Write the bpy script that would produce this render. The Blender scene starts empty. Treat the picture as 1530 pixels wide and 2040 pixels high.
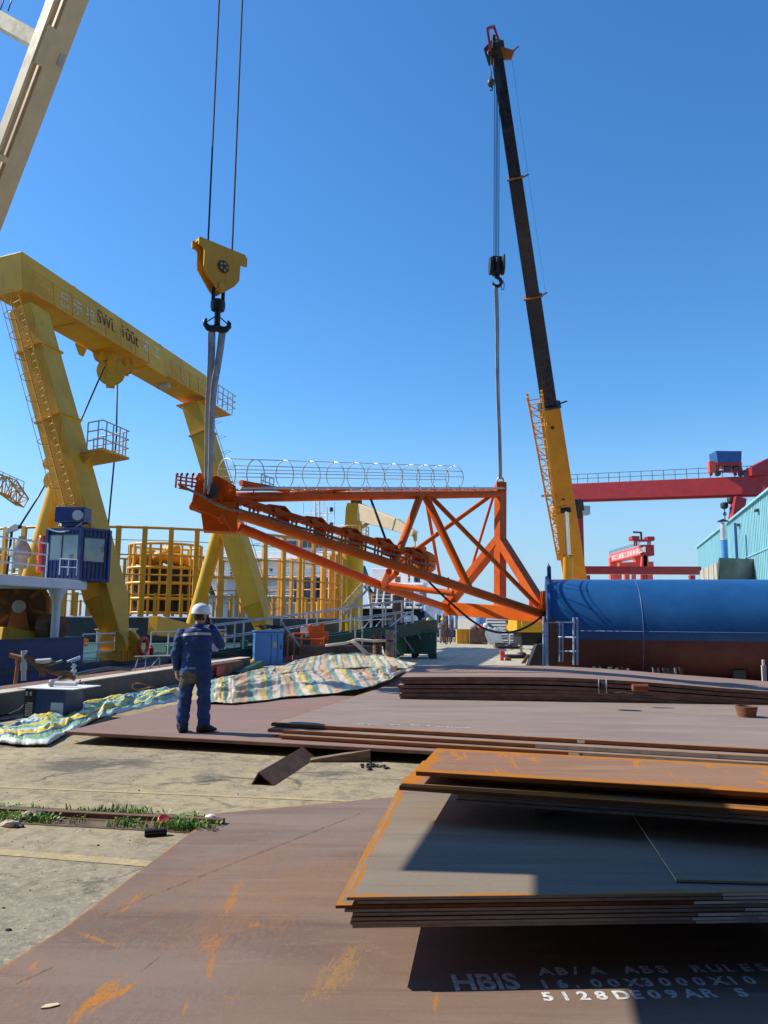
import bpy, bmesh, math, random
from mathutils import Vector as V, Matrix, noise
random.seed(11)
sc = bpy.context.scene
COL = sc.collection
R = math.radians
PI = math.pi
# ---------------------------------------------------------------- camera
FPX, PIT, ROL = 1533.0, R(7.8), R(0.5)
CAM = V((0, 0, 1.82))
_r0, _u0 = V((1, 0, 0)), V((0, -math.sin(PIT), math.cos(PIT)))
FW = V((0, math.cos(PIT), math.sin(PIT)))
RT = _r0 * math.cos(ROL) + _u0 * math.sin(ROL)
UP = -_r0 * math.sin(ROL) + _u0 * math.cos(ROL)
cd = bpy.data.cameras.new('camera')
cam = bpy.data.objects.new('camera', cd)
COL.objects.link(cam)
cd.sensor_fit = 'VERTICAL'; cd.sensor_height = 24; cd.lens = FPX / 2040 * 24
cd.clip_start = .05; cd.clip_end = 6000
cam.matrix_world = Matrix(((RT.x, UP.x, -FW.x, CAM.x), (RT.y, UP.y, -FW.y, CAM.y), (RT.z, UP.z, -FW.z, CAM.z), (0, 0, 0, 1)))
sc.camera = cam
def ray(px, py):
    return RT * ((px - 765) / FPX) + UP * ((1020 - py) / FPX) + FW
def P(px, py, Y):                      # survey point: sight line at distance Y
    r = ray(px, py); return CAM + r * (Y / r.y)
def G(px, py, z=0.0):                  # sight line at height z
    r = ray(px, py); return CAM + r * ((z - CAM.z) / r.z)
def RP(px, py, p0, n):                 # sight line on a plane
    r = ray(px, py); return CAM + r * ((p0 - CAM).dot(n) / r.dot(n))
# ---------------------------------------------------------------- light
SUND = V((1.09, -.22, -1.0)).normalized()
w = bpy.data.worlds.new('World'); sc.world = w; w.use_nodes = True
nt = w.node_tree
sky = nt.nodes.new('ShaderNodeTexSky'); sky.sky_type = 'NISHITA'; sky.sun_disc = False
sky.sun_elevation = math.asin(-SUND.z); sky.sun_rotation = math.atan2(-SUND.x, -SUND.y)
sky.air_density = 1.1; sky.dust_density = .35; sky.ozone_density = 4.0; sky.altitude = 0
bg = nt.nodes['Background']; bg.inputs[1].default_value = .13
hs_ = nt.nodes.new('ShaderNodeHueSaturation'); hs_.inputs['Saturation'].default_value = 1.22
gm = nt.nodes.new('ShaderNodeMix'); gm.data_type = 'RGBA'; gm.blend_type = 'MULTIPLY'; gm.inputs[0].default_value = 1; gm.inputs[7].default_value = (.92, 1.12, 1.22, 1)
nt.links.new(sky.outputs[0], hs_.inputs['Color']); nt.links.new(hs_.outputs[0], gm.inputs[6]); 
tcw = nt.nodes.new('ShaderNodeTexCoord'); sxz = nt.nodes.new('ShaderNodeSeparateXYZ'); nt.links.new(tcw.outputs['Generated'], sxz.inputs[0])
mrw = nt.nodes.new('ShaderNodeMapRange'); mrw.interpolation_type = 'SMOOTHSTEP'; nt.links.new(sxz.outputs[2], mrw.inputs['Value'])
mrw.inputs['From Min'].default_value = 0; mrw.inputs['From Max'].default_value = .28; mrw.inputs['To Min'].default_value = .85; mrw.inputs['To Max'].default_value = 0
hzm = nt.nodes.new('ShaderNodeMix'); hzm.data_type = 'RGBA'; hzm.inputs[7].default_value = (2.4, 3.8, 5.3, 1)     # bluish haze band at the horizon
nt.links.new(mrw.outputs[0], hzm.inputs[0]); nt.links.new(gm.outputs[2], hzm.inputs[6]); nt.links.new(hzm.outputs[2], bg.inputs[0])
sl = bpy.data.lights.new('sun', 'SUN'); sl.energy = 5.0; sl.angle = R(.3); sl.color = (1, .91, .74)
so = bpy.data.objects.new('sun', sl); COL.objects.link(so)
so.rotation_euler = SUND.to_track_quat('-Z', 'Y').to_euler(); so.location = (-30, 10, 40)
sc.view_settings.view_transform = 'Standard'; sc.view_settings.look = 'None'
sc.view_settings.exposure = .28; sc.view_settings.gamma = 1
try: sc.cycles.use_denoising = True
except Exception: pass
sc.cycles.max_bounces = 8
# ---------------------------------------------------------------- materials
def lin(c): return tuple(c) + (1,)
class M:
    def __init__(s, name):
        s.m = bpy.data.materials.new(name); s.m.use_nodes = True
        s.t = s.m.node_tree; s.N = s.t.nodes; s.L = s.t.links
        s.b = s.N['Principled BSDF']
        s.tc = s.N.new('ShaderNodeTexCoord')
        oi = s.N.new('ShaderNodeObjectInfo'); mu = s.N.new('ShaderNodeMath'); mu.operation = 'MULTIPLY'
        s.L.new(oi.outputs['Random'], mu.inputs[0]); mu.inputs[1].default_value = 37.0
        s.rnd = mu.outputs[0]; s.rnd01 = oi.outputs['Random']
    def noise(s, scale, detail=5, stretch=(1, 1, 1), rough=.6, dist=0, rot=0):
        mp = s.N.new('ShaderNodeMapping'); mp.inputs['Scale'].default_value = stretch
        mp.inputs['Rotation'].default_value = (0, 0, rot)
        s.L.new(s.tc.outputs['Object'], mp.inputs[0])
        n = s.N.new('ShaderNodeTexNoise'); n.noise_dimensions = '4D'
        n.inputs['Scale'].default_value = scale; n.inputs['Detail'].default_value = detail
        n.inputs['Roughness'].default_value = rough; n.inputs['Distortion'].default_value = dist
        s.L.new(mp.outputs[0], n.inputs['Vector']); s.L.new(s.rnd, n.inputs['W'])
        return n.outputs['Fac']
    def ramp(s, fac, lo, hi, a=0., b=1.):
        n = s.N.new('ShaderNodeMapRange'); n.interpolation_type = 'SMOOTHSTEP'
        n.inputs['From Min'].default_value = lo; n.inputs['From Max'].default_value = hi
        n.inputs['To Min'].default_value = a; n.inputs['To Max'].default_value = b
        s.L.new(fac, n.inputs['Value']); return n.outputs[0]
    def math(s, op, a, b):
        n = s.N.new('ShaderNodeMath'); n.operation = op
        for i, x in enumerate((a, b)):
            if hasattr(x, 'links'): s.L.new(x, n.inputs[i])
            else: n.inputs[i].default_value = x
        return n.outputs[0]
    def mix(s, fac, a, b):
        n = s.N.new('ShaderNodeMix'); n.data_type = 'RGBA'
        if hasattr(fac, 'links'): s.L.new(fac, n.inputs[0])
        else: n.inputs[0].default_value = fac
        for i, x in ((6, a), (7, b)):
            if hasattr(x, 'links'): s.L.new(x, n.inputs[i])
            else: n.inputs[i].default_value = lin(x)
        return n.outputs[2]
    def col(s, c): s.L.new(c, s.b.inputs['Base Color'])
    def rough(s, r):
        if hasattr(r, 'links'): s.L.new(r, s.b.inputs['Roughness'])
        else: s.b.inputs['Roughness'].default_value = r
    def bump(s, h, st=.3, d=.02):
        n = s.N.new('ShaderNodeBump'); n.inputs['Strength'].default_value = st; n.inputs['Distance'].default_value = d
        s.L.new(h, n.inputs['Height']); s.L.new(n.outputs[0], s.b.inputs['Normal'])
def mat(name, c, rough=.5, metal=0., var=.18, vs=1.5, spots=(), bump=0., bs=25., stretch=(1, 1, 1), spec=None):
    m = M(name)
    n = m.noise(vs, 6, stretch)
    o = m.mix(m.ramp(n, .3, .7), tuple(x * (1 - var) for x in c), tuple(min(.95, x * (1 + var)) for x in c))
    for s in spots:
        sc_, lo, hi, cc = s[0], s[1], s[2], s[3]
        st = s[4] if len(s) > 4 else (1, 1, 1)
        o = m.mix(m.ramp(m.noise(sc_, 8, st, .65), lo, hi), o, cc)
    m.col(o)
    m.rough(m.ramp(m.noise(vs * 3, 4), .3, .7, max(.05, rough - .1), min(1, rough + .12)))
    m.b.inputs['Metallic'].default_value = metal
    if spec is not None: m.b.inputs['Specular IOR Level'].default_value = spec
    if bump: m.bump(m.noise(bs, 6), bump, .01)
    return m.m
RUST = (.33, .12, .03); DKRUST = (.12, .055, .03)
MT = {}
def streak(k): return (k, k, .12 * k)
MT['yel'] = mat('yellow_paint', (.72, .37, .03), .45, var=.12, vs=.6, spots=((3, .58, .8, (.40, .17, .03), (1.5, 1.5, .2)), (1.2, .62, .8, (.60, .36, .10)), (14, .68, .74, (.25, .10, .03), (1, 1, .4)), (2.2, .60, .68, (.42, .17, .03), (3.5, 3.5, .10))), bump=.25, bs=1.3, spec=.25)
MT['yelo'] = mat('orange_yellow_paint', (.72, .32, .02), .45, var=.12, spots=((5, .66, .8, (.35, .15, .03)),))
MT['oraB'] = mat('bright_orange_paint', (.85, .15, .02), .45, var=.12)
MT['winch'] = mat('shaded_rusty_orange', (.36, .13, .025), .5, var=.25, spots=((3, .55, .7, (.12, .06, .03)),))  # winch yellow darkened for its shade; also serves rusty pipe and boom collars
MT['yelb'] = mat('bright_yellow_paint', (.78, .42, .02), .4, var=.08, spots=((4, .68, .8, (.5, .25, .03), (1, 1, .2)),))
MT['cream'] = mat('cream_paint', (.74, .58, .36), .5, var=.1, spots=((4, .68, .8, (.4, .25, .12)),))
MT['ora'] = mat('orange_paint', (.62, .105, .005), .42, var=.16, vs=2, spots=((7, .60, .78, (.36, .06, .012)), (1.5, .62, .8, (.60, .19, .04)), (22, .68, .74, (.22, .05, .02))), spec=.2)
MT['red'] = mat('red_paint', (.38, .022, .025), .45, var=.12, spots=((2, .66, .8, (.25, .03, .03), (1, 1, .2)),))
MT['redb'] = mat('bright_red_paint', (.75, .09, .06), .5, var=.1)
MT['blu'] = mat('blue_paint', (.02, .09, .27), .42, var=.18, vs=1.2, spots=((3, .66, .8, (.05, .07, .14)),))
MT['blud'] = mat('navy_paint', (.012, .035, .14), .45, var=.2, spots=((3, .62, .8, (.03, .03, .06)),))
MT['blul'] = mat('light_blue_paint', (.08, .27, .62), .5, var=.12)
MT['pale'] = mat('pale_blue_paint', (.30, .40, .58), .5, var=.2, spots=((9, .6, .7, (.3, .16, .08)),))
MT['wht'] = mat('white_paint', (.74, .75, .76), .5, var=.06, spots=((2.5, .64, .72, (.45, .42, .4)), (5, .7, .76, (.3, .16, .1))))
MT['gry'] = mat('grey_paint', (.42, .44, .46), .5, var=.12, spots=((5, .62, .8, (.3, .26, .22)),))
MT['dkg'] = mat('dark_grey', (.05, .052, .056), .6, var=.25, spots=((4, .6, .8, (.12, .1, .09)),))
MT['blk'] = mat('black_rubber', (.012, .012, .014), .55, var=.3)
MT['blkp'] = mat('black_boom_paint', (.014, .019, .032), .25, var=.3, spots=((5, .56, .8, (.05, .055, .07), (6, 6, .12)),), spec=.7)
MT['grn'] = mat('green_paint', (.03, .19, .10), .5, var=.18, spots=((5, .66, .8, (.1, .08, .05)),))
MT['grnd'] = mat('dark_green_paint', (.015, .07, .045), .5, var=.2, spots=((5, .66, .8, (.08, .07, .05)),))
MT['rust'] = mat('rusty_steel', (.16, .07, .035), .8, var=.3, vs=6, spots=((9, .55, .75, (.28, .11, .035)),), bump=.3)
MT['pink'] = mat('rusty_pale_pipe', (.34, .22, .16), .8, var=.3, vs=4, spots=((7, .55, .75, (.2, .1, .06)),), bump=.2)
MT['silver'] = mat('galvanised_tube', (.58, .59, .60), .38, metal=.6, var=.15)
MT['chrome'] = mat('chrome_rod', (.75, .76, .78), .15, metal=1, var=.05)
MT['cable'] = mat('wire_rope', (.03, .03, .034), .5, metal=.3, var=.3)
MT['sling'] = mat('grey_webbing_sling', (.40, .39, .38), .85, var=.3, vs=3, spots=((9, .55, .7, (.12, .11, .1), (2, 2, .35)),), stretch=(3, 3, .6))
MT['wood'] = mat('weathered_timber', (.20, .14, .10), .85, var=.4, vs=3, stretch=(1, 9, 9), bump=.4, bs=14)
MT['skin'] = mat('skin', (.42, .23, .15), .55, var=.1, vs=8)
MT['cover'] = mat('blue_coverall_cloth', (.018, .055, .19), .85, var=.25, vs=5, spots=((7, .58, .8, (.045, .07, .15)), (3, .6, .75, (.03, .045, .10))), bump=.5, bs=18)
MT['cloth'] = mat('grey_work_cloth', (.30, .27, .24), .9, var=.2, vs=8, bump=.3)
MT['stripe'] = mat('reflective_tape', (.62, .62, .64), .4, var=.08)
MT['helmet'] = mat('white_helmet_plastic', (.82, .84, .87), .3, var=.03, spots=((14, .68, .74, (.5, .5, .5)),))
MT['yhel'] = mat('yellow_helmet_plastic', (.85, .62, .02), .35, var=.03)
MT['shoe'] = mat('black_boot', (.022, .02, .02), .6, var=.3)
MT['dirt'] = mat('grey_dust_smear', (.10, .105, .095), .9, var=.3, vs=7)
MT['plas'] = mat('clear_plastic_sheet', (.72, .74, .78), .3, var=.1, bump=.3)
MT['letf'] = mat('faded_white_lettering', (.66, .64, .56), .7, var=.15, vs=6, spots=((9, .60, .66, (.60, .31, .04)),))
MT['letw'] = mat('white_lettering', (.75, .77, .8), .6, var=.1)
MT['letk'] = mat('black_lettering', (.015, .015, .018), .6, var=.1)
MT['mark'] = mat('white_marking_paint', (.58, .62, .68), .75, var=.25, vs=40, spots=((60, .54, .62, (.14, .12, .12)),))
MT['aqua'] = None
def glass(name, c, rough=.08):
    m = M(name); m.b.inputs['Base Color'].default_value = lin(c)
    m.b.inputs['Roughness'].default_value = rough; m.b.inputs['Specular IOR Level'].default_value = .8
    return m.m
MT['glass'] = glass('window_glass', (.03, .04, .05))
MT['glassb'] = mat('dusty_window_glass', (.20, .27, .29), .08, var=.2, vs=1.2, spots=((1.4, .5, .6, (.34, .34, .24)), (2.2, .6, .63, (.08, .10, .11))), spec=.8)
def _gb(px0, py0, px1, py1, wd, k, cc):
    a, b = G(px0, py0, .018), G(px1, py1, .018); d = b - a
    return ((a.x + b.x) / 2, (a.y + b.y) / 2, math.atan2(d.y, d.x), d.length / 2, wd, k, cc)
_or, _dk, _br, _gy = (.44, .18, .03), (.06, .045, .04), (.30, .16, .08), (.225, .18, .172)
FLOOR_BLOBS = [_gb(0, 1960, 520, 1940, .55, .6, _gy), _gb(330, 1880, 760, 1700, .5, .45, _br), _gb(160, 1830, 700, 1640, .22, .35, _br), _gb(450, 1700, 760, 1620, .3, .4, _gy),
    _gb(140, 2038, 245, 1945, .05, 1, _or), _gb(205, 2000, 262, 1960, .03, 1, _or), _gb(445, 1832, 482, 1745, .028, .9, _or), _gb(245, 1815, 290, 1770, .02, .8, _or),
    _gb(150, 1855, 232, 1886, .018, .7, _or), _gb(400, 1905, 440, 1860, .06, .55, _or), _gb(418, 1950, 422, 1895, .02, .7, _or), _gb(625, 1990, 720, 1880, .08, .5, (.42, .22, .05)), _gb(362, 2035, 375, 1990, .012, .8, _or), _gb(20, 1965, 80, 1935, .02, .6, _or), _gb(490, 1835, 520, 1850, .05, .5, _or), _gb(440, 1985, 480, 1990, .012, .7, _or), _gb(865, 2030, 870, 1975, .012, .7, _or),
    _gb(135, 1850, 770, 1600, .014, .6, _dk), _gb(270, 1945, 325, 1900, .006, .9, _dk), _gb(0, 1975, 120, 1920, .01, .6, _dk)]
# steel plate: mill scale with rust flowers and a rusty rim
def steel(name, c1, c2, rim, rust, amt=.62, streakdir=0., rimlo=.05, scale=1.2, blobs=()):
    m = M(name)
    n = m.noise(scale, 7, (.45, 1.6, 1), .6, .4, streakdir)
    o = m.mix(m.ramp(n, .32, .68), c1, c2)
    o = m.mix(m.ramp(m.noise(7, 8, (.5, 2.2, 1), .7, .8, streakdir), .56, .74, 0, .55), o, tuple(x * .62 for x in c1))
    o = m.mix(m.ramp(m.noise(40, 4), .5, .8, 0, .35), o, tuple(min(1, x * 1.5) for x in c2))
    o = m.mix(m.ramp(m.noise(.55, 4, (1, 1, 1), .5, .5), .40, .64, 0, .55), o, tuple(a * .78 + b * .10 for a, b in zip(c2, rust)))
    o = m.mix(m.ramp(m.noise(2.2, 8, (.22, 4.5, 1), .7, .6, streakdir), .50, .68, 0, .5), o, tuple(x * .70 for x in c1))
    o = m.mix(m.ramp(m.noise(1.7, 8, (.3, 3.5, 1), .7, .6, streakdir + .12), .56, .70, 0, .45), o, tuple(min(1, x * 1.25 + .02) for x in c2))
    o = m.mix(m.ramp(m.noise(4.5, 9, (1, 1.6, 1), .8, 2.5), .60, .64, 0, .45), o, tuple(x * .6 + y * .25 for x, y in zip(c1, rust)))
    o = m.mix(m.ramp(m.noise(95, 3), .66, .72, 0, .7), o, tuple(x * .35 for x in c1))
    o = m.mix(m.ramp(m.noise(1.6, 9, (1.6, .35, 1), .72, 1.2, streakdir + .5), amt, amt + .05), o, rust)
    for (x, y, ang, la, lb, k, cc) in blobs:                     # rust blooms and grease where the plate has them
        mp = m.N.new('ShaderNodeMapping'); mp.vector_type = 'TEXTURE'; mp.inputs['Location'].default_value = (x, y, 0); mp.inputs['Rotation'].default_value = (0, 0, ang); mp.inputs['Scale'].default_value = (la, lb, 1)
        ge = m.N.new('ShaderNodeNewGeometry'); m.L.new(ge.outputs['Position'], mp.inputs[0])
        vm = m.N.new('ShaderNodeVectorMath'); vm.operation = 'MULTIPLY'; m.L.new(mp.outputs[0], vm.inputs[0]); vm.inputs[1].default_value = (1, 1, 0)
        ln = m.N.new('ShaderNodeVectorMath'); ln.operation = 'LENGTH'; m.L.new(vm.outputs[0], ln.inputs[0])
        nb = m.noise(7, 9, (2.6, .7, 1), .8, 1.5, -ang)
        f = m.math('ADD', ln.outputs['Value'], m.math('MULTIPLY', m.math('SUBTRACT', nb, .5), 6.5))
        o = m.mix(m.math('MULTIPLY', m.ramp(f, .45, 1.0, k, 0), m.ramp(m.noise(38, 5, (1, 1, 1), .7), .36, .52)), o, cc)
    at = m.N.new('ShaderNodeAttribute'); at.attribute_name = 'rim'
    e = m.math('ADD', at.outputs['Fac'], m.math('MULTIPLY', m.math('SUBTRACT', m.noise(3.2, 9, (1, 1, 1), .75), .5), .9))
    o = m.mix(m.ramp(e, rimlo, rimlo + .16, 1, 0), o, rim)
    m.col(o)
    m.rough(m.ramp(n, .3, .7, .62, .8))
    m.b.inputs['Specular IOR Level'].default_value = .10
    m.bump(m.math('ADD', m.noise(60, 4), m.math('MULTIPLY', m.noise(1.1, 3), 2.5)), .22, .006)
    return m.m
MT['st_floor'] = steel('floor_plate_steel', (.168, .118, .098), (.240, .182, .156), (.40, .18, .04), (.50, .19, .02), .645, .15, .0, blobs=FLOOR_BLOBS)
MT['st_mid'] = steel('middle_plate_steel', (.235, .185, .163), (.295, .240, .212), (.30, .13, .04), (.45, .18, .04), .70, 0, .07)
MT['st_man'] = steel('primer_plate_steel', (.22, .172, .155), (.29, .185, .155), (.20, .10, .07), (.42, .12, .06), .66)
MT['st_top'] = steel('rusted_plate_steel', (.25, .135, .085), (.31, .19, .135), (.44, .165, .02), (.46, .18, .03), .53, 0, .12, 1.0)
MT['st_near'] = steel('grey_plate_steel', (.205, .165, .135), (.285, .240, .192), (.42, .165, .02), (.26, .17, .13), .60, 0, .03)
MT['st_far'] = steel('bent_plate_steel', (.24, .17, .14), (.31, .22, .185), (.28, .17, .11), (.40, .20, .1), .7)
MT['edge_rust'] = mat('rusty_plate_edge', (.19, .056, .018), .8, var=.3, vs=5, spots=((3, .55, .7, (.09, .04, .02), (1, 1, 6)),), stretch=(1, 1, 8))
MT['edge_grey'] = mat('sheared_plate_edge', (.30, .26, .235), .6, var=.2, vs=6, spots=((4, .62, .75, (.12, .09, .06)),))
MT['edge_dark'] = mat('brown_plate_edge', (.16, .085, .055), .8, var=.3, vs=4)
# concrete
def concrete():
    m = M('quay_concrete')
    n1 = m.noise(.35, 8, (1, 1, 1), .6, .3); n2 = m.noise(2.2, 9, (1, 1, 1), .68, .5); n3 = m.noise(28, 6, (1, 1, 1), .7)
    o = m.mix(m.ramp(n1, .35, .65), (.31, .255, .165), (.41, .335, .205))
    sep = m.N.new('ShaderNodeSeparateXYZ'); m.L.new(m.tc.outputs['Object'], sep.inputs[0])
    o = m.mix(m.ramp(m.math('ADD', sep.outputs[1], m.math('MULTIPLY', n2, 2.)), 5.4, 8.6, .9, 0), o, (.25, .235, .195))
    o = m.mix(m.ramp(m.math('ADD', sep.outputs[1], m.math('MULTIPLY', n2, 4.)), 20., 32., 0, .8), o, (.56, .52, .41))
    o = m.mix(m.ramp(n2, .5, .72, 0, .75), o, (.25, .22, .17))
    o = m.mix(m.ramp(m.noise(1.3, 8, (.6, 1.4, 1), .7, 1.), .58, .72, 0, .7), o, (.52, .40, .22))
    o = m.mix(m.ramp(n3, .48, .7, 0, .5), o, (.47, .43, .34))
    o = m.mix(m.ramp(m.noise(11, 7, (.5, 1.5, 1), .75, 1), .61, .68, 0, .8), o, (.13, .11, .09))
    # burn mark and oil
    for (x, y, r) in ((-3.75, 9.75, .6), (-3.1, 9.9, .35), (-.6, 9.3, .3), (-5.3, 11.2, .5), (-1.9, 9.0, .25)):
        vd = m.N.new('ShaderNodeVectorMath'); vd.operation = 'DISTANCE'
        m.L.new(m.tc.outputs['Object'], vd.inputs[0]); vd.inputs[1].default_value = (x, y, 0)
        f = m.math('ADD', vd.outputs['Value'], m.math('MULTIPLY', m.math('SUBTRACT', m.noise(6, 7, (.5, 2, 1), .7), .5), 1.6))
        o = m.mix(m.ramp(f, r * .35, r, .75, 0), o, (.06, .055, .05))
    # cracks
    vo = m.N.new('ShaderNodeTexVoronoi'); vo.feature = 'DISTANCE_TO_EDGE'; vo.inputs['Scale'].default_value = .42
    nz = m.N.new('ShaderNodeTexNoise'); nz.inputs['Scale'].default_value = 2.5; nz.inputs['Detail'].default_value = 7
    m.L.new(m.tc.outputs['Object'], nz.inputs['Vector'])
    va = m.N.new('ShaderNodeVectorMath'); va.operation = 'MULTIPLY_ADD'
    m.L.new(nz.outputs['Color'], va.inputs[0]); va.inputs[1].default_value = (.5, .5, 0); m.L.new(m.tc.outputs['Object'], va.inputs[2])
    m.L.new(va.outputs[0], vo.inputs['Vector'])
    o = m.mix(m.math('MULTIPLY', m.ramp(vo.outputs['Distance'], .003, .012, .85, 0), m.ramp(n2, .4, .6)), o, (.07, .06, .045))
    m.col(o); m.rough(.85); m.b.inputs['Specular IOR Level'].default_value = .25
    o_ = m.mix(m.ramp(m.noise(5, 9, (1, 1, 1), .75, .6), .46, .60, 0, .55), o, (.12, .11, .085))
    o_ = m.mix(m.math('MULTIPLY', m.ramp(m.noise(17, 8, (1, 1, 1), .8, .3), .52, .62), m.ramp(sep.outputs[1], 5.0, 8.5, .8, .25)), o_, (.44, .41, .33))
    o_ = m.mix(m.ramp(m.noise(60, 4, (1, 1, 1), .7), .60, .68, 0, .7), o_, (.09, .08, .065))
    m.col(o_)
    m.bump(m.math('ADD', n3, n2), .45, .015)
    return m.m
MT['conc'] = concrete()
MT['curb'] = mat('curb_concrete', (.13, .12, .105), .85, var=.25, vs=1.2, spots=((5, .55, .75, (.14, .12, .1)),), bump=.3)
MT['curbl'] = mat('pale_curb_concrete', (.50, .45, .37), .85, var=.2, vs=2, spots=((5, .6, .75, (.25, .2, .16)),), bump=.3)
MT['yline'] = mat('worn_yellow_line', (.47, .36, .15), .8, var=.2, vs=8, spots=((5, .42, .60, (.38, .32, .21)), (16, .50, .60, (.34, .28, .19)), (40, .56, .64, (.22, .19, .14))))
MT['soil'] = mat('dark_soil', (.12, .085, .055), .95, var=.4, vs=8, bump=.6)
def grass_m():
    m = M('grass_blades')
    o = m.mix(m.rnd01, (.07, .16, .02), (.13, .24, .03))
    o = m.mix(m.ramp(m.noise(9, 3), .4, .65), (.07, .20, .02), (.24, .38, .05))
    o = m.mix(m.ramp(m.noise(17, 3), .54, .66, 0, .85), o, (.36, .30, .10))
    m.col(o); m.rough(.55)
    return m.m
MT['grass'] = grass_m()
def water():
    m = M('harbour_water'); m.b.inputs['Base Color'].default_value = (.03, .06, .07, 1)
    m.rough(.12); m.bump(m.noise(1.5, 6), .25, .1); return m.m
MT['water'] = water()
MT['aqua'] = mat('aqua_sheet_cladding', (.26, .54, .62), .55, var=.1, vs=.6, spots=((1.6, .62, .75, (.30, .47, .45), (4, 4, .1)), (.5, .6, .7, (.26, .50, .52))), stretch=(3, 3, .4))
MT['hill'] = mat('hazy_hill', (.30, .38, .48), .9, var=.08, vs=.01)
MT['conw'] = mat('stained_white_wall', (.42, .40, .34), .8, var=.2, vs=1.2, spots=((2, .55, .7, (.15, .12, .09), (3, 3, .4)),))
def tarp(name, cols, n, alongv=False, fade=0.):
    m = M(name)
    uv = m.N.new('ShaderNodeUVMap'); sp = m.N.new('ShaderNodeSeparateXYZ'); m.L.new(uv.outputs[0], sp.inputs[0])
    t = m.math('FRACT', m.math('MULTIPLY', sp.outputs[1 if alongv else 0], float(n)), 0)
    cr = m.N.new('ShaderNodeValToRGB'); cr.color_ramp.interpolation = 'CONSTANT'
    el = cr.color_ramp.elements
    el[0].position = 0; el[0].color = lin(cols[0][1]); el[1].position = cols[1][0]; el[1].color = lin(cols[1][1])
    for p, c in cols[2:]:
        e = el.new(p); e.color = lin(c)
    m.L.new(t, cr.inputs[0])
    o = cr.outputs[0]
    o = m.mix(m.ramp(m.noise(1.6, 7), .5, .75, 0, .30 + fade), o, (.33, .25, .18))
    o = m.mix(m.ramp(m.noise(14, 6), .56, .7, 0, .15), o, (.6, .55, .45))
    m.col(o); m.rough(.38); m.bump(m.noise(15, 5, (1, 1.6, 1), .6, 2.0), .4, .04)
    m.b.inputs['Transmission Weight'].default_value = 0
    return m.m
MT['tarp1'] = tarp('striped_green_tarp', [(0, (.70, .76, .70)), (.14, (.25, .47, .24)), (.28, (.03, .10, .30)), (.35, (.76, .54, .02)), (.54, (.66, .74, .66)), (.64, (.24, .50, .28)), (.78, (.66, .60, .10)), (.92, (.05, .18, .40))], 2.0, True, -.25)
MT['tarp2'] = tarp('striped_faded_tarp', [(0, (.60, .36, .17)), (.16, (.24, .37, .27)), (.30, (.66, .56, .40)), (.44, (.60, .44, .08)), (.56, (.16, .28, .24)), (.68, (.64, .52, .36)), (.84, (.20, .28, .27)), (.91, (.60, .42, .22))], 5.5, False, -.1)
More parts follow.
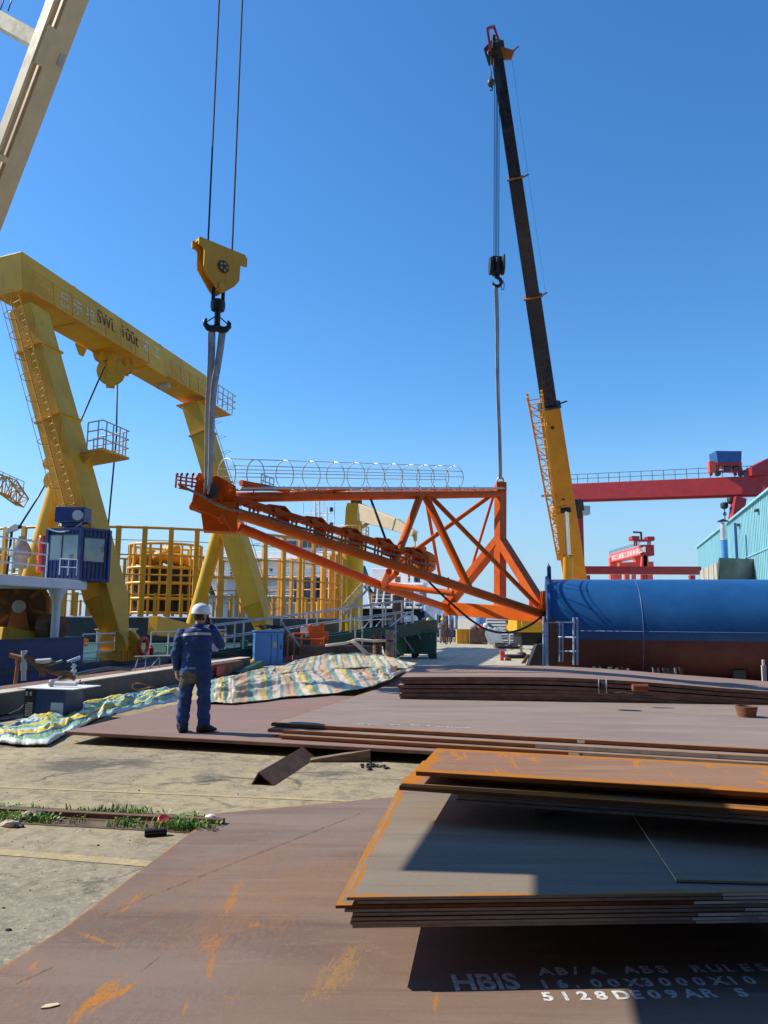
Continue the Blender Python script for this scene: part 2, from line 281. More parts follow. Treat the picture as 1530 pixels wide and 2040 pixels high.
# ---------------------------------------------------------------- mesh helper
def frame(d, up=(0, 0, 1)):
    d = V(d).normalized(); up = V(up)
    if abs(d.dot(up.normalized())) > .999: up = V((0, 1, 0))
    s = d.cross(up).normalized(); u = s.cross(d).normalized()
    return s, u, d
class MB:
    def __init__(s): s.v = []; s.f = []; s.mi = []; s.uv = {}; s.rim = {}
    def add(s, vs, fs, m=0):
        o = len(s.v); s.v += [V(a) for a in vs]
        for f in fs: s.f.append([i + o for i in f]); s.mi.append(m)
        return s
    def box(s, c, size, ax=None, m=0):
        c = V(c); x, y, z = ax or (V((1, 0, 0)), V((0, 1, 0)), V((0, 0, 1)))
        a, b, h = (q / 2 for q in size)
        vs = [c + x * (i * a) + y * (j * b) + z * (k * h) for k in (-1, 1) for j in (-1, 1) for i in (-1, 1)]
        return s.add(vs, [(0, 2, 3, 1), (4, 5, 7, 6), (0, 1, 5, 4), (2, 6, 7, 3), (0, 4, 6, 2), (1, 3, 7, 5)], m)
    def beam(s, p0, p1, w_, h, up=(0, 0, 1), w1=None, h1=None, m=0):
        p0, p1 = V(p0), V(p1); sd, u, d = frame(p1 - p0, up)
        w1 = w_ if w1 is None else w1; h1 = h if h1 is None else h1
        vs = []
        for p, a, b in ((p0, w_, h), (p1, w1, h1)):
            vs += [p + sd * (i * a / 2) + u * (j * b / 2) for i, j in ((-1, -1), (1, -1), (1, 1), (-1, 1))]
        return s.add(vs, [(3, 2, 1, 0), (4, 5, 6, 7)] + [(i, (i + 1) % 4, 4 + (i + 1) % 4, 4 + i) for i in range(4)], m)
    def tube(s, p0, p1, r0, r1=None, n=10, m=0):
        return s.path([p0, p1], [r0, r0 if r1 is None else r1], n, m=m)
    def path(s, pts, r, n=8, closed=False, m=0):
        pts = [V(p) for p in pts]; k = len(pts)
        rs = r if isinstance(r, (list, tuple)) else [r] * k
        prev = None; rings = []
        for i, p in enumerate(pts):
            if closed: d = pts[(i + 1) % k] - pts[i - 1]
            else: d = pts[min(i + 1, k - 1)] - pts[max(i - 1, 0)]
            d.normalize()
            if prev is None: sd, u, _ = frame(d)
            else:
                sd = prev - d * prev.dot(d)
                if sd.length < 1e-6: sd, u, _ = frame(d)
                sd.normalize(); u = sd.cross(d)
            prev = sd
            rings.append([p + (sd * math.cos(2 * PI * j / n) + u * math.sin(2 * PI * j / n)) * rs[i] for j in range(n)])
        vs = [q for g in rings for q in g]; fs = []
        for i in range(k if closed else k - 1):
            a, b = i * n, ((i + 1) % k) * n
            fs += [(a + j, a + (j + 1) % n, b + (j + 1) % n, b + j) for j in range(n)]
        if not closed: fs += [tuple(range(n))[::-1], tuple(range((k - 1) * n, k * n))]
        return s.add(vs, fs, m)
    def loft(s, rings, m=0):                     # rings of equal count
        n = len(rings[0]); k = len(rings)
        vs = [q for g in rings for q in g]; fs = []
        for i in range(k - 1):
            fs += [(i * n + j, i * n + (j + 1) % n, (i + 1) * n + (j + 1) % n, (i + 1) * n + j) for j in range(n)]
        fs += [tuple(range(n))[::-1], tuple(range((k - 1) * n, k * n))]
        return s.add(vs, fs, m)
    def prism(s, pts, vec, m=0):
        pts = [V(p) for p in pts]; vec = V(vec); n = len(pts)
        return s.add(pts + [p + vec for p in pts], [tuple(range(n))[::-1], tuple(range(n, 2 * n))] + [(i, (i + 1) % n, n + (i + 1) % n, n + i) for i in range(n)], m)
    def lathe(s, base, axis, prof, n=24, m=0):   # prof: (radius, height)
        sd, u, d = frame(axis); base = V(base)
        return s.loft([[base + d * h + (sd * math.cos(2 * PI * j / n) + u * math.sin(2 * PI * j / n)) * max(r, 1e-4) for j in range(n)] for r, h in prof], m)
    def ell(s, c, r, nu=16, nv=10, m=0, ax=None):
        x, y, z = ax or (V((1, 0, 0)), V((0, 1, 0)), V((0, 0, 1))); c = V(c)
        if not isinstance(r, (tuple, list)): r = (r, r, r)
        return s.loft([[c + x * (r[0] * max(math.sin(PI * i / nv), .02) * math.cos(2 * PI * j / nu)) + y * (r[1] * max(math.sin(PI * i / nv), .02) * math.sin(2 * PI * j / nu)) - z * (r[2] * math.cos(PI * i / nv)) for j in range(nu)] for i in range(nv + 1)], m)
    def torus(s, c, axis, r0, r1, n=28, k=10, m=0):
        sd, u, d = frame(axis); c = V(c)
        return s.path([c + (sd * math.cos(2 * PI * i / n) + u * math.sin(2 * PI * i / n)) * r0 for i in range(n)], r1, k, True, m)
    def grid(s, fn, nu, nv, m=0, uvf=None):
        o = len(s.v)
        for i in range(nu + 1):
            for j in range(nv + 1):
                s.v.append(V(fn(i / nu, j / nv)))
                s.uv[len(s.v) - 1] = (i / nu, j / nv) if uvf is None else uvf(i / nu, j / nv)
        for i in range(nu):
            for j in range(nv):
                a = o + i * (nv + 1) + j
                s.f.append([a, a + nv + 1, a + nv + 2, a + 1]); s.mi.append(m)
        return s
    def build(s, name, mats, parent=None, smooth=False, bevel=0., loc=None, fix=True, auto=None):
        if not isinstance(mats, (list, tuple)): mats = [mats]
        base = WL[parent.name] if parent is not None else (V(loc) if loc is not None else V((0, 0, 0)))
        if parent is None and loc is None:
            lo = V([min(v[i] for v in s.v) for i in range(3)]); hi = V([max(v[i] for v in s.v) for i in range(3)])
            base = V(((lo.x + hi.x) / 2, (lo.y + hi.y) / 2, lo.z))
        me = bpy.data.meshes.new(name)
        me.from_pydata([v - base for v in s.v], [], s.f)
        for m in mats: me.materials.append(m)
        for p, i in zip(me.polygons, s.mi): p.material_index = i; p.use_smooth = smooth
        if s.uv:
            ul = me.uv_layers.new(name='UVMap')
            for l in me.loops: ul.data[l.index].uv = s.uv.get(l.vertex_index, (0, 0))
        if s.rim:
            at = me.attributes.new('rim', 'FLOAT', 'POINT')
            for i in range(len(me.vertices)): at.data[i].value = s.rim.get(i, 1.)
        if fix:
            bm = bmesh.new(); bm.from_mesh(me); bmesh.ops.recalc_face_normals(bm, faces=bm.faces); bm.to_mesh(me); bm.free()
        if smooth and auto:
            try: me.set_sharp_from_angle(angle=R(auto))
            except Exception: pass
        o = bpy.data.objects.new(name, me); COL.objects.link(o)
        if parent is not None: o.parent = parent; WL[o.name] = base.copy()
        else: o.location = base; WL[o.name] = base.copy()
        if bevel:
            b = o.modifiers.new('bevel', 'BEVEL'); b.width = bevel; b.segments = 2; b.limit_method = 'ANGLE'; b.angle_limit = R(40)
        return o
WL = {}
def tag(o, label=None, cat=None, group=None, kind=None):
    if label: o['label'] = label
    if cat: o['category'] = cat
    if group: o['group'] = group
    if kind: o['kind'] = kind
    return o
def thing(name, label, cat, loc, group=None):
    o = bpy.data.objects.new(name, None); COL.objects.link(o); o.empty_display_size = .2
    o.location = loc; WL[o.name] = V(loc)
    return tag(o, label, cat, group)
def dup(o, loc=None, rot=None, label=None, parent=None):
    c = o.copy(); COL.objects.link(c)
    if parent is not None: c.parent = parent
    if loc is not None: c.location = loc
    if rot is not None: c.rotation_euler = rot
    if label: c['label'] = label
    for ch in o.children: dup(ch, parent=c)
    WL[c.name] = V(loc) if loc is not None else WL.get(o.name, V((0, 0, 0)))
    return c
def text(body, name, m, parent, org, xd, yd, size, ext=.003, sx=1., mono=None, lift=.004, center=False, bold=0):
    xd, yd = V(xd).normalized(), V(yd).normalized(); nd = xd.cross(yd).normalized()
    mb = MB(); x = 0.
    for ch in (body if mono else [body]):
        if ch == ' ' : x += mono; continue
        cu = bpy.data.curves.new('t', 'FONT'); cu.body = ch; cu.size = size; cu.extrude = ext; cu.resolution_u = 3; cu.offset = bold
        if center: cu.align_x = 'CENTER'
        ob = bpy.data.objects.new('t', cu); COL.objects.link(ob)
        dg = bpy.context.evaluated_depsgraph_get(); me = bpy.data.meshes.new_from_object(ob.evaluated_get(dg))
        mb.add([V(org) + xd * (v.co.x * sx + x) + yd * v.co.y + nd * (v.co.z + lift) for v in me.vertices], [list(p.vertices) for p in me.polygons])
        bpy.data.objects.remove(ob); bpy.data.curves.remove(cu); bpy.data.meshes.remove(me)
        if mono: x += mono
    if not mb.v: return None
    return mb.build(name, m, parent)
def rails(mb, pts, h, n, r=.02, mids=1, toe=False):
    pts = [V(p) for p in pts]; L = [(pts[i + 1] - pts[i]).length for i in range(len(pts) - 1)]; T = sum(L)
    def at(d):
        for i, l in enumerate(L):
            if d <= l + 1e-6: return pts[i].lerp(pts[i + 1], d / max(l, 1e-6))
            d -= l
        return pts[-1]
    for k in range(mids + 1):
        z = V((0, 0, h * (k + 1) / (mids + 1)))
        for i in range(len(pts) - 1): mb.tube(pts[i] + z, pts[i + 1] + z, r, n=6)
    for i in range(n + 1):
        p = at(T * i / n); mb.tube(p, p + V((0, 0, h)), r * 1.1, n=6)
    return mb
def lattice(mb, p0, p1, side, up, w0, h0, w1, h1, n, r, rb):
    p0, p1 = V(p0), V(p1); s = V(side).normalized(); u = V(up).normalized()
    def cor(t):
        c = p0.lerp(p1, t); a = w0 + (w1 - w0) * t; b = h0 + (h1 - h0) * t
        return [c - s * a / 2 - u * b / 2, c + s * a / 2 - u * b / 2, c + s * a / 2 + u * b / 2, c - s * a / 2 + u * b / 2]
    A, B = cor(0), cor(1)
    for i in range(4): mb.tube(A[i], B[i], r, n=6)
    for k in range(n):
        a, b = cor(k / n), cor((k + 1) / n)
        for i in range(4):
            j = (i + 1) % 4
            if k % 2 == 0: mb.tube(a[i], b[j], rb, n=5)
            else: mb.tube(a[j], b[i], rb, n=5)
            mb.tube(a[i], a[j], rb, n=5)
    for i in range(4): mb.tube(B[i], B[(i + 1) % 4], rb, n=5)
def cat(a, b, sag, n=12):
    a, b = V(a), V(b)
    return [a.lerp(b, i / n) - V((0, 0, sag * 4 * (i / n) * (1 - i / n))) for i in range(n + 1)]
# ================================================================ SETTING
def qx(Y, off=0.0): return -6.9 + (Y - 13.5) * .1733 + off          # quay edge line
QD = V((.1708, .9853, 0)); QN = V((-.9853, .1708, 0))
mb = MB()
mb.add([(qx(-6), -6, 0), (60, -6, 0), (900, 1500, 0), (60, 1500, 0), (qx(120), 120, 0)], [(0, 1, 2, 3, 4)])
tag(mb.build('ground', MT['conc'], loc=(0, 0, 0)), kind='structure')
mb = MB()
mb.add([(qx(-6), -6, -.01), (qx(120), 120, -.01), (qx(120), 120, -3), (qx(-6), -6, -3)], [(0, 1, 2, 3)])
tag(mb.build('quay_face', MT['curb'], fix=False), kind='structure')
mb = MB(); mb.add([(-3000, -60, -1.6), (80, -60, -1.6), (3000, 4000, -1.6), (-3000, 4000, -1.6)], [(0, 1, 2, 3)])
tag(mb.build('harbour_water', MT['water'], loc=(0, 0, -1.6)), kind='structure')
mb = MB()
xs = [-1400 + 60 * i for i in range(60)]
hz = [14 + 16 * noise.noise(V((x * .004, 0, 3))) + 7 * noise.noise(V((x * .02, 0, 5))) for x in xs]
for i in range(59):
    a, b = xs[i], xs[i + 1]
    mb.add([(a, 1800, -3), (b, 1800, -3), (b, 1850, max(3, hz[i + 1])), (a, 1850, max(3, hz[i])), (a, 2300, -3), (b, 2300, -3)], [(0, 1, 2, 3), (3, 2, 5, 4)])
tag(mb.build('far_hills', MT['hill'], smooth=True), kind='structure')
# painted lines and the sunken rail
def strip(p0, p1, w_, z):
    p0, p1 = V(p0), V(p1); s = (p1 - p0).cross(V((0, 0, 1))).normalized() * w_ / 2; u = V((0, 0, z))
    return [p0 - s + u, p0 + s + u, p1 + s + u, p1 - s + u]
g0, g1 = G(0, 1698), G(300, 1722); d = (g1 - g0).normalized(); mb = MB()
mb.add(strip(g0 - d * 3, g1 + d * 3, .13, .004), [(0, 1, 2, 3)])
g0, g1 = G(0, 1568), G(640, 1594); d2 = (g1 - g0).normalized()
mb.add(strip(g0 - d2 * 3, g1 + d2 * 1.2, .075, .004), [(0, 1, 2, 3)])
tag(mb.build('road_markings', MT['yline'], loc=(0, 0, 0), fix=False), kind='structure')
r0, r1 = G(0, 1622), G(420, 1644); rd = (r1 - r0).normalized(); rn = V((-rd.y, rd.x, 0))
r0 = r0 - rd * 4; r1 = r1 + rd * .12
mb = MB(); mb.add(strip(r0, r1, .56, .006), [(0, 1, 2, 3)])
tag(mb.build('rail_trench_soil', MT['soil'], loc=(0, 0, 0), fix=False), kind='structure')
mb = MB()
c = (r0 + r1) / 2
mb.beam(r0 + V((0, 0, .035)), r1 + V((0, 0, .035)), .065, .05)
mb.beam(r0 + V((0, 0, .008)) , r1 + V((0, 0, .008)), .13, .012)
tag(mb.build('crane_rail', MT['edge_dark'], bevel=.012), 'worn steel crane rail sunk in the weedy strip of ground', 'rail')
# grass: blades scattered in clumps along the rail
mb = MB(); rg = random.Random(5); L = (r1 - r0).length
def clump(t): return noise.noise(V((t * 1.1, 0, 1))) + .6 * noise.noise(V((t * 3.7, 4, 1)))
for i in range(7800):
    t = rg.uniform(0, L); side = rg.choice((-1, 1, -1)); q = rg.uniform(.04, .25)
    if clump(t + side * 40) < rg.uniform(-.22, .42): continue
    b = r0 + rd * t + rn * (side * q); b.z = .004
    h = rg.uniform(.025, .095) * (1.2 if clump(t + side * 40) > .3 else .8)
    a = rg.uniform(0, 2 * PI); ln = V((math.cos(a), math.sin(a), 0)); sd = V((-ln.y, ln.x, 0)) * rg.uniform(.003, .007)
    m1 = b + ln * h * .25 + V((0, 0, h * .7)); e = b + ln * h * rg.uniform(.5, .9) + V((0, 0, h * rg.uniform(.75, 1.)))
    mb.add([b - sd, b + sd, m1 + sd * .8, m1 - sd * .8, e], [(0, 1, 2, 3), (3, 2, 4)])
for i in range(1700):                                     # broad weed leaves
    t = rg.uniform(0, L); side = rg.choice((-1, 1)); q = rg.uniform(.05, .22)
    if noise.noise(V((t * 1.7, side * 9, 7))) < .0: continue
    b = r0 + rd * t + rn * (side * q) + V((0, 0, rg.uniform(.01, .05)))
    a = rg.uniform(0, 2 * PI); ln = V((math.cos(a), math.sin(a), rg.uniform(.1, .8))).normalized() * rg.uniform(.03, .07); sd = V((-ln.y, ln.x, 0)).normalized() * .011
    mb.add([b, b + ln * .5 + sd, b + ln, b + ln * .5 - sd], [(0, 1, 2, 3)])
tag(mb.build('grass', MT['grass'], loc=(0, 0, 0), fix=False), kind='stuff')
# loose grit on the concrete
mb = MB()
for i in range(240):
    p = G(rg.uniform(-40, 820), 1500 + 520 * rg.random() ** 1.6)
    if p.y < 7.4 and p.x > -1.9: continue
    s = rg.uniform(.002, .006) * (2.0 if rg.random() < .12 else 1)
    mb.ell(p + V((0, 0, s * .4)), (s * rg.uniform(.8, 2), s, s * .7), 6, 4, m=0 if rg.random() < .75 else 1)
for i in range(120):
    p = G(rg.uniform(-30, 300), rg.uniform(1735, 1960))
    s = rg.uniform(.002, .0055)
    if p.x < -1.95: mb.ell(p + V((0, 0, s * .4)), (s * 1.6, s, s * .7), 6, 4, m=1)
tag(mb.build('grit', [MT['dkg'], MT['curbl']], loc=(0, 0, 0)), kind='stuff')
# low quay wall and the lip behind it
mb = MB(); a, b = V((qx(7), 7, 0)), V((qx(27), 27, 0)); o = QN * .25
mb.prism([a, a + V((0, 0, .40)), a + o * 1.6 + V((0, 0, .40)), a + o * 1.6], b - a)
wall = mb.build('low_wall', MT['curb'], bevel=.02)
tag(wall, 'low grey concrete wall along the quay edge behind the crouching welding cabinet', 'wall'); wall['label'] = 'low grey concrete kerb wall running along the quay edge'
mb = MB(); mb.prism([a + V((0, 0, .402)), a + V((0, 0, .425)), a + o * 1.6 + V((0, 0, .425)), a + o * 1.6 + V((0, 0, .402))], b - a)
mb.build('coping', MT['curbl'], wall)
mb = MB(); a2 = V((qx(12, -1.5), 12, -.9)); b2 = V((qx(30, -1.5), 30, -.9)); mb.prism([a2, a2 + V((0, 0, 1.15)), a2 + QN * .7 + V((0, 0, 1.15)), a2 + QN * .7], b2 - a2)
fb = mb.build('fender_beam', MT['edge_dark'], bevel=.03); tag(fb, 'long rusty brown fender pontoon floating outside the low kerb wall', 'fender')
# ================================================================ STEEL PLATES
Z1 = V((0, 0, 1))
def plate(label, c4, z, th, mtop, medge, inset=.28, group=None, name='steel_plate', bev=.004, sub=1):
    """rectangular plate: c4 = corners counter-clockwise (front-left, front-right, back-right, back-left), z = top"""
    c4 = [V((c[0], c[1], 0)) for c in c4]; cen = sum(c4, V()) / 4
    n = 4; inn = []
    for i in range(4):
        p, q, r = c4[i - 1], c4[i], c4[(i + 1) % 4]
        e1, e2 = (q - p).normalized(), (r - q).normalized()
        n1, n2 = V((-e1.y, e1.x, 0)), V((-e2.y, e2.x, 0))
        bis = (n1 + n2); bis = bis / max(.3, bis.dot(n1)); inn.append(q + bis * inset)
    mb = MB(); o = V((0, 0, z))
    mb.v = [p + o for p in c4] + [p + o for p in inn] + [p + o - V((0, 0, th)) for p in c4]
    for i in range(4): mb.rim[i] = 0.; mb.rim[8 + i] = 0.
    mb.f = [[4, 5, 6, 7]] + [[i, (i + 1) % 4, 4 + (i + 1) % 4, 4 + i] for i in range(4)] + [[8 + i, 8 + (i + 1) % 4, (i + 1) % 4, i] for i in range(4)] + [[11, 10, 9, 8]]
    mb.mi = [0] * 5 + [1] * 4 + [0]
    return tag(mb.build(name, [mtop, medge], bevel=bev), label, 'steel plate', group)
def ext(a, b, k): a, b = V(a), V(b); return a + (b - a) * k
# --- big sheet on the ground in front
FLZ = .018
fl = [G(430, 1620, FLZ), G(800, 1586, FLZ)]
bl = V((-2.42, 1.2, 0)); kn = G(128, 1848, FLZ)
mb = MB()
pts = [fl[0], kn, G(0, 1928, FLZ), bl, V((2.9, 1.0, 0)), V((1.6, 8.75, 0)), fl[1]]
pts = [V((p[0], p[1], FLZ)) for p in pts]; cen = V((0, 4.6, FLZ)); k = len(pts)
mb.v = pts + [p.lerp(cen, .07) for p in pts] + [p - V((0, 0, .016)) for p in pts]
for i in range(k): mb.rim[i] = 0; mb.rim[2 * k + i] = 0
mb.f = [list(range(k, 2 * k))] + [[i, (i + 1) % k, k + (i + 1) % k, k + i] for i in range(k)] + [[2 * k + i, i, (i + 1) % k, 2 * k + (i + 1) % k] for i in range(k)]
mb.mi = [0] * (k + 1) + [1] * k
floor_plate = tag(mb.build('steel_plate', [MT['st_floor'], MT['edge_rust']], bevel=.003),
    'huge brown steel sheet lying flat on the ground with stencilled white lettering', 'steel plate')
xd = (G(1500, 1958, FLZ) - G(905, 1970, FLZ)).normalized(); yd = V((-xd.y, xd.x, 0))
def stencil(body, px, py, size, mono, sx):
    o = G(px, py, FLZ); o.z = FLZ
    text(body, 'stencil_lettering', MT['mark'], floor_plate, o, xd, yd, size, .0004, sx, mono, .0016, bold=.004 if size < .15 else .006)
stencil('HBIS', 904, 1973, .235, None, .72)
stencil('AB/A ABS RULES', 1076, 1943, .115, .0895, .95)
stencil('16.00X3000X10', 1078, 1969, .115, .0875, .95)
stencil('5128DE09AR S', 1084, 1994, .115, .0875, .95)
# --- near stack
ZN = .42
nFL, nFR = G(690, 1788, ZN), G(1530, 1778, ZN); nFR = ext(nFL, nFR, 1.5)
nBL = ext(nFL, G(800, 1573, ZN), 1.30); nBR = nBL + (nFR - nFL)
rg = random.Random(3); ed = (nFR - nFL).normalized(); ld = (nBL - nFL).normalized()
desc = ['topmost steel plate of the near stack with an orange rusted left edge', 'second plate down in the near stack set back from the top one',
        'third plate of the near stack with its rusty corner poking out furthest left', 'fourth plate down in the near stack without white paint',
        'fifth plate in the near stack with the shortest white mark', 'sixth plate of the near stack just above the two lowest', 'second lowest plate of the near stack with white end mark', 'lowest plate of the near stack hanging over its own shadow']
offs = [0, .055, -.055, -.01, .03, .025, .02, .03]
marks = [(1440, ''), (1442, ''), (1383, '5204CE103R'), None, (1486, ''), (1392, '5204CE100'), (1380, '5204CE099R'), (1387, '5204CE098')]
for i in range(8):
    z = ZN - i * .0192; th = .0155
    o = ed * offs[i] + ld * rg.uniform(0, .012) + V((0, 0, 0))
    c = [nFL + o, nFR + o, nBR + o, nBL + o]
    pl = plate(desc[i], c, z, th, MT['st_near'], MT['edge_rust'] if i == 2 else MT['edge_grey'], .20, 'plates of the near stack', bev=.002)
    if marks[i]:
        px, t = marks[i]; nrm = V((ed.y, -ed.x, 0)); p0 = c[0] + nrm * .003
        a = RP(px, 1800 + 7 * i, p0, nrm); a.z = z - th + .001
        b = a + ed * 1.6; mb = MB()
        mb.add([a, b, b + Z1 * (th - .002), a + Z1 * (th - .002)], [(0, 1, 2, 3)])
        mb.build('paint_mark', MT['letw'], pl, fix=False)
        if t:
            q = RP(px + 85, 1800 + 7 * i, p0, nrm); q.z = z - th + .003
            text(t, 'stamped_number', MT['letk'], pl, q, ed, Z1, .013, .0002, 1.15, .0128, .0015)
for k in range(2):                                          # bearers under the near stack
    mb = MB(); a = nFL + ed * (.9 + 1.5 * k) + ld * 1.25
    b = a + ld * 1.5; mb.beam(V((a.x, a.y, .142)), V((b.x, b.y, .142)), .16, .245)
    tag(mb.build('timber_bearer', MT['wood'], bevel=.008), ['squared timber bearer under the left part of the near plate stack', 'squared timber bearer under the right part of the near plate stack'][k], 'timber')
# plate lying on the near stack at the right
a, b, c_ = G(1347, 1752, .437), G(1530, 1757, .437), G(1245, 1599, .437)
b = ext(a, b, 3.2); plate('dark thin plate lying on the right of the near stack with a pale cut edge', [a, b, b + (c_ - a), c_], .437, .0125, MT['st_near'], MT['curbl'], .05, bev=.001)
# --- upper stack
def up_plate(label, fl_, z, th, k=1.6, depth=1.0, mtop='st_top', med='edge_rust'):
    a = G(fl_[0], fl_[1], z); fd = (G(1530, 1580, .745) - G(828, 1537, .745)).normalized(); bd = (G(870, 1491, .745) - G(828, 1537, .745))
    b = a + fd * (3.6 * k); return plate(label, [a, b, b + bd * depth, a + bd * depth], z, th, MT[mtop], MT[med], .45, 'rusty plates of the upper stack')
up_plate('uppermost orange rusted plate with a drifting rust fringe on the upper stack', (828, 1536), .745, .032)
up_plate('narrow rusty plate sandwiched just under the uppermost plate of the upper stack', (893, 1548), .700, .024)
up_plate('rusty plate poking out to the left below the uppermost plate', (795, 1566), .660, .028)
for i, (px, z, th) in enumerate(((905, .618, .024), (912, .590, .024), (908, .562, .022))):
    mbz = up_plate(['shaded plate first below the left poking rusty plate', 'shaded plate in the middle of the lower upper-stack trio', 'bottom plate of the upper stack resting on its bearers'][i], (px, 1577 + 8 * i), z, th, 1.5, .98, 'st_near', 'edge_grey')
ua = G(905, 1592, .55); fd = (G(1530, 1580, .745) - G(828, 1537, .745)).normalized(); bd = V((-fd.y, fd.x, 0))
for k in range(2):
    mb = MB(); a = ua + fd * (.6 + 1.7 * k) + bd * .25; b = a + bd * 1.0
    mb.beam(V((a.x, a.y, .481)), V((b.x, b.y, .481)), .12, .116)
    tag(mb.build('timber_bearer', MT['wood'], bevel=.006), ['square bearer at the left beneath the upper stack', 'square bearer at the right beneath the upper stack'][k], 'timber')
# --- middle stack and the plate the man stands on
def quad(pl, z): return [G(px, py, z) for px, py in pl]
ZM = .335
a, b, d_ = G(540, 1440, ZM), G(1530, 1493, ZM), G(764, 1368, ZM); e_ = G(1530, 1397, ZM)
b = ext(a, b, 1.35); e_ = ext(d_, e_, 1.35)
mid = plate('wide clean top plate of the middle stack with chalk scribbles near its front edge', [a, b, e_, d_], ZM, .045, MT['st_mid'], MT['edge_rust'], .25, 'plates of the middle stack', bev=.006)
fx = (b - a).normalized(); nrm = V((fx.y, -fx.x, 0))
mb = MB(); rg = random.Random(9)
for px, py, ln in ((712, 1442, .3), (770, 1443, .2), (818, 1444, .28), (866, 1447, .5)):
    p = G(px, py, ZM + .008); q = p + fx * ln; pr = [p.lerp(q, i / 6) + V((0, rg.uniform(-.02, .02), 0)) for i in range(7)]
    mb.path(pr, .004, 4)
mb.build('chalk_scribble', MT['mark'], mid)
def edge_mark(pl, px, ln, z, h, p0):
    q = RP(px, 1480, p0 + nrm * .004, nrm); q.z = z - h; mb = MB(); r = q + fx * ln
    mb.add([q, r, r + Z1 * (h - .004), q + Z1 * (h - .004)], [(0, 1, 2, 3)]); return mb
edge_mark(mid, 1150, .09, ZM - .003, .042, a).build('paint_mark', MT['curbl'], mid, fix=False)
for i, (px, z, lab, bk) in enumerate(((533, ZM - .055, 'second plate of the middle stack jutting slightly left of the top one', .97), (556, ZM - .108, 'third plate of the middle stack set back from its left end', .96))):
    a1 = G(px, 1452 + 12 * i, z); b1 = a1 + (b - a); p2 = plate(lab, [a1, b1, b1 + (e_ - b) * bk, a1 + (d_ - a) * bk], z, .045, MT['st_mid'], MT['edge_rust'], .2, 'plates of the middle stack', bev=.006)
    for px2, ln in ([(1066, 2.9), (1428, .12)] if i == 0 else [(1132, .13), (1160, 3.3), (1510, .15)]):
        edge_mark(p2, px2, ln, z - .002, .043, a1).build('paint_mark', MT['curbl'] if ln < .2 else MT['edge_grey'], p2, fix=False)
ZP = .17
a, b = G(128, 1457, ZP), G(560, 1480, ZP); b = ext(a, b, 2.2); d_ = ext(a, G(430, 1384, ZP), 1.02); e_ = G(1100, 1392, ZP)
man_plate = plate('reddish primed steel plate the man in blue stands on', [a, b, e_, d_], ZP, .045, MT['st_man'], MT['edge_dark'], .12, bev=.006)
for k in range(3):
    p = a.lerp(b, .12 + .22 * k) + (d_ - a) * .12; q = p + (d_ - a) * .7
    mb = MB(); mb.beam(V((p.x, p.y, .061)), V((q.x, q.y, .061)), .12, .118)
    tag(mb.build('timber_bearer', MT['wood'], bevel=.006), ['short bearer under the left end of the primed plate', 'short bearer under the plate below the man', 'short bearer under the plate where the middle stack begins'][k], 'timber')
# --- far bent stack
lf, rf = P(798, 1344, 14.5), P(1530, 1373, 14.0); rf = ext(lf, rf, 1.3)
def far_fn(k, dx, dz, amp):
    def fn(u, v):
        x = lf.x + dx + (rf.x + .4 - lf.x) * u
        f = lf.lerp(rf, u); q = v * 3.3
        zt = .73 + .035 * math.sin(PI * min(1, u * 1.6)) - .30 * max(0, u - .30) ** 1.5 / .55 * 1.0
        return V((x + v * .45, f.y + q * (1 - .18 * u), zt + dz + amp * math.sin(7 * u + k) * .018 + .02 * v))
    return fn
labs = ['uppermost sagging plate of the far stack striped with shadows', 'second bent plate of the far stack just below the uppermost', 'third bent plate down in the dark far stack', 'fourth bent plate down in the dark far stack', 'fifth bent plate down in the dark far stack', 'sixth bent plate low in the dark far stack', 'lowest bent plate of the dark far stack']
for k in range(7):
    fn = far_fn(k, rg.uniform(-.06, .12) if k else 0, -.070 * k - (.012 if k > 1 else 0), 0 if k == 0 else .45)
    mb = MB(); mb.grid(fn, 28, 4); nv = len(mb.v)
    for i, v in enumerate(list(mb.v)): mb.rim[i] = .4; 
    th = V((0, 0, .058)); base = len(mb.v); mb.v += [v - th for v in mb.v]
    for i in range(base): mb.rim[base + i] = 0
    ring = [i * 5 for i in range(29)] + [28 * 5 + j for j in range(1, 5)] + [i * 5 + 4 for i in range(27, -1, -1)] + [j for j in range(3, 0, -1)]
    for q in range(len(ring)):
        i, j = ring[q], ring[(q + 1) % len(ring)]; mb.f.append([i, j, base + j, base + i]); mb.mi.append(1)
    for f in list(mb.f[:28 * 4]): mb.f.append([base + i for i in f][::-1]); mb.mi.append(0)
    mb.uv = {}
    tag(mb.build('steel_plate', [MT['st_far'], MT['edge_dark']], bevel=0), labs[k], 'steel plate', 'bent plates of the far stack')
for k in range(3):
    mb = MB(); p = lf.lerp(rf, .1 + .35 * k); mb.box((p.x + .1, p.y + 1.4, .095 - .03 * k * (k > 1)), (.25, 2.6, .15 - .04 * k))
    tag(mb.build('timber_bearer', MT['wood'], bevel=.01), ['bearer below the left end of the far bent stack', 'bearer below the middle of the far bent stack', 'bearer below the right end of the far bent stack'][k], 'timber')
a, b, c_, d_ = G(800, 1392, .2), G(1500, 1404, .2), G(1500, 1384, .2), G(830, 1372, .2)
plate('low purplish plate between the middle stack and the far bent stack', [a, ext(a, b, 1.2), ext(d_, c_, 1.2), d_], .2, .05, MT['st_far'], MT['edge_dark'], .1)
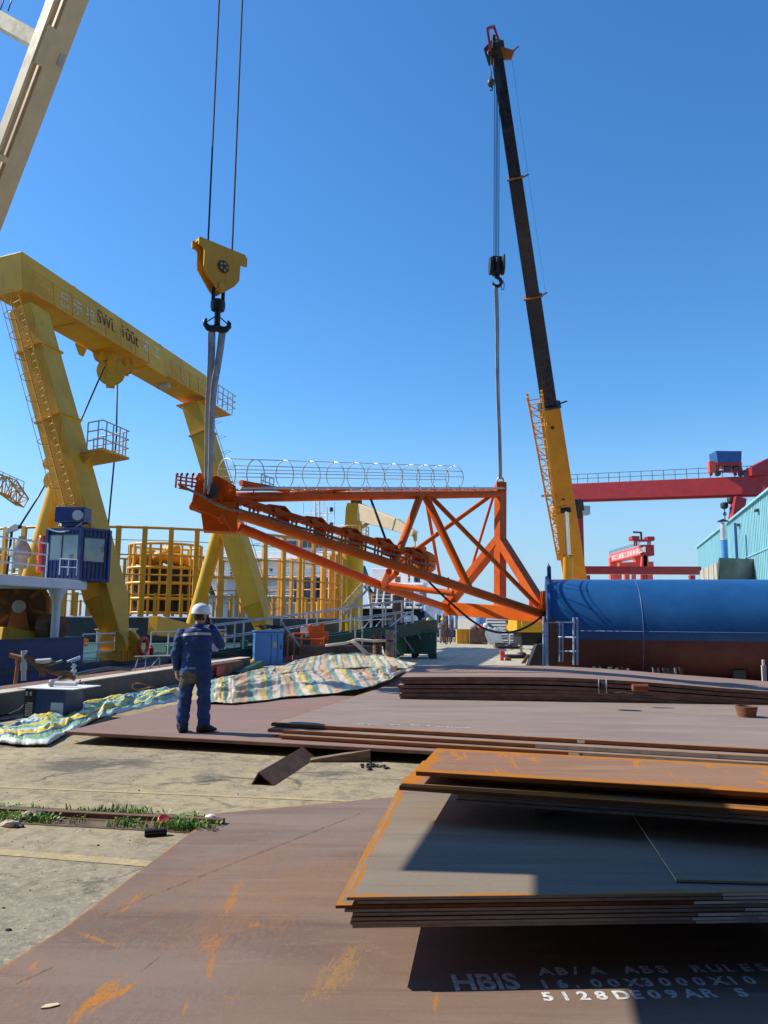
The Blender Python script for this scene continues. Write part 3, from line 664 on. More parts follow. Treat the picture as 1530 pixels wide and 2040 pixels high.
# ---- two unseen plates added overhead at left, shaped to shade the near stacks
S5 = 5.9
def back(p, s): return V((p.x - 1.09 * s, p.y + .22 * s, p.z + s))
q1, q2, q3 = G(803, 1735, ZN), G(1063, 1743, ZN), G(1063, 1779, ZN)
ud = V((.238, 1, 0)); far = 1.12
e = (q2 - q1); bk = lambda x: 5.55 - .2415 * (x - .6)
x0, x1 = q1.x + .24 * (bk(.36) - q1.y), (q1 + e * 3.0).x + .2
A4 = [q1, q1 + e * 3.0, V((x1, bk(x1), q1.z)), V((x0, bk(x0), q1.z))]
B0 = q2 + (q3 - q2) * 7; B4 = [B0, B0 + V((1.9, -.1, 0)), q2 + V((1.6, .35, 0)), q2 + ud * .5]
for i, (c4, lab) in enumerate(((A4, 'steel plate slung overhead left of the yard, longer one'), (B4, 'steel plate slung overhead left of the yard, squarer one'))):
    c4 = [back(p, S5 + .03 * i) for p in c4]
    pl = plate(lab, c4, c4[0].z, .02, MT['st_near'], MT['edge_grey'], .1)
    mb = MB(); cen = sum((V(p) for p in c4), V()) / 4; top = cen + V((0, 0, 3.2))
    for p in c4:
        q = V(p).lerp(cen, .12); mb.tube(q, top, .008, n=6)
    mb.tube(top, top + V((0, 0, 26)), .012, n=6); mb.build('shade_plate_sling', MT['cable'], pl)
# ---- small loose things near by
mb = MB(); p0, p1 = G(500, 1563, 0), G(592, 1508, 0)
ax = (p1 - p0).normalized(); s = V((ax.y, -ax.x, 0))
prof = [(0, 0), (.08, .135), (.27, 0), (.245, 0), (.08, .117), (.018, 0)]
mb.prism([p0 + s * x + Z1 * (z + .002) for x, z in prof], (p1 - p0))
tag(mb.build('angle_iron', MT['rust'], bevel=.003), 'rusty brown steel angle bar lying tent-like on the concrete', 'steel angle')
mb = MB(); a, b = G(617, 1519, 0), G(738, 1518, 0); n_ = V((0, .16, 0))
mb.add([a, b, b + n_, a + n_, a + Z1 * .03, b + Z1 * .15, b + n_ + Z1 * .14, a + n_ + Z1 * .03], [(3, 2, 1, 0), (4, 5, 6, 7), (0, 1, 5, 4), (1, 2, 6, 5), (2, 3, 7, 6), (3, 0, 4, 7)])
tag(mb.build('timber_wedge', MT['wood'], bevel=.006), 'splintered dark timber wedge lying in front of the middle plate stack', 'timber')
mb = MB(); rg = random.Random(4); c = G(747, 1529)
for i in range(26):
    p = c + V((rg.gauss(0, .09), rg.gauss(0, .09), .012)); mb.ell(p, (rg.uniform(.01, .04), rg.uniform(.01, .03), rg.uniform(.01, .022)), 6, 4)
tag(mb.build('slag_lumps', MT['blk']), 'small heap of black slag crumbs on the concrete', 'slag')
mb = MB(); a = G(288, 1659, .032); b = a + V((.17, .055, 0)); sd_, u_, d__ = frame(b - a)
mb.loft([[p + (sd_ * math.cos(2 * PI * j / 14) + u_ * math.sin(2 * PI * j / 14)) * r for j in range(14)] for p, r in ((a, .022), (a, .030), (b, .030), (b, .022), (a + d__ * .05, .022))])
tag(mb.build('pipe_offcut', MT['blk'], smooth=True, auto=40), 'short black pipe offcut lying beside the weedy rail strip', 'pipe')
mb = MB(); p = G(326, 1634, .05); mb.lathe(p, (.3, -.5, .8), [(.0, -.02), (.05, -.02), (.055, .012), (.045, .02), (0, .012)], 14)
tag(mb.build('bottle_cap', MT['red'], smooth=True, auto=40), 'crumpled red plastic lid caught in the grass', 'litter')
mb = MB(); p = G(421, 1630, .04)
mb.loft([[p + V((x, 0, 0)) + V((0, math.cos(2 * PI * j / 12) * r, math.sin(2 * PI * j / 12) * r * (1 + .2 * math.sin(5 * x * 20 + j)))) for j in range(12)] for x, r in ((-.06, .01), (-.05, .028), (-.01, .032), (.03, .03), (.05, .012), (.07, .01))])
tag(mb.build('plastic_bottle', MT['plas'], smooth=True), 'crushed clear plastic bottle at the corner of the huge brown sheet', 'bottle')
for i, (px, py, s, lab) in enumerate(((22, 1641, .06, 'pale broken stone at the left end of the weedy strip'), (38, 1646, .03, 'small dark stone next to the pale broken stone'), (62, 1625, .07, 'crumpled grey rag lying on the weeds'))):
    mb = MB(); p = G(px, py, s * .35); mb.ell(p, (s * 1.5, s, s * .6), 10, 6)
    for v in mb.v: v += V((noise.noise(v * 30), noise.noise(v * 30 + V((5, 0, 0))), noise.noise(v * 30 + V((9, 0, 0))))) * s * .5
    tag(mb.build(['stone', 'stone', 'rag'][i], [MT['curbl'], MT['dkg'], MT['cloth']][i]), lab, ['stone', 'stone', 'rag'][i])
mb = MB(); p = G(97, 2005, FLZ + .003); mb.prism([p + V(q) for q in ((-.03, -.022, 0), (.01, -.012, 0), (.045, .012, 0), (.03, .03, 0), (-.02, .012, 0))], (0, 0, .004))
tag(mb.build('wood_chip', MT['cream']), 'pale wood chip on the big brown steel sheet', 'wood chip')
# cable reel, short rusty pipe, rusty cup on the far plates
p = P(1201, 1381, 13.1)
reel = thing('cable_reel', 'small grey cable reel standing in front of the far bent plates', 'cable reel', p)
ax = V((.95, -.3, 0)).normalized(); c = p + V((0, 0, .115))
for s in (-1, 1):
    mb = MB(); mb.lathe(c + ax * (.06 * s), ax, [(.0, -.006), (.115, -.006), (.115, .006), (.0, .006)], 24); mb.build('flange', MT['gry'], reel, True, auto=40)
mb = MB(); mb.lathe(c, ax, [(.075, -.055), (.085, -.03), (.085, .03), (.075, .055)], 20); mb.build('wound_wire', MT['blk'], reel, True, auto=40)
mb = MB(); a, b = P(1259, 1370, 13.5), P(1290, 1373, 13.5); a.z = b.z = max(a.z, .24); mb.lathe(a, b - a, [(.035, 0), (.062, .01), (.062, (b - a).length), (.05, (b - a).length + .005)], 16)
tag(mb.build('pipe_offcut', MT['edge_rust'], smooth=True, auto=40), 'short rusty orange pipe offcut lying under the far bent plates', 'pipe')
mb = MB(); p = P(1486, 1392, 12.3); p.z = ZM + .0; mb.lathe(p, (0, 0, 1), [(0, 0), (.13, 0), (.165, .16), (.15, .165), (.12, .03)], 18)
tag(mb.build('rusty_pot', MT['rust'], smooth=True, auto=40), 'brown rusty pot at the right back edge of the middle stack', 'pot')
mb = MB(); mb.path([P(1215, 1381, 13), P(1240, 1379, 12.9), P(1262, 1383, 12.8), P(1300, 1386, 12.8)], .01, 6)
tag(mb.build('electric_cable', MT['blk']), 'black cable trailing from the small reel across the plates', 'cable')
# ================================================================ BARGE with A-frame (harbour side, left)
D = V((.2306, .9730, 0)); N_ = V((-.9730, .2306, 0))            # along the rail / inboard
H0 = V((-11.07, 29.0, 0))                                        # on the hull side line
DK = .05
def BP(a, b, z): return H0 + D * a + N_ * b + V((0, 0, z))       # along, inboard, height
barge = thing('work_barge', 'blue hulled work barge carrying yellow gear, moored along the quay', 'barge', BP(0, 0, DK))
mb = MB(); mb.prism([BP(-14, 0, -2), BP(-14, 0, DK - .12), BP(34, 0, DK - .12), BP(34, 0, -2)], N_ * 34); mb.build('hull', MT['blud'], barge)
mb = MB(); mb.prism([BP(-14, -.03, DK - .115), BP(-14, -.03, DK), BP(34, -.03, DK), BP(34, -.03, DK - .115)], N_ * 34); mb.build('deck', MT['grnd'], barge)
mb = MB(); mb.prism([BP(-14, -.02, DK + .005), BP(-14, -.02, .98), BP(-.1, -.02, .98), BP(-.1, -.02, DK + .005)], N_ * .10)
mb.box(BP(-7, .03, 1.0), (14, .22, .04), (D, N_, Z1)); mb.build('bulwark', MT['blud'], barge)
for k in range(4):
    mb = MB(); p = BP(2.2 + 7 * k, -.12, -.35); mb.box(p, (5.5, .2, .4), (D, N_, Z1)); mb.build('rubbing_strip', MT['blud'], barge, bevel=.05)
mb = MB(); rails(mb, [BP(0, .1, DK), BP(3.2, .1, DK)], 1.05, 3, .03, 2)
mb.beam(BP(2.4, .1, DK), BP(3.15, .1, DK + 1.0), .05, .05); mb.build('railing', MT['wht'], barge)
mb = MB(); rails(mb, [BP(4.9, .1, DK), BP(12.4, .1, DK)], 1.05, 5, .028, 1); mb.build('railing', MT['wht'], barge)
for a, s in ((5.6, .6), (6.3, .45), (9.8, .7)):
    mb = MB(); mb.box(BP(a, 1.5, DK + .22 * s), (1.3 * s, .7, .45 * s), (D, N_, Z1)); mb.build('deck_box', MT['grn'] if s > .5 else MT['wht'], barge, bevel=.02)
mb = MB(); mb.box(BP(6.2, 2.6, .85), (2.0, .8, .55), (D, N_, Z1)); mb.box(BP(6.2, 2.6, 1.17), (2.2, .9, .06), (D, N_, Z1)); mb.build('deck_cabinet', MT['cream'], barge, bevel=.03)
mb = MB(); mb.beam(BP(7.6, 1.6, 1.35), BP(15.5, 1.6, .6), .5, .9, w1=.4, h1=.5); mb.build('ramp_girder', MT['yel'], barge, bevel=.02)
mb = MB(); mb.beam(BP(-1.0, 2.9, 1.05), BP(2.3, 1.5, .7), .4, .6, w1=.3, h1=.3); mb.build('ramp_girder', MT['yel'], barge, bevel=.02)
# life buoy
p = P(286, 1287, 31.8)
lb = thing('life_buoy', 'orange red life buoy hanging on the white barge railing', 'life buoy', p)
mb = MB(); mb.torus(p, N_, .31, .075, 32, 12); mb.build('ring', MT['redb'], lb, True)
for k in range(4):
    mb = MB(); a = PI / 4 + k * PI / 2; c = p + D * math.cos(a) * .31 + Z1 * math.sin(a) * .31
    mb.lathe(c - (Z1 * math.cos(a) - D * math.sin(a)) * .05, Z1 * math.cos(a) - D * math.sin(a), [(.079, 0), (.079, .1)], 14); mb.build('band', MT['redb'], lb, True, auto=40)
mb = MB(); a = P(301, 1298, 32.6); mb.lathe(a - Z1 * .15, Z1, [(0, 0), (.09, .0), (.1, .05), (.1, .3), (.05, .34), (.04, .4), (0, .4)], 14)
tag(mb.build('fire_extinguisher', MT['red'], smooth=True, auto=40), 'small red extinguisher on the barge railing beside the life buoy', 'extinguisher')
# ---- A-frame
F1, F2 = V((-10.67, 31.7, .5)), V((-7.02, 47.1, .5)); LEAN = N_ * 6.0 + V((0, 0, 16.2))
T1, T2 = F1 + LEAN, F2 + LEAN
AF = thing('portal_gantry', 'tall yellow portal frame leaning over the barge lettered SWL 100t', 'A-frame', (F1 + F2) / 2)
LU = LEAN.normalized(); LS = D.cross(LU).normalized()            # LS: face normal toward the quay
if LS.dot(N_) > 0: LS = -LS
for f in (F1, F2):
    e = f + LU * 15.7; ax = (D, LS, LU)
    mb = MB()
    def sec(p, a, b): return [p + D * (i * a / 2) + LS * (j * b / 2) for i, j in ((-1, -1), (1, -1), (1, 1), (-1, 1))]
    mb.loft([sec(f + LU * .3, .6, .7), sec(f + LU * 2.2, 1.42, 1.2), sec(f + LU * 8, 1.42, 1.2), sec(e, 1.3, 1.15)])
    lg = mb.build('leg', MT['yel'], AF, bevel=.03)
    mb = MB()
    for t in (10.2, 13.6): mb.loft([sec(f + LU * t, 1.55, 1.32), sec(f + LU * (t + .08), 1.55, 1.32)])
    mb.build('stiffener', MT['yel'], lg)
    mb = MB(); mb.lathe(f - D * .6 + V((0, 0, .1)), D, [(.0, 0), (.62, 0), (.62, .22), (.3, .24), (.3, .96), (.62, .98), (.62, 1.2), (0, 1.2)], 24); mb.build('foot_hinge', MT['yel'], AF, True, auto=40)
    mb = MB(); mb.box(f - V((0, 0, .28)), (1.5, 1.1, .42), (D, N_, Z1)); 
    for k in range(9): mb.box(f + D * (-.7 + .175 * k) - N_ * .58 - V((0, 0, .28)), (.06, .1, .42), (D, N_, Z1))
    mb.build('base_seat', MT['yelo'], AF)
    a = f + LU * 7.4 - LS * .85; b = V((a.x, a.y, 0)) + N_ * 1.9 + D * .2 + V((0, 0, .3))
    mb = MB(); mb.tube(a, b, .42, .42, 20); st = mb.build('back_stay', MT['yelb'], AF, True, auto=40)
    mb = MB(); mb.lathe(a + LU * .35 - D * .3, D, [(0, 0), (.4, 0), (.4, .6), (0, .6)], 18); mb.lathe(a + LU * 1.15 - D * .25, D, [(0, 0), (.26, 0), (.26, .5), (0, .5)], 16); mb.build('stay_eye', MT['yel'], AF, True, auto=40)
BU = (LU * .35 + Z1 * .65).normalized(); BU = (BU - D * BU.dot(D)).normalized(); BS = D.cross(BU).normalized()
if BS.dot(N_) > 0: BS = -BS
# beam
b0, b1 = T1 - D * .85, T2 + D * 2.6
def bsec(p, a, b): return [p + BS * (i * a / 2) + BU * (j * b / 2) for i, j in ((-1, -1), (1, -1), (1, 1), (-1, 1))]
mb = MB(); mb.loft([bsec(b0, 1.5, 1.85), bsec(b1 - D * 1.5, 1.5, 1.85), bsec(b1, 1.4, 1.4)]); beam = mb.build('crossbeam', MT['yel'], AF, bevel=.04)
mb = MB()
for t in (3.0, 6.4, 9.6, 13.2): mb.box(T1 + D * t - BU * .94, (.12, 1.4, .05), (D, BS, BU))
mb.build('underside_rib', MT['yelo'], beam)
mb = MB()
for t in (4.9, 8.1): mb.prism([T1 + D * t - BU * 1.0 - BS * .72, T1 + D * (t + .9) - BU * 1.0 - BS * .72, T1 + D * (t + .6) - BU * 1.5 - BS * .72, T1 + D * (t + .3) - BU * 1.5 - BS * .72], BS * .1)
mb.build('pad_eye', MT['yel'], beam)
mb = MB()
for t in (3.6, 12.0): mb.prism([T1 + D * (t - .3) + BU * 1.1, T1 + D * (t + .3) + BU * 1.1, T1 + D * (t + .1) + BU * 1.35, T1 + D * (t - .1) + BU * 1.35], BS * .3)
mb.build('top_lug', MT['yel'], beam)
# walkway ledge and hand rails along the quay face
def BF(t, h, o=0.0): return T1 + D * t + BU * h + BS * (.75 + o)
def walk(t0, t1, h0, n, w_=.6):
    mb = MB(); mb.box(BF((t0 + t1) / 2, h0, w_ / 2), (t1 - t0, w_, .05), (D, BS, BU)); mb.build('walkway', MT['yelo'], AF)
    mb = MB(); o = w_ - .04
    for k in (1, 2): mb.tube(BF(t0, h0 + .55 * k, o), BF(t1, h0 + .55 * k, o), .028, n=6)
    for i in range(n + 1): mb.tube(BF(t0 + (t1 - t0) * i / n, h0, o), BF(t0 + (t1 - t0) * i / n, h0 + 1.1, o), .03, n=6)
    mb.build('walkway_railing', MT['yelo'], AF)
walk(-.5, 9.2, -.98, 7, .32); walk(11.8, 17.6, -.98, 5, .32)
mb = MB(); mb.box(T2 + D * 1.6 - BU * 1.35 + BS * .3, (3.8, 2.1, .08), (D, BS, BU)); mb.build('end_platform', MT['yelo'], AF)
mb = MB()
q = [T2 + D * 1.0 - BU * 1.3 + BS * 1.55, T2 + D * 3.75 - BU * 1.3 + BS * 1.55, T2 + D * 3.75 - BU * 1.3 - BS * .95]
rails(mb, q, 1.3, 7, .032, 2); mb.build('platform_railing', MT['gry'], AF)
mb = MB(); c = F1 + LU * 8.6; mb.prism([c + D * .0 + BS * .7, c + D * .0 + BS * 1.65, c + D * 2.1 + BS * 1.65, c + D * 2.1 - BS * .3], V((0, 0, .1)))
mb.prism([c + BS * .72 - V((0, 0, .5)), c + BS * 1.35 - V((0, 0, .02)), c + BS * .72 - V((0, 0, .02))], D * .1); mb.build('leg_platform', MT['yelo'], AF)
mb = MB(); rails(mb, [c + BS * .9 + V((0, 0, .1)), c + BS * 1.6 + V((0, 0, .1)), c + D * 2.05 + BS * 1.6 + V((0, 0, .1)), c + D * 2.05 - BS * .2 + V((0, 0, .1))], 1.2, 9, .03, 2); mb.build('platform_railing', MT['gry'], AF)
# caged ladder up the near leg
def ladder(f, side, h0, h1, hoops=True):
    lo, hi = f + LU * h0 + side, f + LU * h1 + side; sd = LS; out = -D
    mb = MB()
    for s in (-.24, .24): mb.tube(lo + sd * s, hi + sd * s, .03, n=6)
    n = int((h1 - h0) / .33)
    for i in range(n): p = lo.lerp(hi, (i + .5) / n); mb.tube(p - sd * .24, p + sd * .24, .018, n=5)
    for i in range(int((h1 - h0) / 2)): p = lo.lerp(hi, (i + .5) / ((h1 - h0) / 2)); mb.tube(p, p - out * .2, .03, n=5)
    la = mb.build('ladder', MT['yelo'], AF)
    mb = MB(); m = int((h1 - h0 - 2) / 1.0)
    for i in range(m + 1):
        p = lo + LU * (2 + i * (h1 - h0 - 2) / m)
        mb.path([p + sd * (.38 * math.cos(a)) + out * (.40 + .42 * math.sin(a)) for a in [(-.35 + 1.7 * j / 10) * PI for j in range(11)]], .02, 5)
    for a in (-.1, .25, .5, .75, 1.1):
        o = sd * (.38 * math.cos(a * PI)) + out * (.40 + .42 * math.sin(a * PI)); mb.tube(lo + LU * 2 + o, hi + o, .014, n=5)
    mb.build('safety_cage', MT['yelo'], la)
ladder(F1, -D * .86 + LS * .05, 3.0, 16.0)
mb = MB(); lo, hi = F2 + D * .0 + LS * .8 + LU * 1.5, F2 + LS * .75 + LU * 14.2
for s in (.1, .5): mb.tube(lo + D * s, hi + D * s, .02, n=5)
for i in range(13): p = lo.lerp(hi, i / 12); mb.path([p + D * .1, p + D * .1 + LS * .45, p + D * .5 + LS * .5, p + D * .5], .014, 5)
mb.build('ladder', MT['yelo'], AF)
# lettering
def bt(s, m, px, py, size, sx=1.):
    o = RP(px, py, BF(0, 0, .012), BS); return text(s, 'lettering', m, AF, o, D, BU, size, .004, sx, None, .0)
bt('吕', MT['letf'], 118, 603, .82); bt('示', MT['letf'], 145, 619, .82); bt('担', MT['letf'], 171, 634, .82)
bt('SWL', MT['letk'], 194, 641, 1.05, .80); bt('100t', MT['letk'], 241, 670, 1.05, .92)
bt('海', MT['letf'], 284, 695, .82); bt('工', MT['letf'], 306, 707, .82)
# sheave blocks under the beam
def sheave(c, r, nm, lab):
    t = thing(nm, lab, 'sheave block', c)
    ax = (BS * .5 + -D * .86).normalized()
    mb = MB(); mb.lathe(c - ax * .16, ax, [(0, 0), (r, 0), (r, .05), (r * .82, .1), (r * .82, .22), (r, .27), (r, .32), (0, .32)], 28); mb.build('wheel', MT['yel'], t, True, auto=40)
    mb = MB(); mb.torus(c, ax, r * .9, .05, 28, 8); mb.build('rope_groove', MT['cable'], t, True)
    mb = MB(); sd_, u_, _ = frame(ax)
    for s in (-1, 1): mb.box(c + ax * .2 * s + Z1 * r * .1, (r * .62, .05, r * 2.5), (sd_, ax, Z1))
    mb.lathe(c - ax * .3, ax, [(0, 0), (r * .18, 0), (r * .18, .6), (0, .6)], 14); mb.build('cheek_plate', MT['yel'], t, bevel=.02)
    return t
tc = T1 + (T2 - T1) * .47
shb = RP(221, 741, tc, BS); sheave(shb, .72, 'sheave_block', 'big yellow sheave hanging below the middle of the portal beam')
s1 = RP(202, 706, tc - BS * .3, BS); sheave(s1, .42, 'sheave_block', 'small yellow sheave at the left of the big hanging sheave')
s2 = RP(252, 730, tc + BS * .2, BS); sheave(s2, .42, 'sheave_block', 'small yellow sheave at the right of the big hanging sheave')
for px, py, lab in ((246, 711, 'round grey floodlight under the portal beam next to the sheaves'), (328, 762, 'round grey floodlight under the far part of the portal beam')):
    p = RP(px, py, T1, BS); fl_ = thing('floodlight', lab, 'floodlight', p)
    mb = MB(); mb.lathe(p + Z1 * .35, (.1, -.1, -1), [(0, 0), (.16, 0), (.2, .1), (.34, .25), (.34, .62), (.3, .7), (0, .7)], 18); mb.build('lamp_housing', MT['gry'], fl_, True, auto=40)
    mb = MB(); mb.beam(p + Z1 * .3, p + Z1 * .9 - BS * .1, .4, .12); mb.build('bracket', MT['yelo'], fl_)
def rope(name, pts, r, lab, m='cable', c='rope', n=6):
    mb = MB(); mb.path(pts, r, n); return tag(mb.build(name, MT[m], smooth=True), lab, c)
pl_ = P(205, 748, shb.y); rope('wire_rope', [shb - D * .6 + Z1 * .1, P(152, 858, 38.6), P(76, 990, 36.6), P(37, 1052, 35.5)], .05, 'thick black rope slanting from the big hanging sheave to the white block')
rope('wire_rope', [shb + D * .6, P(232, 870, shb.y + .9), P(214, 1064, shb.y + 1.2), P(203, 1200, shb.y + 1.3)], .05, 'thick black rope falling almost plumb from the big hanging sheave')
wb = P(24, 1054, 35.5); t = thing('snatch_block', 'white snatch block at the end of the slanting black rope', 'snatch block', wb)
mb = MB(); q = (P(40, 1050, 35.5) - P(8, 1060, 35.5)).normalized(); u_ = V((0, 0, 1))
mb.prism([wb + q * x + u_ * z - V((0, .1, 0)) for x, z in ((-.35, -.1), (-.2, .08), (.15, .2), (.32, .1), (.3, -.12), (-.3, -.16))], (0, .2, 0)); mb.build('cheek_plate', MT['wht'], t, bevel=.02)
mb = MB(); mb.beam(wb + q * .3 - u_ * .05, wb + q * .45 + u_ * .02, .1, .1); mb.tube(wb - u_ * .1, wb - u_ * 2.2 - q * .1, .06, n=8); mb.build('shackle', MT['cable'], t)
# ---- control cab and its white platform
def CP(a, b, z): return BP(a, b + .9, z)
plat = thing('cab_platform', 'chipped white steel platform on round posts above the blue bulwark', 'platform', CP(-3, 1, DK))
a1 = 1.25
mb = MB(); mb.prism([CP(-12, 0, 2.78), CP(-12, 0, 3.14), CP(a1, 0, 3.14), CP(a1, 0, 2.78)], N_ * 3.4); mb.build('deck_edge', MT['wht'], plat, bevel=.02)
for a, b in ((-9.6, .3), (-5.0, .3), (-.15, .3), (-4.0, 2.9), (-9.0, 2.9)):
    mb = MB(); p = CP(a, b, DK); mb.lathe(p, Z1, [(.15, 0), (.15, 2.1), (.15, 2.25), (.34, 2.72), (.34, 2.775)], 16); mb.build('post', MT['wht'], plat, True, auto=40)
mb = MB(); rails(mb, [CP(-12, .05, 3.14), CP(-1.2, .05, 3.14)], 1.25, 6, .03, 2); mb.build('railing', MT['wht'], plat)
cab0 = CP(-2.1, .35, 3.145); CW, CDp, CHh = 2.15, 1.75, 2.0
# cab axes turned so that a corner faces the viewer
ca, cb = V((.93, .36, 0)).normalized(), V((-.36, .93, 0)).normalized()
cc = P(157, 1147, 30.0); cc.z = 3.145; fl_c = cc; 
left = -V((.985, -.17, 0)); right = V((.80, .60, 0))
cab = thing('control_cab', 'blue container control cab with big windows on the white platform', 'control cab', cc)
Wl, Wr = 1.33, 1.22; ul = (P(91, 1140, 30.4) - cc); ul.z = 0; ul.normalize(); ur = (P(214, 1140, 30.9) - cc); ur.z = 0
LL = ((P(91, 1140, 30.4) - cc) * V((1, 1, 0)).length / 1).length if False else (V((P(91, 1140, 30.4).x, P(91, 1140, 30.4).y, 0)) - V((cc.x, cc.y, 0))).length
RR = ur.length; ur.normalize(); hh = 2.02
c4 = [cc + ul * LL, cc, cc + ur * RR, cc + ul * LL + ur * RR]
mb = MB()
def wallpanel(p, d, L, holes):
    """corrugated wall with one window: strips of ribs below and above the opening"""
    x0, x1, z0, z1 = holes; nrm = V((d.y, -d.x, 0)) if V((d.y, -d.x, 0)).dot(CAM - p) > 0 else V((-d.y, d.x, 0))
    def ribs(u0, u1, h0, h1):
        n = max(2, int((u1 - u0) / .085)); pr = []
        for i in range(n + 1): pr.append((u0 + (u1 - u0) * i / n, .03 * (i % 2)))
        for i in range(n):
            for (ua, oa), (ub, ob) in (((pr[i][0], 0.03 if i % 2 else 0), (pr[i + 1][0], 0.03 if i % 2 else 0)),):
                mb.add([p + d * ua - nrm * oa + Z1 * h0, p + d * ub - nrm * ob + Z1 * h0, p + d * ub - nrm * ob + Z1 * h1, p + d * ua - nrm * oa + Z1 * h1], [(0, 1, 2, 3)])
                o2 = .03 - oa
                mb.add([p + d * ub - nrm * ob + Z1 * h0, p + d * ub - nrm * o2 + Z1 * h0, p + d * ub - nrm * o2 + Z1 * h1, p + d * ub - nrm * ob + Z1 * h1], [(0, 1, 2, 3)])
    ribs(0, L, 0, z0); ribs(0, L, z1, hh); ribs(0, x0, z0, z1); ribs(x1, L, z0, z1)
    return nrm
nl = wallpanel(c4[0], -ul, LL, (.12, LL - .10, .80, 1.78)); nr = wallpanel(cc, ur, RR, (.14, RR - .18, .76, 1.68))
for p, d, L in ((c4[3], -ur, RR), (c4[3], ul * -1, LL)): mb.add([p, p + d * L, p + d * L + Z1 * hh, p + Z1 * hh], [(0, 1, 2, 3)])
mb.add([p + Z1 * hh for p in c4], [(0, 1, 2, 3)]); mb.add(c4, [(0, 1, 2, 3)])
mb.build('cab_wall', MT['blud'], cab, fix=False)
mb = MB()
for p in c4: mb.box(p + Z1 * hh / 2, (.14, .14, hh + .06), (ul, V((-ul.y, ul.x, 0)), Z1))
for i in range(4):
    for z in (.03, hh): mb.beam(c4[i] + Z1 * z, c4[(i + 1) % 4] + Z1 * z, .12, .12)
mb.build('corner_frame', MT['blud'], cab, bevel=.01)
def win(p, d, L, x0, x1, z0, z1, nrm, mull):
    mb = MB(); e = nrm * .02
    for (ua, ub, ha, hb) in ((x0, x1, z0 - .04, z0), (x0, x1, z1, z1 + .04), (x0 - .04, x0, z0, z1), (x1, x1 + .04, z0, z1)) + (((mull - .015, mull + .015, z0, z1),) if mull else ()):
        mb.box(p + d * (ua + ub) / 2 + Z1 * (ha + hb) / 2 + e, (ub - ua, .05, hb - ha), (d, nrm, Z1))
    f = mb.build('window', MT['blud'], cab)
    mb = MB(); mb.box(p + d * (x0 + x1) / 2 + Z1 * (z0 + z1) / 2 - nrm * .0, (x1 - x0, .012, z1 - z0), (d, nrm, Z1)); mb.build('pane', MT['glassb'], f)
win(c4[0], -ul, LL, .12, LL - .10, .80, 1.78, nl, LL * .45); win(cc, ur, RR, .14, RR - .18, .76, 1.68, nr, 0)
mb = MB(); ac = P(146, 1027, 30.4); mb.box(ac, (1.15, .8, .6)); mb.box(ac + V((.35, -.42, .0)), (.42, .04, .5)); mb.box(ac - V((0, 0, .38)), (.7, .5, .16)); mb.build('roof_unit', MT['blud'], cab, bevel=.02)
mb = MB(); mb.lathe(ac + V((.38, -.45, -.05)), (0, -1, 0), [(0, 0), (.2, 0), (.2, .1), (0, .1)], 16); mb.path(cat(ac + V((.5, -.3, -.3)), P(95, 1052, 30.2), .25), .03, 6); mb.build('roof_hose', MT['gry'], cab, True, auto=40)
mb = MB(); rails(mb, [P(118, 1145, 29.4) , P(152, 1147, 29.4)], .62, 2, .018, 1)
mb.build('front_rail', MT['wht'], cab)
# winch under the platform
wc = P(38, 1208, 29.6); win_ = thing('mooring_winch', 'big orange brown winch drum under the white platform', 'winch', V((wc.x, wc.y, DK)))
ax = (V((.35, -.93, 0))).normalized(); sd_, u_, _ = frame(ax)
for s in (-.35, .35):
    mb = MB(); c = wc - ax * (.5 + s); mb.torus(c, ax, 1.02, .09, 36, 8)
    for k in range(6):
        a = k * PI / 3 + .3; mb.beam(c, c + (sd_ * math.cos(a) + u_ * math.sin(a)) * 1.0, .14, .05, up=ax)
    mb.build('drum_flange', MT['winch'], win_, True, auto=40)
mb = MB(); mb.lathe(wc - ax * .83, ax, [(.0, 0), (.99, 0), (.99, .03), (.7, .04), (.7, .66), (.99, .67), (.99, .70), (0, .71)], 32); mb.build('rope_drum', MT['rust'], win_, True, auto=40)
mb = MB(); mb.lathe(wc - ax * .2, ax, [(.0, 0), (.24, 0), (.24, .35), (.15, .38), (0, .38)], 20); mb.build('bearing', MT['gry'], win_, True, auto=40)
mb = MB(); c = wc - Z1 * .65
mb.prism([c + sd_ * x + Z1 * z for x, z in ((-.55, -.6), (.45, -.6), (.22, .55), (-.22, .55))], ax * .12); mb.build('stand', MT['winch'], win_, bevel=.02)
mb = MB(); c = P(112, 1248, 30.0); mb.lathe(c - V((.5, .2, .0)), V((.95, -.1, 0)), [(0, 0), (.42, 0), (.48, .1), (.48, .5), (.4, .55), (.4, .9), (.3, .95), (0, .95)], 22); mb.build('motor', MT['rust'], win_, True, auto=40)
mb = MB(); c = P(98, 1230, 31.2); mb.ell(c, (.42, .42, .42), 20, 12); t = tag(mb.build('mooring_float', MT['cream'], smooth=True), 'round cream float behind the winch motor', 'float')
# white ventilator and red white bundle on the platform
mb = MB(); p = P(38, 1132, 31.5); mb.lathe(p, Z1, [(0, 0), (.28, 0), (.3, .4), (.42, .5), (.42, .75), (.3, 1.0), (.13, 1.2), (.13, 1.3), (0, 1.3)], 18)
tag(mb.build('ventilator', MT['conw'], smooth=True, auto=40), 'pale grey mushroom ventilator on the white platform left of the cab', 'ventilator')
mb = MB(); p = P(80, 1140, 30.6); rg = random.Random(8)
mb.loft([[p + V((.14 * math.cos(2 * PI * j / 12) * (1 + .3 * math.sin(3 * z * 4 + j)), .14 * math.sin(2 * PI * j / 12), z)) * 1 for j in range(12)] for z in [0, .15, .35, .6, .85, 1.1, 1.3, 1.45]])
tag(mb.build('coiled_hose', MT['redb'], smooth=True), 'red and white hose bundle hanging beside the blue cab', 'hose')
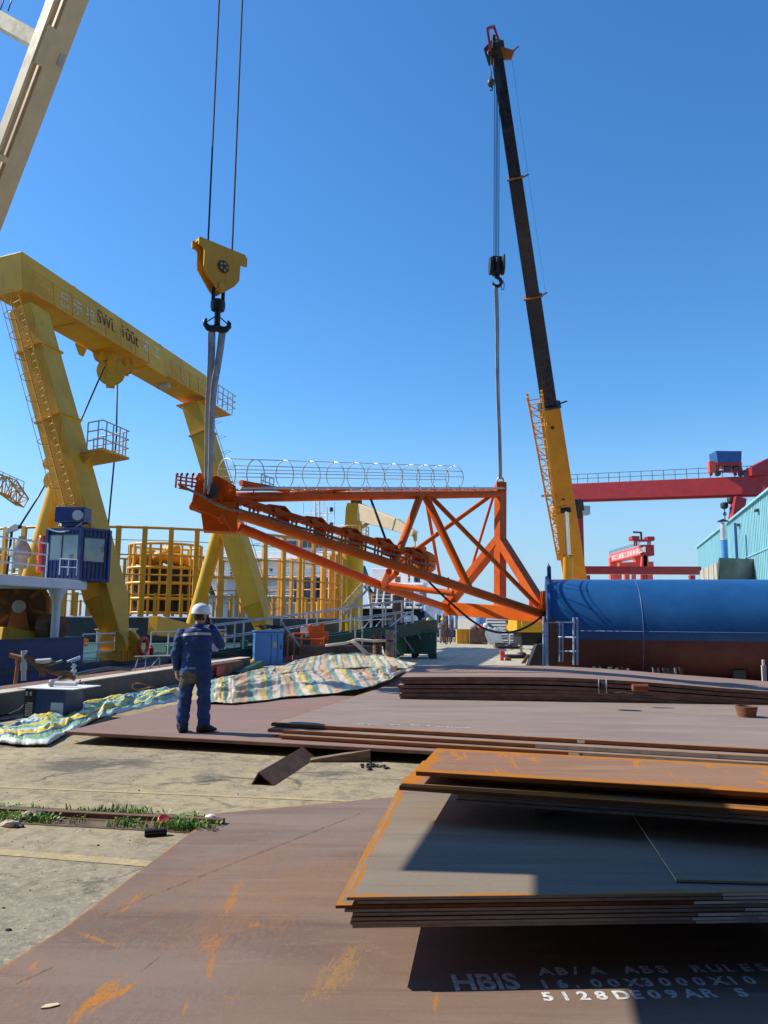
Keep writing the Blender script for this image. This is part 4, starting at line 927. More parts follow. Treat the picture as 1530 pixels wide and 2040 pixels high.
# lattice boom tip far left
mb = MB(); a, b, c = P(-60, 945, 38), P(14, 968, 39), P(45, 1000, 39.4)
lattice(mb, a, b, (0, 1, 0), (0, 0, 1), 1.0, 1.0, 1.0, .9, 4, .045, .028); lattice(mb, b, c, (0, 1, 0), (.5, 0, 1), 1.0, .9, .8, .5, 3, .045, .028)
lt = tag(mb.build('crane_jib', MT['yelo']), 'yellow lattice crane jib tip entering at the far left', 'crane jib')
mb = MB(); rails(mb, [P(-10, 960, 38.4), P(46, 985, 38.6)], .65, 4, .02, 1); mb.build('railing', MT['gry'], lt)
# big boom in the upper left corner
B0_, B1_ = P(-95, 640, 20.5), P(235, -235, 15.8); bd_ = (B1_ - B0_).normalized()
boom = thing('crane_boom', 'large cream box boom of a floating crane crossing the upper left corner', 'crane boom', B0_)
vs = (B0_ - CAM).normalized(); bs = bd_.cross(vs).normalized()
if bs.x < 0: bs = -bs
bo = bs.cross(bd_).normalized()
if bo.dot(vs) < 0: bo = -bo
Lb = (B1_ - B0_).length
bs, bo = bs * .87 + bo * .5, bo * .87 - bs * .5
mb = MB(); mb.box((B0_ + B1_) / 2 + bs * .10 + bo * .1, (Lb, .50, .24), (bd_, bs, bo)); mb.build('chord_right', MT['cream'], boom, bevel=.015) if False else mb.build('main_chord', MT['cream'], boom, bevel=.015)
mb = MB(); mb.box((B0_ + B1_) / 2 - bs * .40 + bo * .16, (Lb, .06, .34), (bd_, bs, bo)); mb.build('side_chord', MT['cream'], boom, bevel=.015)
mb = MB(); mb.box((B0_ + B1_) / 2 - bs * .27 + bo * .21, (Lb, .20, .05), (bd_, bs, bo)); mb.build('web_plate', MT['cream'], boom)
for px, py in ((12, 318), (103, 96), (-60, 500)):
    t = ((P(px, py, 18.5) - B0_).dot(bd_)); c = B0_ + bd_ * t
    mb = MB(); mb.box(c - bs * .27 + bo * .08, (.16 if py != 96 else .95, .24, .24), (bd_, bs, bo)); mb.build('cross_tie', MT['cream'], boom, bevel=.01)
c = B0_ + bd_ * ((P(103, 96, 18.5) - B0_).dot(bd_)); e = P(-60, 8, 18.4)
mb = MB(); mb.beam(c + bo * .2, e, .36, .4); mb.build('brace_arm', MT['cream'], boom, bevel=.015)
mb = MB(); c2 = B0_ + bd_ * ((P(115, 115, 18) - B0_).dot(bd_)); mb.box(c2 + bs * .22 - bo * .03, (.30, .14, .01), (bd_, bs, bo)); mb.build('patch_plate', MT['gry'], boom)
for px, lab in ((0, 'thin cable at the top left corner, left of its pair'), (16, 'thin cable at the top left corner, right of its pair')):
    rope('wire_rope', [P(px, 22, 18.3), P(px + 14, -20, 18.3)], .015, lab)
# ================================================================ TURNTABLE FENCE, SHIP, FAR CRANES
cen = V((-19.5, 68, 0)); RR_ = 16.0; zb, ztp = 1.72, 7.85
car = thing('cable_carousel', 'wide ring of tall yellow posts and hoop rails, a cable carousel', 'cable carousel', cen + Z1 * zb)
NPOST = 58
pm = None
for k in range(NPOST):
    a = 2 * PI * (k + .35) / NPOST; p = cen + V((math.cos(a), math.sin(a), 0)) * RR_
    if pm is None:
        mb = MB(); mb.box((0, 0, (ztp - zb) / 2), (.22, .33, ztp - zb)); me_o = mb.build('post', MT['yelo'], None, loc=(0, 0, 0)); me_o.parent = car; pm = me_o
        mb = MB(); mb.box((0, 0, .8), (.14, .22, 1.6)); sm = mb.build('stub_post', MT['yelo'], None, loc=(0, 0, 0)); sm.parent = car
        o, s2_ = pm, sm
    else:
        o = pm.copy(); COL.objects.link(o); s2_ = sm.copy(); COL.objects.link(s2_)
    o.location = p - cen; o.rotation_euler = (0, 0, a)
    a2 = a + PI / NPOST; s2_.location = V((math.cos(a2), math.sin(a2), 0)) * RR_; s2_.rotation_euler = (0, 0, a2)
for z, r in ((ztp - .08, .10), (5.9, .05), (4.55, .07), (3.2, .05), (6.9, .03)):
    mb = MB(); mb.torus(cen + Z1 * z, Z1, RR_ + .02, r, 96, 6); mb.build('hoop_rail', MT['yelo'], car, True)
mb = MB(); mb.lathe(cen + Z1 * .1, Z1, [(15.2, 0), (16.4, 0), (16.4, 1.55), (15.2, 1.55)], 72); mb.build('base_ring', MT['dkg'], car, True, auto=40)
# inner basket with floats
bc = V(P(325, 1215, 57)); bc.z = 1.9
bk = thing('float_basket', 'round yellow basket heaped with yellow floats inside the carousel', 'basket', bc)
mb = MB()
for z, r in ((.12, .09), (1.1, .12), (2.2, .12), (3.3, .12), (4.2, .07), (5.0, .09)): mb.torus(bc + Z1 * z, Z1, 2.6, r, 48, 8)
mb.build('hoop', MT['yelb'], bk, True)
mb = MB()
for k in range(22): a = 2 * PI * k / 22; p = bc + V((math.cos(a), math.sin(a), 0)) * 2.6; mb.beam(p, p + Z1 * 5.0, .14, .14, up=V((math.cos(a), math.sin(a), 0)))
mb.build('upright', MT['yelb'], bk)
mb = MB(); mb.lathe(bc + Z1 * .05, Z1, [(0, 0), (2.35, 0), (2.35, 3.2), (0, 3.25)], 40); mb.build('dark_core', MT['blk'], bk, True, auto=40)
rg = random.Random(2)
for k in range(13):
    a = rg.uniform(0, 2 * PI); r = rg.uniform(.3, 2.0); c = bc + V((r * math.cos(a), r * math.sin(a), 3.75 + .55 * (k % 3) * (1 - r / 3)))
    mb = MB(); mb.lathe(c - V((.5, 0, 0)), (1, rg.uniform(-.5, .5), rg.uniform(-.2, .2)), [(0, 0), (.32, .03), (.42, .15), (.42, .9), (.32, 1.02), (0, 1.05)], 16); fo = mb.build('float', MT['yelo'], smooth=True, auto=40)
    tag(fo, 'yellow orange float lying in the heap on the round basket', 'float', 'floats heaped in the round basket')
# dark machinery between the posts
for px, py, w_, h_, lab in ((290, 1192, 60, 44, 'dark cable machine left of the basket foot'), (250, 1200, 40, 34, 'dark machine block left inside the carousel'), (375, 1196, 45, 50, 'dark operator hood right of the basket')):
    c = P(px, py + h_ / 2, 58); W = w_ / 1533 * 57; Hh = h_ / 1533 * 57
    mb = MB(); mb.prism([c + V((-W / 2, 0, 0)), c + V((W / 2, 0, 0)), c + V((W * .38, 0, Hh)), c + V((-W * .2, 0, Hh * .8))], (0, 1.4, 0)); tag(mb.build('deck_machine', MT['dkg'], bevel=.05), lab, 'machine')
# ---- white ship behind
SY = 92.0
def SP(px, py, y=SY): return P(px, py, y - .027 * (px - 600))
ship = thing('offshore_ship', 'white superstructure ship with blue hull moored behind the carousel', 'ship', SP(600, 1262))
def blk(name, x0, x1, y0, y1, Y0, depth, m, par=ship, bev=.05):
    a, b, c, d_ = SP(x0, y1, Y0), SP(x1, y1, Y0), SP(x1, y0, Y0), SP(x0, y0, Y0)
    mb = MB(); mb.prism([a, b, c, d_], (0, depth, 0)); return mb.build(name, m, par, bevel=bev)
house = blk('superstructure', 405, 690, 1150, 1236, 90, 18, MT['wht'])
blk('upper_house', 412, 690, 1098, 1149.5, 91.5, 15, MT['wht']); blk('bridge', 560, 688, 1072, 1097.5, 92.5, 11, MT['wht']); blk('bridge_roof', 552, 694, 1068, 1072, 91.5, 12, MT['gry'])
blk('deck_slab', 398, 700, 1148, 1151, 88.2, 2.5, MT['wht']); blk('deck_slab', 398, 700, 1186, 1189, 88.2, 2.0, MT['wht']); blk('deck_slab', 398, 700, 1110, 1113, 89.5, 2.0, MT['wht'])
for x0, x1 in ((570, 590), (592, 612), (614, 634), (636, 656), (658, 680)):
    w_ = blk('bridge_window', x0, x1, 1078, 1091, 92.4, .15, MT['glass'], ship, 0)
for x, y in ((436, 1138), (463, 1138), (540, 1136), (470, 1134), (436, 1181), (470, 1180), (540, 1181), (565, 1128), (595, 1128), (505, 1136), (505, 1180)):
    w_ = blk('cabin_window', x - 3, x + 3, y - 4, y + 4, 89.92, .2, MT['glass'], ship, 0)
blk('cabin_door', 459, 466, 1132, 1148, 89.9, .15, MT['dkg'], ship, 0); blk('cabin_door', 474, 478, 1168, 1186, 89.9, .15, MT['red'], ship, 0)
for x0 in (586, 612, 640, 664): blk('blue_container', x0, x0 + 20, 1152, 1202, 87, 1.5, MT['blud'], ship, .03)
hull = MB(); hull.prism([SP(420, 1300, 90), SP(905, 1300, 84), SP(913, 1226, 84), SP(860, 1217, 85), SP(420, 1234, 90)], (0, 16, 0)); hull.build('hull', MT['blu'], ship)
blk('hull_stripe', 560, 905, 1252, 1268, 83.6, .3, MT['blul'], ship, 0)
blk('fore_house', 846, 912, 1205, 1256, 83, 8, MT['pale']); blk('shelter_deck', 688, 842, 1208, 1213, 80, 6, MT['wht'])
blk('shelter_wall', 690, 838, 1213.5, 1256, 83.5, 3, MT['dkg'], ship, 0)
blk('aft_house', 745, 850, 1165, 1207, 88, 8, MT['gry']); blk('aft_upper', 740, 846, 1132, 1164.5, 89.5, 8, MT['wht']); blk('aft_deck', 722, 852, 1162, 1166, 84.5, 5, MT['wht'])
rg = random.Random(77)
for k in range(26):
    x, y = rg.uniform(730, 842), rg.choice((1160, 1204, 1204, 1250, 1250)); w_, h_ = rg.uniform(3, 13), rg.uniform(8, 30)
    blk('deck_fitting', x, x + w_, y - h_, y, 87.2 - rg.random() * 2.5 - (2 if y > 1240 else 0), .6, MT[rg.choice(('dkg', 'dkg', 'grnd', 'blud', 'gry', 'wht', 'rust', 'glass'))], ship, .02)
for k in range(7): x = 735 + 15 * k + rg.uniform(-4, 4); mb = MB(); mb.tube(SP(x, 1207, 84.4), SP(x + rg.uniform(-8, 8), 1165, 84.4), .08, n=6); mb.build('deck_pillar', MT['wht'], ship)
for x in (868, 880, 893, 905): blk('white_post', x, x + 2, 1222, 1250, 82.8, .2, MT['wht'], ship, 0)
for x in (875, 889): blk('dark_doorway', x, x + 4, 1226, 1250, 82.9, .2, MT['glass'], ship, 0)
mb = MB()
for y, x0, x1, yy in ((1072, 552, 694, 91.4), (1113, 398, 560, 89.4), (1151, 398, 700, 88.1), (1189, 398, 580, 88.1), (1128, 726, 846, 87.9), (1208, 740, 842, 79.9), (1165, 735, 850, 85.9)):
    rails(mb, [SP(x0, y, yy), SP(x1, y, yy)], 1.1, int((x1 - x0) / 12), .022, 2)
mb.build('deck_railing', MT['wht'], ship)
mb = MB()
for xa, ya, xb, yb in ((424, 1150, 408, 1110), (424, 1186, 408, 1150), (735, 1164, 722, 1128), (756, 1207, 728, 1165), (790, 1207, 760, 1165)):
    mb.beam(SP(xa, ya, 87.6), SP(xb, yb, 87.6), .8, .3)
mb.build('stair_flight', MT['grnd'], ship)
# mast
mast = thing('ship_mast', 'white signal mast with radar arms above the ship bridge', 'mast', SP(632, 1068, 96))
mb = MB()
for dx in (-5, 5): mb.tube(SP(632 + dx, 1068, 96), SP(632 + dx * .7, 985, 96), .16, .12, 8)
for i in range(9): y = 1064 - 9 * i; mb.tube(SP(626, y, 96), SP(638, y - 8, 96), .05, n=5)
mb.tube(SP(652, 1068, 96), SP(651, 1010, 96), .09, n=6); mb.build('lattice_pole', MT['wht'], mast)
mb = MB()
for xa, ya, xb, yb in ((602, 1023, 660, 1022), (612, 1036, 632, 1028), (632, 1034, 654, 1024), (632, 1051, 662, 1048), (632, 1037, 656, 1035), (604, 1023, 604, 1002), (619, 1022, 619, 1013), (645, 1022, 645, 998), (666, 1045, 666, 1000), (659, 1022, 659, 1015)): mb.tube(SP(xa, ya, 96), SP(xb, yb, 96), .07, n=6)
mb.build('yard_arm', MT['wht'], mast)
mb = MB(); mb.ell(SP(628, 1052, 95.5), .35, 14, 8); mb.lathe(SP(628, 1060, 95.5), Z1, [(.2, 0), (.2, .4)], 10); mb.build('radome', MT['wht'], mast, True)
for x, y in ((660, 1016), (660, 1046)):
    mb = MB(); mb.lathe(SP(x, y + 3, 96), Z1, [(0, 0), (.22, 0), (.22, .5), (0, .55)], 8); mb.build('signal_lamp', MT['blk'], mast)
mb = MB(); p = SP(653, 1052, 95.8); mb.grid(lambda u, v: p + V((u * .42, .08 * math.sin(6 * u), -v * .55 - .1 * u)), 8, 5); tag(mb.build('flag', MT['redb'], smooth=True), 'small red flag hanging beside the ship mast', 'flag')
p = SP(772, 1100, 88); lm = thing('searchlight', 'grey searchlight on a pole at the ship upper deck', 'searchlight', SP(772, 1128, 88))
mb = MB(); mb.tube(SP(771, 1128, 88), SP(771, 1093, 88), .07, n=6); mb.build('pole', MT['wht'], lm)
mb = MB(); mb.lathe(SP(771, 1093, 88), Z1, [(0, 0), (.3, 0), (.3, .3), (0, .32)], 12); mb.build('lamp_head', MT['gry'], lm)
# lifeboat
p = SP(838, 1125, 84); bt_ = thing('lifeboat', 'orange enclosed lifeboat hung at the ship side', 'lifeboat', p)
mb = MB(); rings = []
for i in range(13):
    t = i / 12; r = math.sin(PI * (.08 + .84 * t)) ** .5
    rings.append([p + V((-1.9 + 3.4 * t, 1.1 * r * math.cos(2 * PI * j / 16), 1.35 * r * math.sin(2 * PI * j / 16) + .2)) for j in range(16)])
mb.loft(rings); mb.build('hull', MT['ora'], bt_, True)
mb = MB(); mb.box(p + V((-.2, 0, 1.5)), (1.5, 1.4, .6)); mb.build('cockpit', MT['ora'], bt_, True, .15)
mb = MB(); mb.beam(SP(800, 1130, 85), SP(818, 1095, 85), .5, .4); mb.beam(SP(818, 1095, 85), SP(826, 1092, 85), .4, .4); mb.build('davit', MT['gry'], bt_)
p = SP(815, 1236, 70); mb = MB(); mb.lathe(p - V((.7, 0, 0)), (1, 0, 0), [(0, 0), (.28, .04), (.42, .2), (.42, 1.25), (.28, 1.4), (0, 1.45)], 18)
tag(mb.build('liferaft_canister', MT['wht'], smooth=True, auto=40), 'white liferaft canister behind the gangway end', 'canister')
# pedestal crane
pc = P(701, 1244, 62); pc.z = .4
pcr = thing('pedestal_crane', 'yellow pedestal crane with cream jib lowered to the right', 'crane', pc)
mb = MB(); zt = P(701, 1082, 62).z; mb.lathe(pc, Z1, [(.86, 0), (.86, zt - 1.2), (.9, zt - 1.15), (.96, zt - .7), (1.0, zt - .65), (1.0, zt - .2), (.8, zt - .15), (.8, zt)], 32); mb.build('pedestal', MT['yelb'], pcr, True, auto=40)
za, zc = zt + .3, P(700, 1004, 62).z
mb = MB(); mb.loft([[V((pc.x, pc.y, z)) + V((x * k, y, 0)) for x, y in ((-.72, -.7), (.6, -.7), (.75, -.2), (.75, .7), (-.72, .7))] for z, k in ((za - .3, .9), (za + .2, 1), (zc - .4, .85), (zc, .7))]); mb.build('crane_house', MT['yel'], pcr, bevel=.04)
mb = MB(); rails(mb, [V((pc.x + 1.25 * math.cos(a), pc.y + 1.25 * math.sin(a), zt + .35)) for a in [PI * 2 * i / 10 for i in range(11)]], .95, 12, .03, 2); mb.lathe(V((pc.x, pc.y, zt + .22)), Z1, [(.7, 0), (1.32, 0), (1.32, .12), (.7, .12)], 20); mb.build('railing', MT['cream'], pcr)
mb = MB(); j0, j1, j2 = P(716, 1020, 61.6), P(790, 1046, 59), P(827, 1064, 57.8); mb.beam(j0, j1, .7, 1.35, h1=.95); mb.beam(j1, j2, .6, .95, h1=.45); mb.build('jib', MT['cream'], pcr, bevel=.04)
mb = MB(); mb.tube(P(722, 1050, 61.5), P(742, 1036, 60.8), .16, n=8); mb.lathe(P(827, 1064, 57.8), (0, 0, -1), [(.15, 0), (.15, .5), (.05, .55), (.04, 2.2), (.14, 2.3), (.14, 2.9), (0, 3)], 8); mb.build('luffing_ram', MT['yelo'], pcr)
mb = MB(); mb.box(P(710, 1006, 61.8), (.9, 1.0, .7)); mb.build('winch_top', MT['rust'], pcr, bevel=.05)
mb = MB()
for i in range(7): p = P(685 + 7.5 * i, 1226 - 8.2 * i, 60.6); mb.tube(p, p + Z1 * 1.0, .03, n=5)
for h in (.5, 1.0): mb.tube(P(685, 1226, 60.6) + Z1 * h, P(735, 1171, 60.6) + Z1 * h, .03, n=5)
mb.beam(P(685, 1226, 60.6), P(735, 1171, 60.6), .7, .15); mb.build('side_stair', MT['gry'], pcr)
# ---- red gantry crane over the shed
gy = 92.0
gc = thing('gantry_crane', 'red box girder gantry crane reaching behind the aqua shed', 'gantry crane', P(1150, 1232, gy))
g0, g1 = P(1128, 982, 96), P(1560, 966, 84); 
mb = MB(); mb.beam(g0, g1, 1.6, 2.05); gd = mb.build('girder', MT['red'], gc, bevel=.04)
mb = MB(); mb.beam(g0 - Z1 * 1.12, g1 - Z1 * 1.12, .5, .22); mb.build('lower_flange', MT['red'], gd)
mb = MB(); rails(mb, [g0 + Z1 * 1.03 + V((0, -.75, 0)), g1 + Z1 * 1.03 + V((0, -.75, 0))], 1.15, 19, .035, 1); mb.build('railing', MT['dkg'], gc)
for px in (1150,):
    p = P(px, 1000, 95.3); mb = MB(); mb.beam(p, V((p.x + .2, p.y, 0)), .75, 1.2, up=(1, 0, 0), h1=.8); mb.build('leg', MT['red'], gc)
    mb = MB(); mb.box(p + V((.7, -.8, -1.2)), (1.0, 1.4, 1.1)); mb.build('leg_cabin', MT['gry'], gc, bevel=.05)
p = P(1500, 975, 85.5); mb = MB(); mb.beam(p + V((1.6, 0, 1)), V((p.x + 1.2, p.y, 0)), 1.3, 1.7, up=(1, 0, 0), h1=.8); mb.beam(p + V((-1.6, 0, -1.0)), V((p.x - 5, p.y, -0.0)), 1.1, 1.2); mb.build('leg', MT['red'], gc)
mb = MB(); q = P(1518, 950, 85.0); mb.prism([q + V((-1.6, -1, 0)), q + V((1.2, -1, 0)), q + V((1.2, -1, 1.9)), q + V((.2, -1, 1.9)), q + V((-1.6, -1, .9))], (0, 2.0, 0)); mb.build('leg_head', MT['red'], gc, bevel=.03)
q = P(1447, 950, 86.2); trl = thing('hoist_trolley', 'red hoist trolley with blue house on the red gantry girder', 'hoist trolley', q)
mb = MB(); mb.prism([q + V((-1.35, -1, 1.5)), q + V((1.35, -1, 1.5)), q + V((1.45, -1, 2.8)), q + V((-1.45, -1, 2.8))], (0, 2, 0)); mb.build('winch_house', MT['blu'], trl, bevel=.04)
mb = MB(); mb.box(q + V((0, 0, 1.3)), (2.75, 2.05, .4))
for sx in (-1, 1):
    for sy in (-1, 1): mb.beam(q + V((1.15 * sx, .8 * sy, 1.2)), q + V((1.45 * sx, .8 * sy, .3)), .3, .3)
mb.box(q + V((0, -.8, .45)), (2.4, .25, .25)); mb.build('trolley_frame', MT['red'], trl, bevel=.02)
mb = MB()
for sx in (-1, 1): mb.lathe(q + V((1.3 * sx, -1, .2)), (0, 1, 0), [(0, 0), (.28, 0), (.28, .4), (0, .4)], 16); mb.lathe(q + V((.5 * sx, -.7, .85)), (1, 0, 0), [(0, 0), (.3, 0), (.3, .7), (0, .7)], 12)
mb.build('wheel', MT['dkg'], trl, True, auto=40)
mb = MB(); mb.box(q + V((-1.9, -.6, 1.0)), (.7, .6, 1.3)); mb.build('operator_cabin', MT['redb'], trl, bevel=.04)
for px, py, lab in ((1443, 1008, 'dark hook block hanging lower left under the red girder'), (1456, 998, 'dark hook block hanging higher right under the red girder')):
    p = P(px, py, 86); hb = thing('hook_block', lab, 'hook block', p)
    mb = MB(); mb.lathe(p - Z1 * .38, Z1, [(0, 0), (.22, .05), (.4, .2), (.42, .6), (.36, .75), (0, .78)], 14); mb.build('block', MT['blk'], hb, True, auto=40)
    mb = MB(); mb.tube(p + Z1 * .3 + V((-.15, 0, 0)), V((p.x - .15, p.y, 15.2)), .03, n=5); mb.tube(p + Z1 * .3 + V((.15, 0, 0)), V((p.x + .15, p.y, 15.2)), .03, n=5); mb.tube(p - Z1 * .3, p - Z1 * 3.2, .06, n=6); mb.torus(p - Z1 * .9, (0, 1, 0), .16, .06, 14, 6); mb.build('hook_rope', MT['cable'], hb)
# single red beam behind the tank
mb = MB(); a, b = P(1150, 1136, 62), P(1395, 1137, 61); mb.beam(a, b, .7, .62); rb = thing('beam_crane', 'low red beam crane in front of the distant shipyard gantry', 'beam crane', V((a.x, a.y, 0)))
mb.build('girder', MT['red'], rb, bevel=.02)
for px in (1172, 1382): p = P(px, 1143, 61.8); mb = MB(); mb.beam(p + V((0, .4, -.1)), V((p.x, p.y + .4, 0)), .4, .4); mb.build('leg', MT['red'], rb)
# distant shipyard gantry with lettering
GY = 330.0
def Q(px, py, dy=0.): return P(px, py, GY + dy)
gg = thing('shipyard_gantry', 'distant red goliath gantry with white lettering on its sloping girder', 'gantry crane', Q(1240, 1232))
mb = MB(); u = lambda px, py, dy: Q(px, py, dy)
A_ = [u(1214, 1120, 75), u(1275, 1105, 0), u(1275, 1087, 0), u(1214, 1104, 75)]
mb.prism(A_, (6, 4.5, 0)); gdr = mb.build('girder', MT['redb'], gg)
mb = MB(); mb.box(Q(1287, 1097, 3), (5.0, 6, 4.6)); mb.build('end_girder', MT['red'], gg)
mb = MB(); mb.beam(Q(1227, 1112, 72), Q(1229, 1240, 72), 4.6, 4.2, up=(0, 1, 0)); mb.beam(Q(1217, 1112, 72), Q(1222, 1240, 72), 1.8, 3, up=(0, 1, 0)); mb.build('rigid_leg', MT['redb'], gg)
mb = MB()
for xa, xb in ((1282, 1273), (1286, 1298), (1284, 1285)): mb.beam(Q(xa, 1103, 2), Q(xb, 1240, 2), 1.6, 1.6, up=(0, 1, 0))
mb.build('shear_leg', MT['redb'], gg)
mb = MB(); mb.box(Q(1263, 1073, 0), (3.2, 5, 1.8)); mb.box(Q(1293, 1074, 0), (3.2, 5, 1.8)); mb.box(Q(1278, 1077, 0), (5, 3, .8))
for px in (1264, 1291): mb.beam(Q(px, 1076, 0), Q(px, 1088, 0), .6, .6, up=(0, 1, 0)); mb.beam(Q(px + 4, 1076, 0), Q(px + 4, 1088, 0), .6, .6, up=(0, 1, 0))
mb.build('top_cabin', MT['red'], gg, bevel=.1)
mb = MB(); mb.beam(Q(1278, 1076, 0), Q(1277, 1061, 0), .7, .7, up=(0, 1, 0)); mb.beam(Q(1278, 1061, 0), Q(1261, 1060, 0), .7, .7); mb.build('service_jib', MT['dkg'], gg)
mb = MB(); a, b = A_[3] + Z1 * .1, A_[2] + Z1 * .1; rails(mb, [a, b], 1.4, 22, .08, 1); mb.build('railing', MT['dkg'], gg)
d_ = (A_[1] - A_[0]); fn_ = d_.cross(Z1).normalized(); fn_ = fn_ if fn_.dot(CAM - A_[0]) > 0 else -fn_
o = A_[0].lerp(A_[1], .10) + Z1 * .75 + fn_ * .05
text('靖江三鑫重工造船有限公司', 'lettering', MT['letw'], gg, o, d_, Z1, 2.6, .05, 2.55)
mb = MB(); mb.beam(Q(1232, 1128, 20), Q(1300, 1126, 20), 3, 3.2); mb.beam(Q(1248, 1140, 20), Q(1251, 1240, 20), 2.2, 2.2, up=(0, 1, 0)); mb.beam(Q(1263, 1140, 20), Q(1258, 1240, 20), 1.6, 1.6, up=(0, 1, 0)); mb.beam(Q(1296, 1140, 20), Q(1304, 1240, 20), 1.4, 1.4, up=(0, 1, 0))
mb.box(Q(1270, 1117, 20), (3.2, 4, 3)); g2 = tag(mb.build('shipyard_gantry', MT['redb'], smooth=False), 'second distant red gantry partly hidden behind the lettered one', 'gantry crane')
# far red harbour crane
hc = thing('harbour_crane', 'small far red harbour crane on the horizon', 'harbour crane', P(1058, 1212, 260))
mb = MB(); mb.beam(P(1058, 1214, 260), P(1057, 1180, 260), 1.6, 1.6, up=(0, 1, 0), w1=1.0, h1=1.0); mb.build('tower', MT['redb'], hc)
mb = MB(); lattice(mb, P(1057, 1186, 260), P(1034, 1160, 258), (0, 1, 0), (0, 0, 1), 1.2, 1.2, .5, .5, 6, .16, .1); mb.build('jib', MT['redb'], hc)
# aqua shed
s0, s1 = P(1395, 1232, 72), P(1575, 1232, 36.5); s0.z = s1.z = 0; zt_ = P(1395, 1092, 72).z
shed = thing('workshop_shed', 'long aqua metal clad workshop on the right edge', 'shed', s0)
sdn = (s1 - s0).normalized(); so_ = V((-sdn.y, sdn.x, 0)); so_ = so_ if so_.x > 0 else -so_
mb = MB(); n = 150; L = (s1 - s0).length
for i in range(n):
    a, b = s0 + sdn * (L * i / n), s0 + sdn * (L * (i + 1) / n); k = .05 if i % 2 else 0; k2 = .05 - k
    mb.add([a + so_ * k, b + so_ * k, b + so_ * k + Z1 * zt_, a + so_ * k + Z1 * zt_], [(0, 1, 2, 3)]); mb.add([b + so_ * k, b + so_ * k2, b + so_ * k2 + Z1 * zt_, b + so_ * k + Z1 * zt_], [(0, 1, 2, 3)])
mb.add([s0, s0 + so_ * 16, s0 + so_ * 16 + Z1 * zt_, s0 + so_ * 8 + Z1 * (zt_ + 1.5), s0 + Z1 * zt_], [(0, 1, 2, 3, 4)])
mb.build('wall', MT['aqua'], shed, fix=False)
mb = MB(); mb.prism([s0 - so_ * .15 + Z1 * (zt_ - .02), s0 + so_ * 8 + Z1 * (zt_ + 1.55), s0 + so_ * 8 + Z1 * (zt_ + 1.65), s0 - so_ * .15 + Z1 * (zt_ + .1)], s1 - s0); mb.build('roof', MT['aqua'], shed)
mb = MB()
for z in (zt_ * .38, zt_ * .66): mb.box((s0 + s1) / 2 - so_ * .03 + Z1 * z, (L, .05, .06), (sdn, so_, Z1))
mb.build('seam_flashing', MT['aqua'], shed)
mb = MB()
for px, py in ((1470, 1046), (1507, 1017)): p = RP(px, py, s0 - so_ * .12, so_); mb.box(p, (.55, .18, .12), (sdn, so_, Z1))
mb.build('wall_lamp', MT['dkg'], shed)
mb = MB(); p = RP(1464, 1042, s0 - so_ * .1, so_); mb.tube(p, V((p.x, p.y, 0)), .09, n=8); mb.build('downpipe', MT['blu'], shed)
# chimney + dark booth in front of the shed
p = P(1446, 1150, 47); ch = thing('exhaust_chimney', 'silver topped blue exhaust chimney rising before the aqua shed', 'chimney', V((p.x, p.y, 0)))
zc_, zm = P(1444, 1036, 47).z, P(1446, 1076, 47).z
mb = MB(); mb.lathe(V((p.x, p.y, 0)), Z1, [(.2, 0), (.2, zm)], 18); mb.build('lower_pipe', MT['blul'], ch, True, auto=40)
mb = MB(); mb.lathe(V((p.x, p.y, zm)), Z1, [(.23, 0), (.2, .02), (.2, zc_ - zm - .25), (.12, zc_ - zm - .24), (.12, zc_ - zm - .1)], 18); mb.build('upper_pipe', MT['silver'], ch, True, auto=40)
mb = MB(); mb.lathe(V((p.x, p.y, zc_ - .1)), Z1, [(.34, 0), (.34, .03), (.05, .16), (0, .17)], 18); mb.build('rain_cap', MT['blk'], ch, True, auto=40)
q0, q1_, q2_ = P(1402, 1200, 52), P(1437, 1200, 44), P(1528, 1200, 45); booth = thing('paint_booth', 'sooty grey booth with patched plank side before the aqua shed', 'booth', V((q1_.x, q1_.y, 0)))
zt2 = P(1437, 1111, 44).z; mb = MB()
for z0_, z1_ in ((0, zt2),): mb.prism([V((q.x, q.y, 0)) for q in (q1_, q2_, q2_ + V((4, 8, 0)), q0 + V((1, 0, 0)))], V((0, 0, zt2)))
mb.build('front_wall', mat('sooty_sheet', (.09, .09, .085), .7, var=.35, vs=.5, spots=((.5, .55, .75, (.2, .2, .19)),)), booth)
mb = MB(); a, b = V((q0.x - .05, q0.y, 0)), V((q1_.x - .05, q1_.y, 0)); dd = (b - a).normalized(); nn = V((dd.y, -dd.x, 0)); nn = nn if nn.x < 0 else -nn
for i in range(7):
    L_ = (b - a).length / 7; c = a + dd * (L_ * (i + .5)) + nn * (.08 + .03 * (i % 2)); mb.box(c + Z1 * zt2 * .48, (L_ * .92, .06, zt2 * .94), (dd, nn, Z1))
mb.build('side_panel', MT['conw'], booth)
# unseen hall added behind the viewpoint to cut the sky fill from there
mb = MB(); a, b = V((-34, -5.5, 0)), V((60, -9, 0)); mb.prism([a, b, b + Z1 * 21, a + Z1 * 21], (0, -30, 0))
hall = mb.build('sky_blocker_hall', MT['dkg']); tag(hall, 'dark grey fabrication hall standing behind the plate yard viewpoint', 'hall')
for k in range(4):
    mb = MB(); mb.box((-20 + 20 * k, -6.2 - .75 * k, 4.5), (8, .5, 9)); mb.build('sliding_door', MT['blud'], hall)
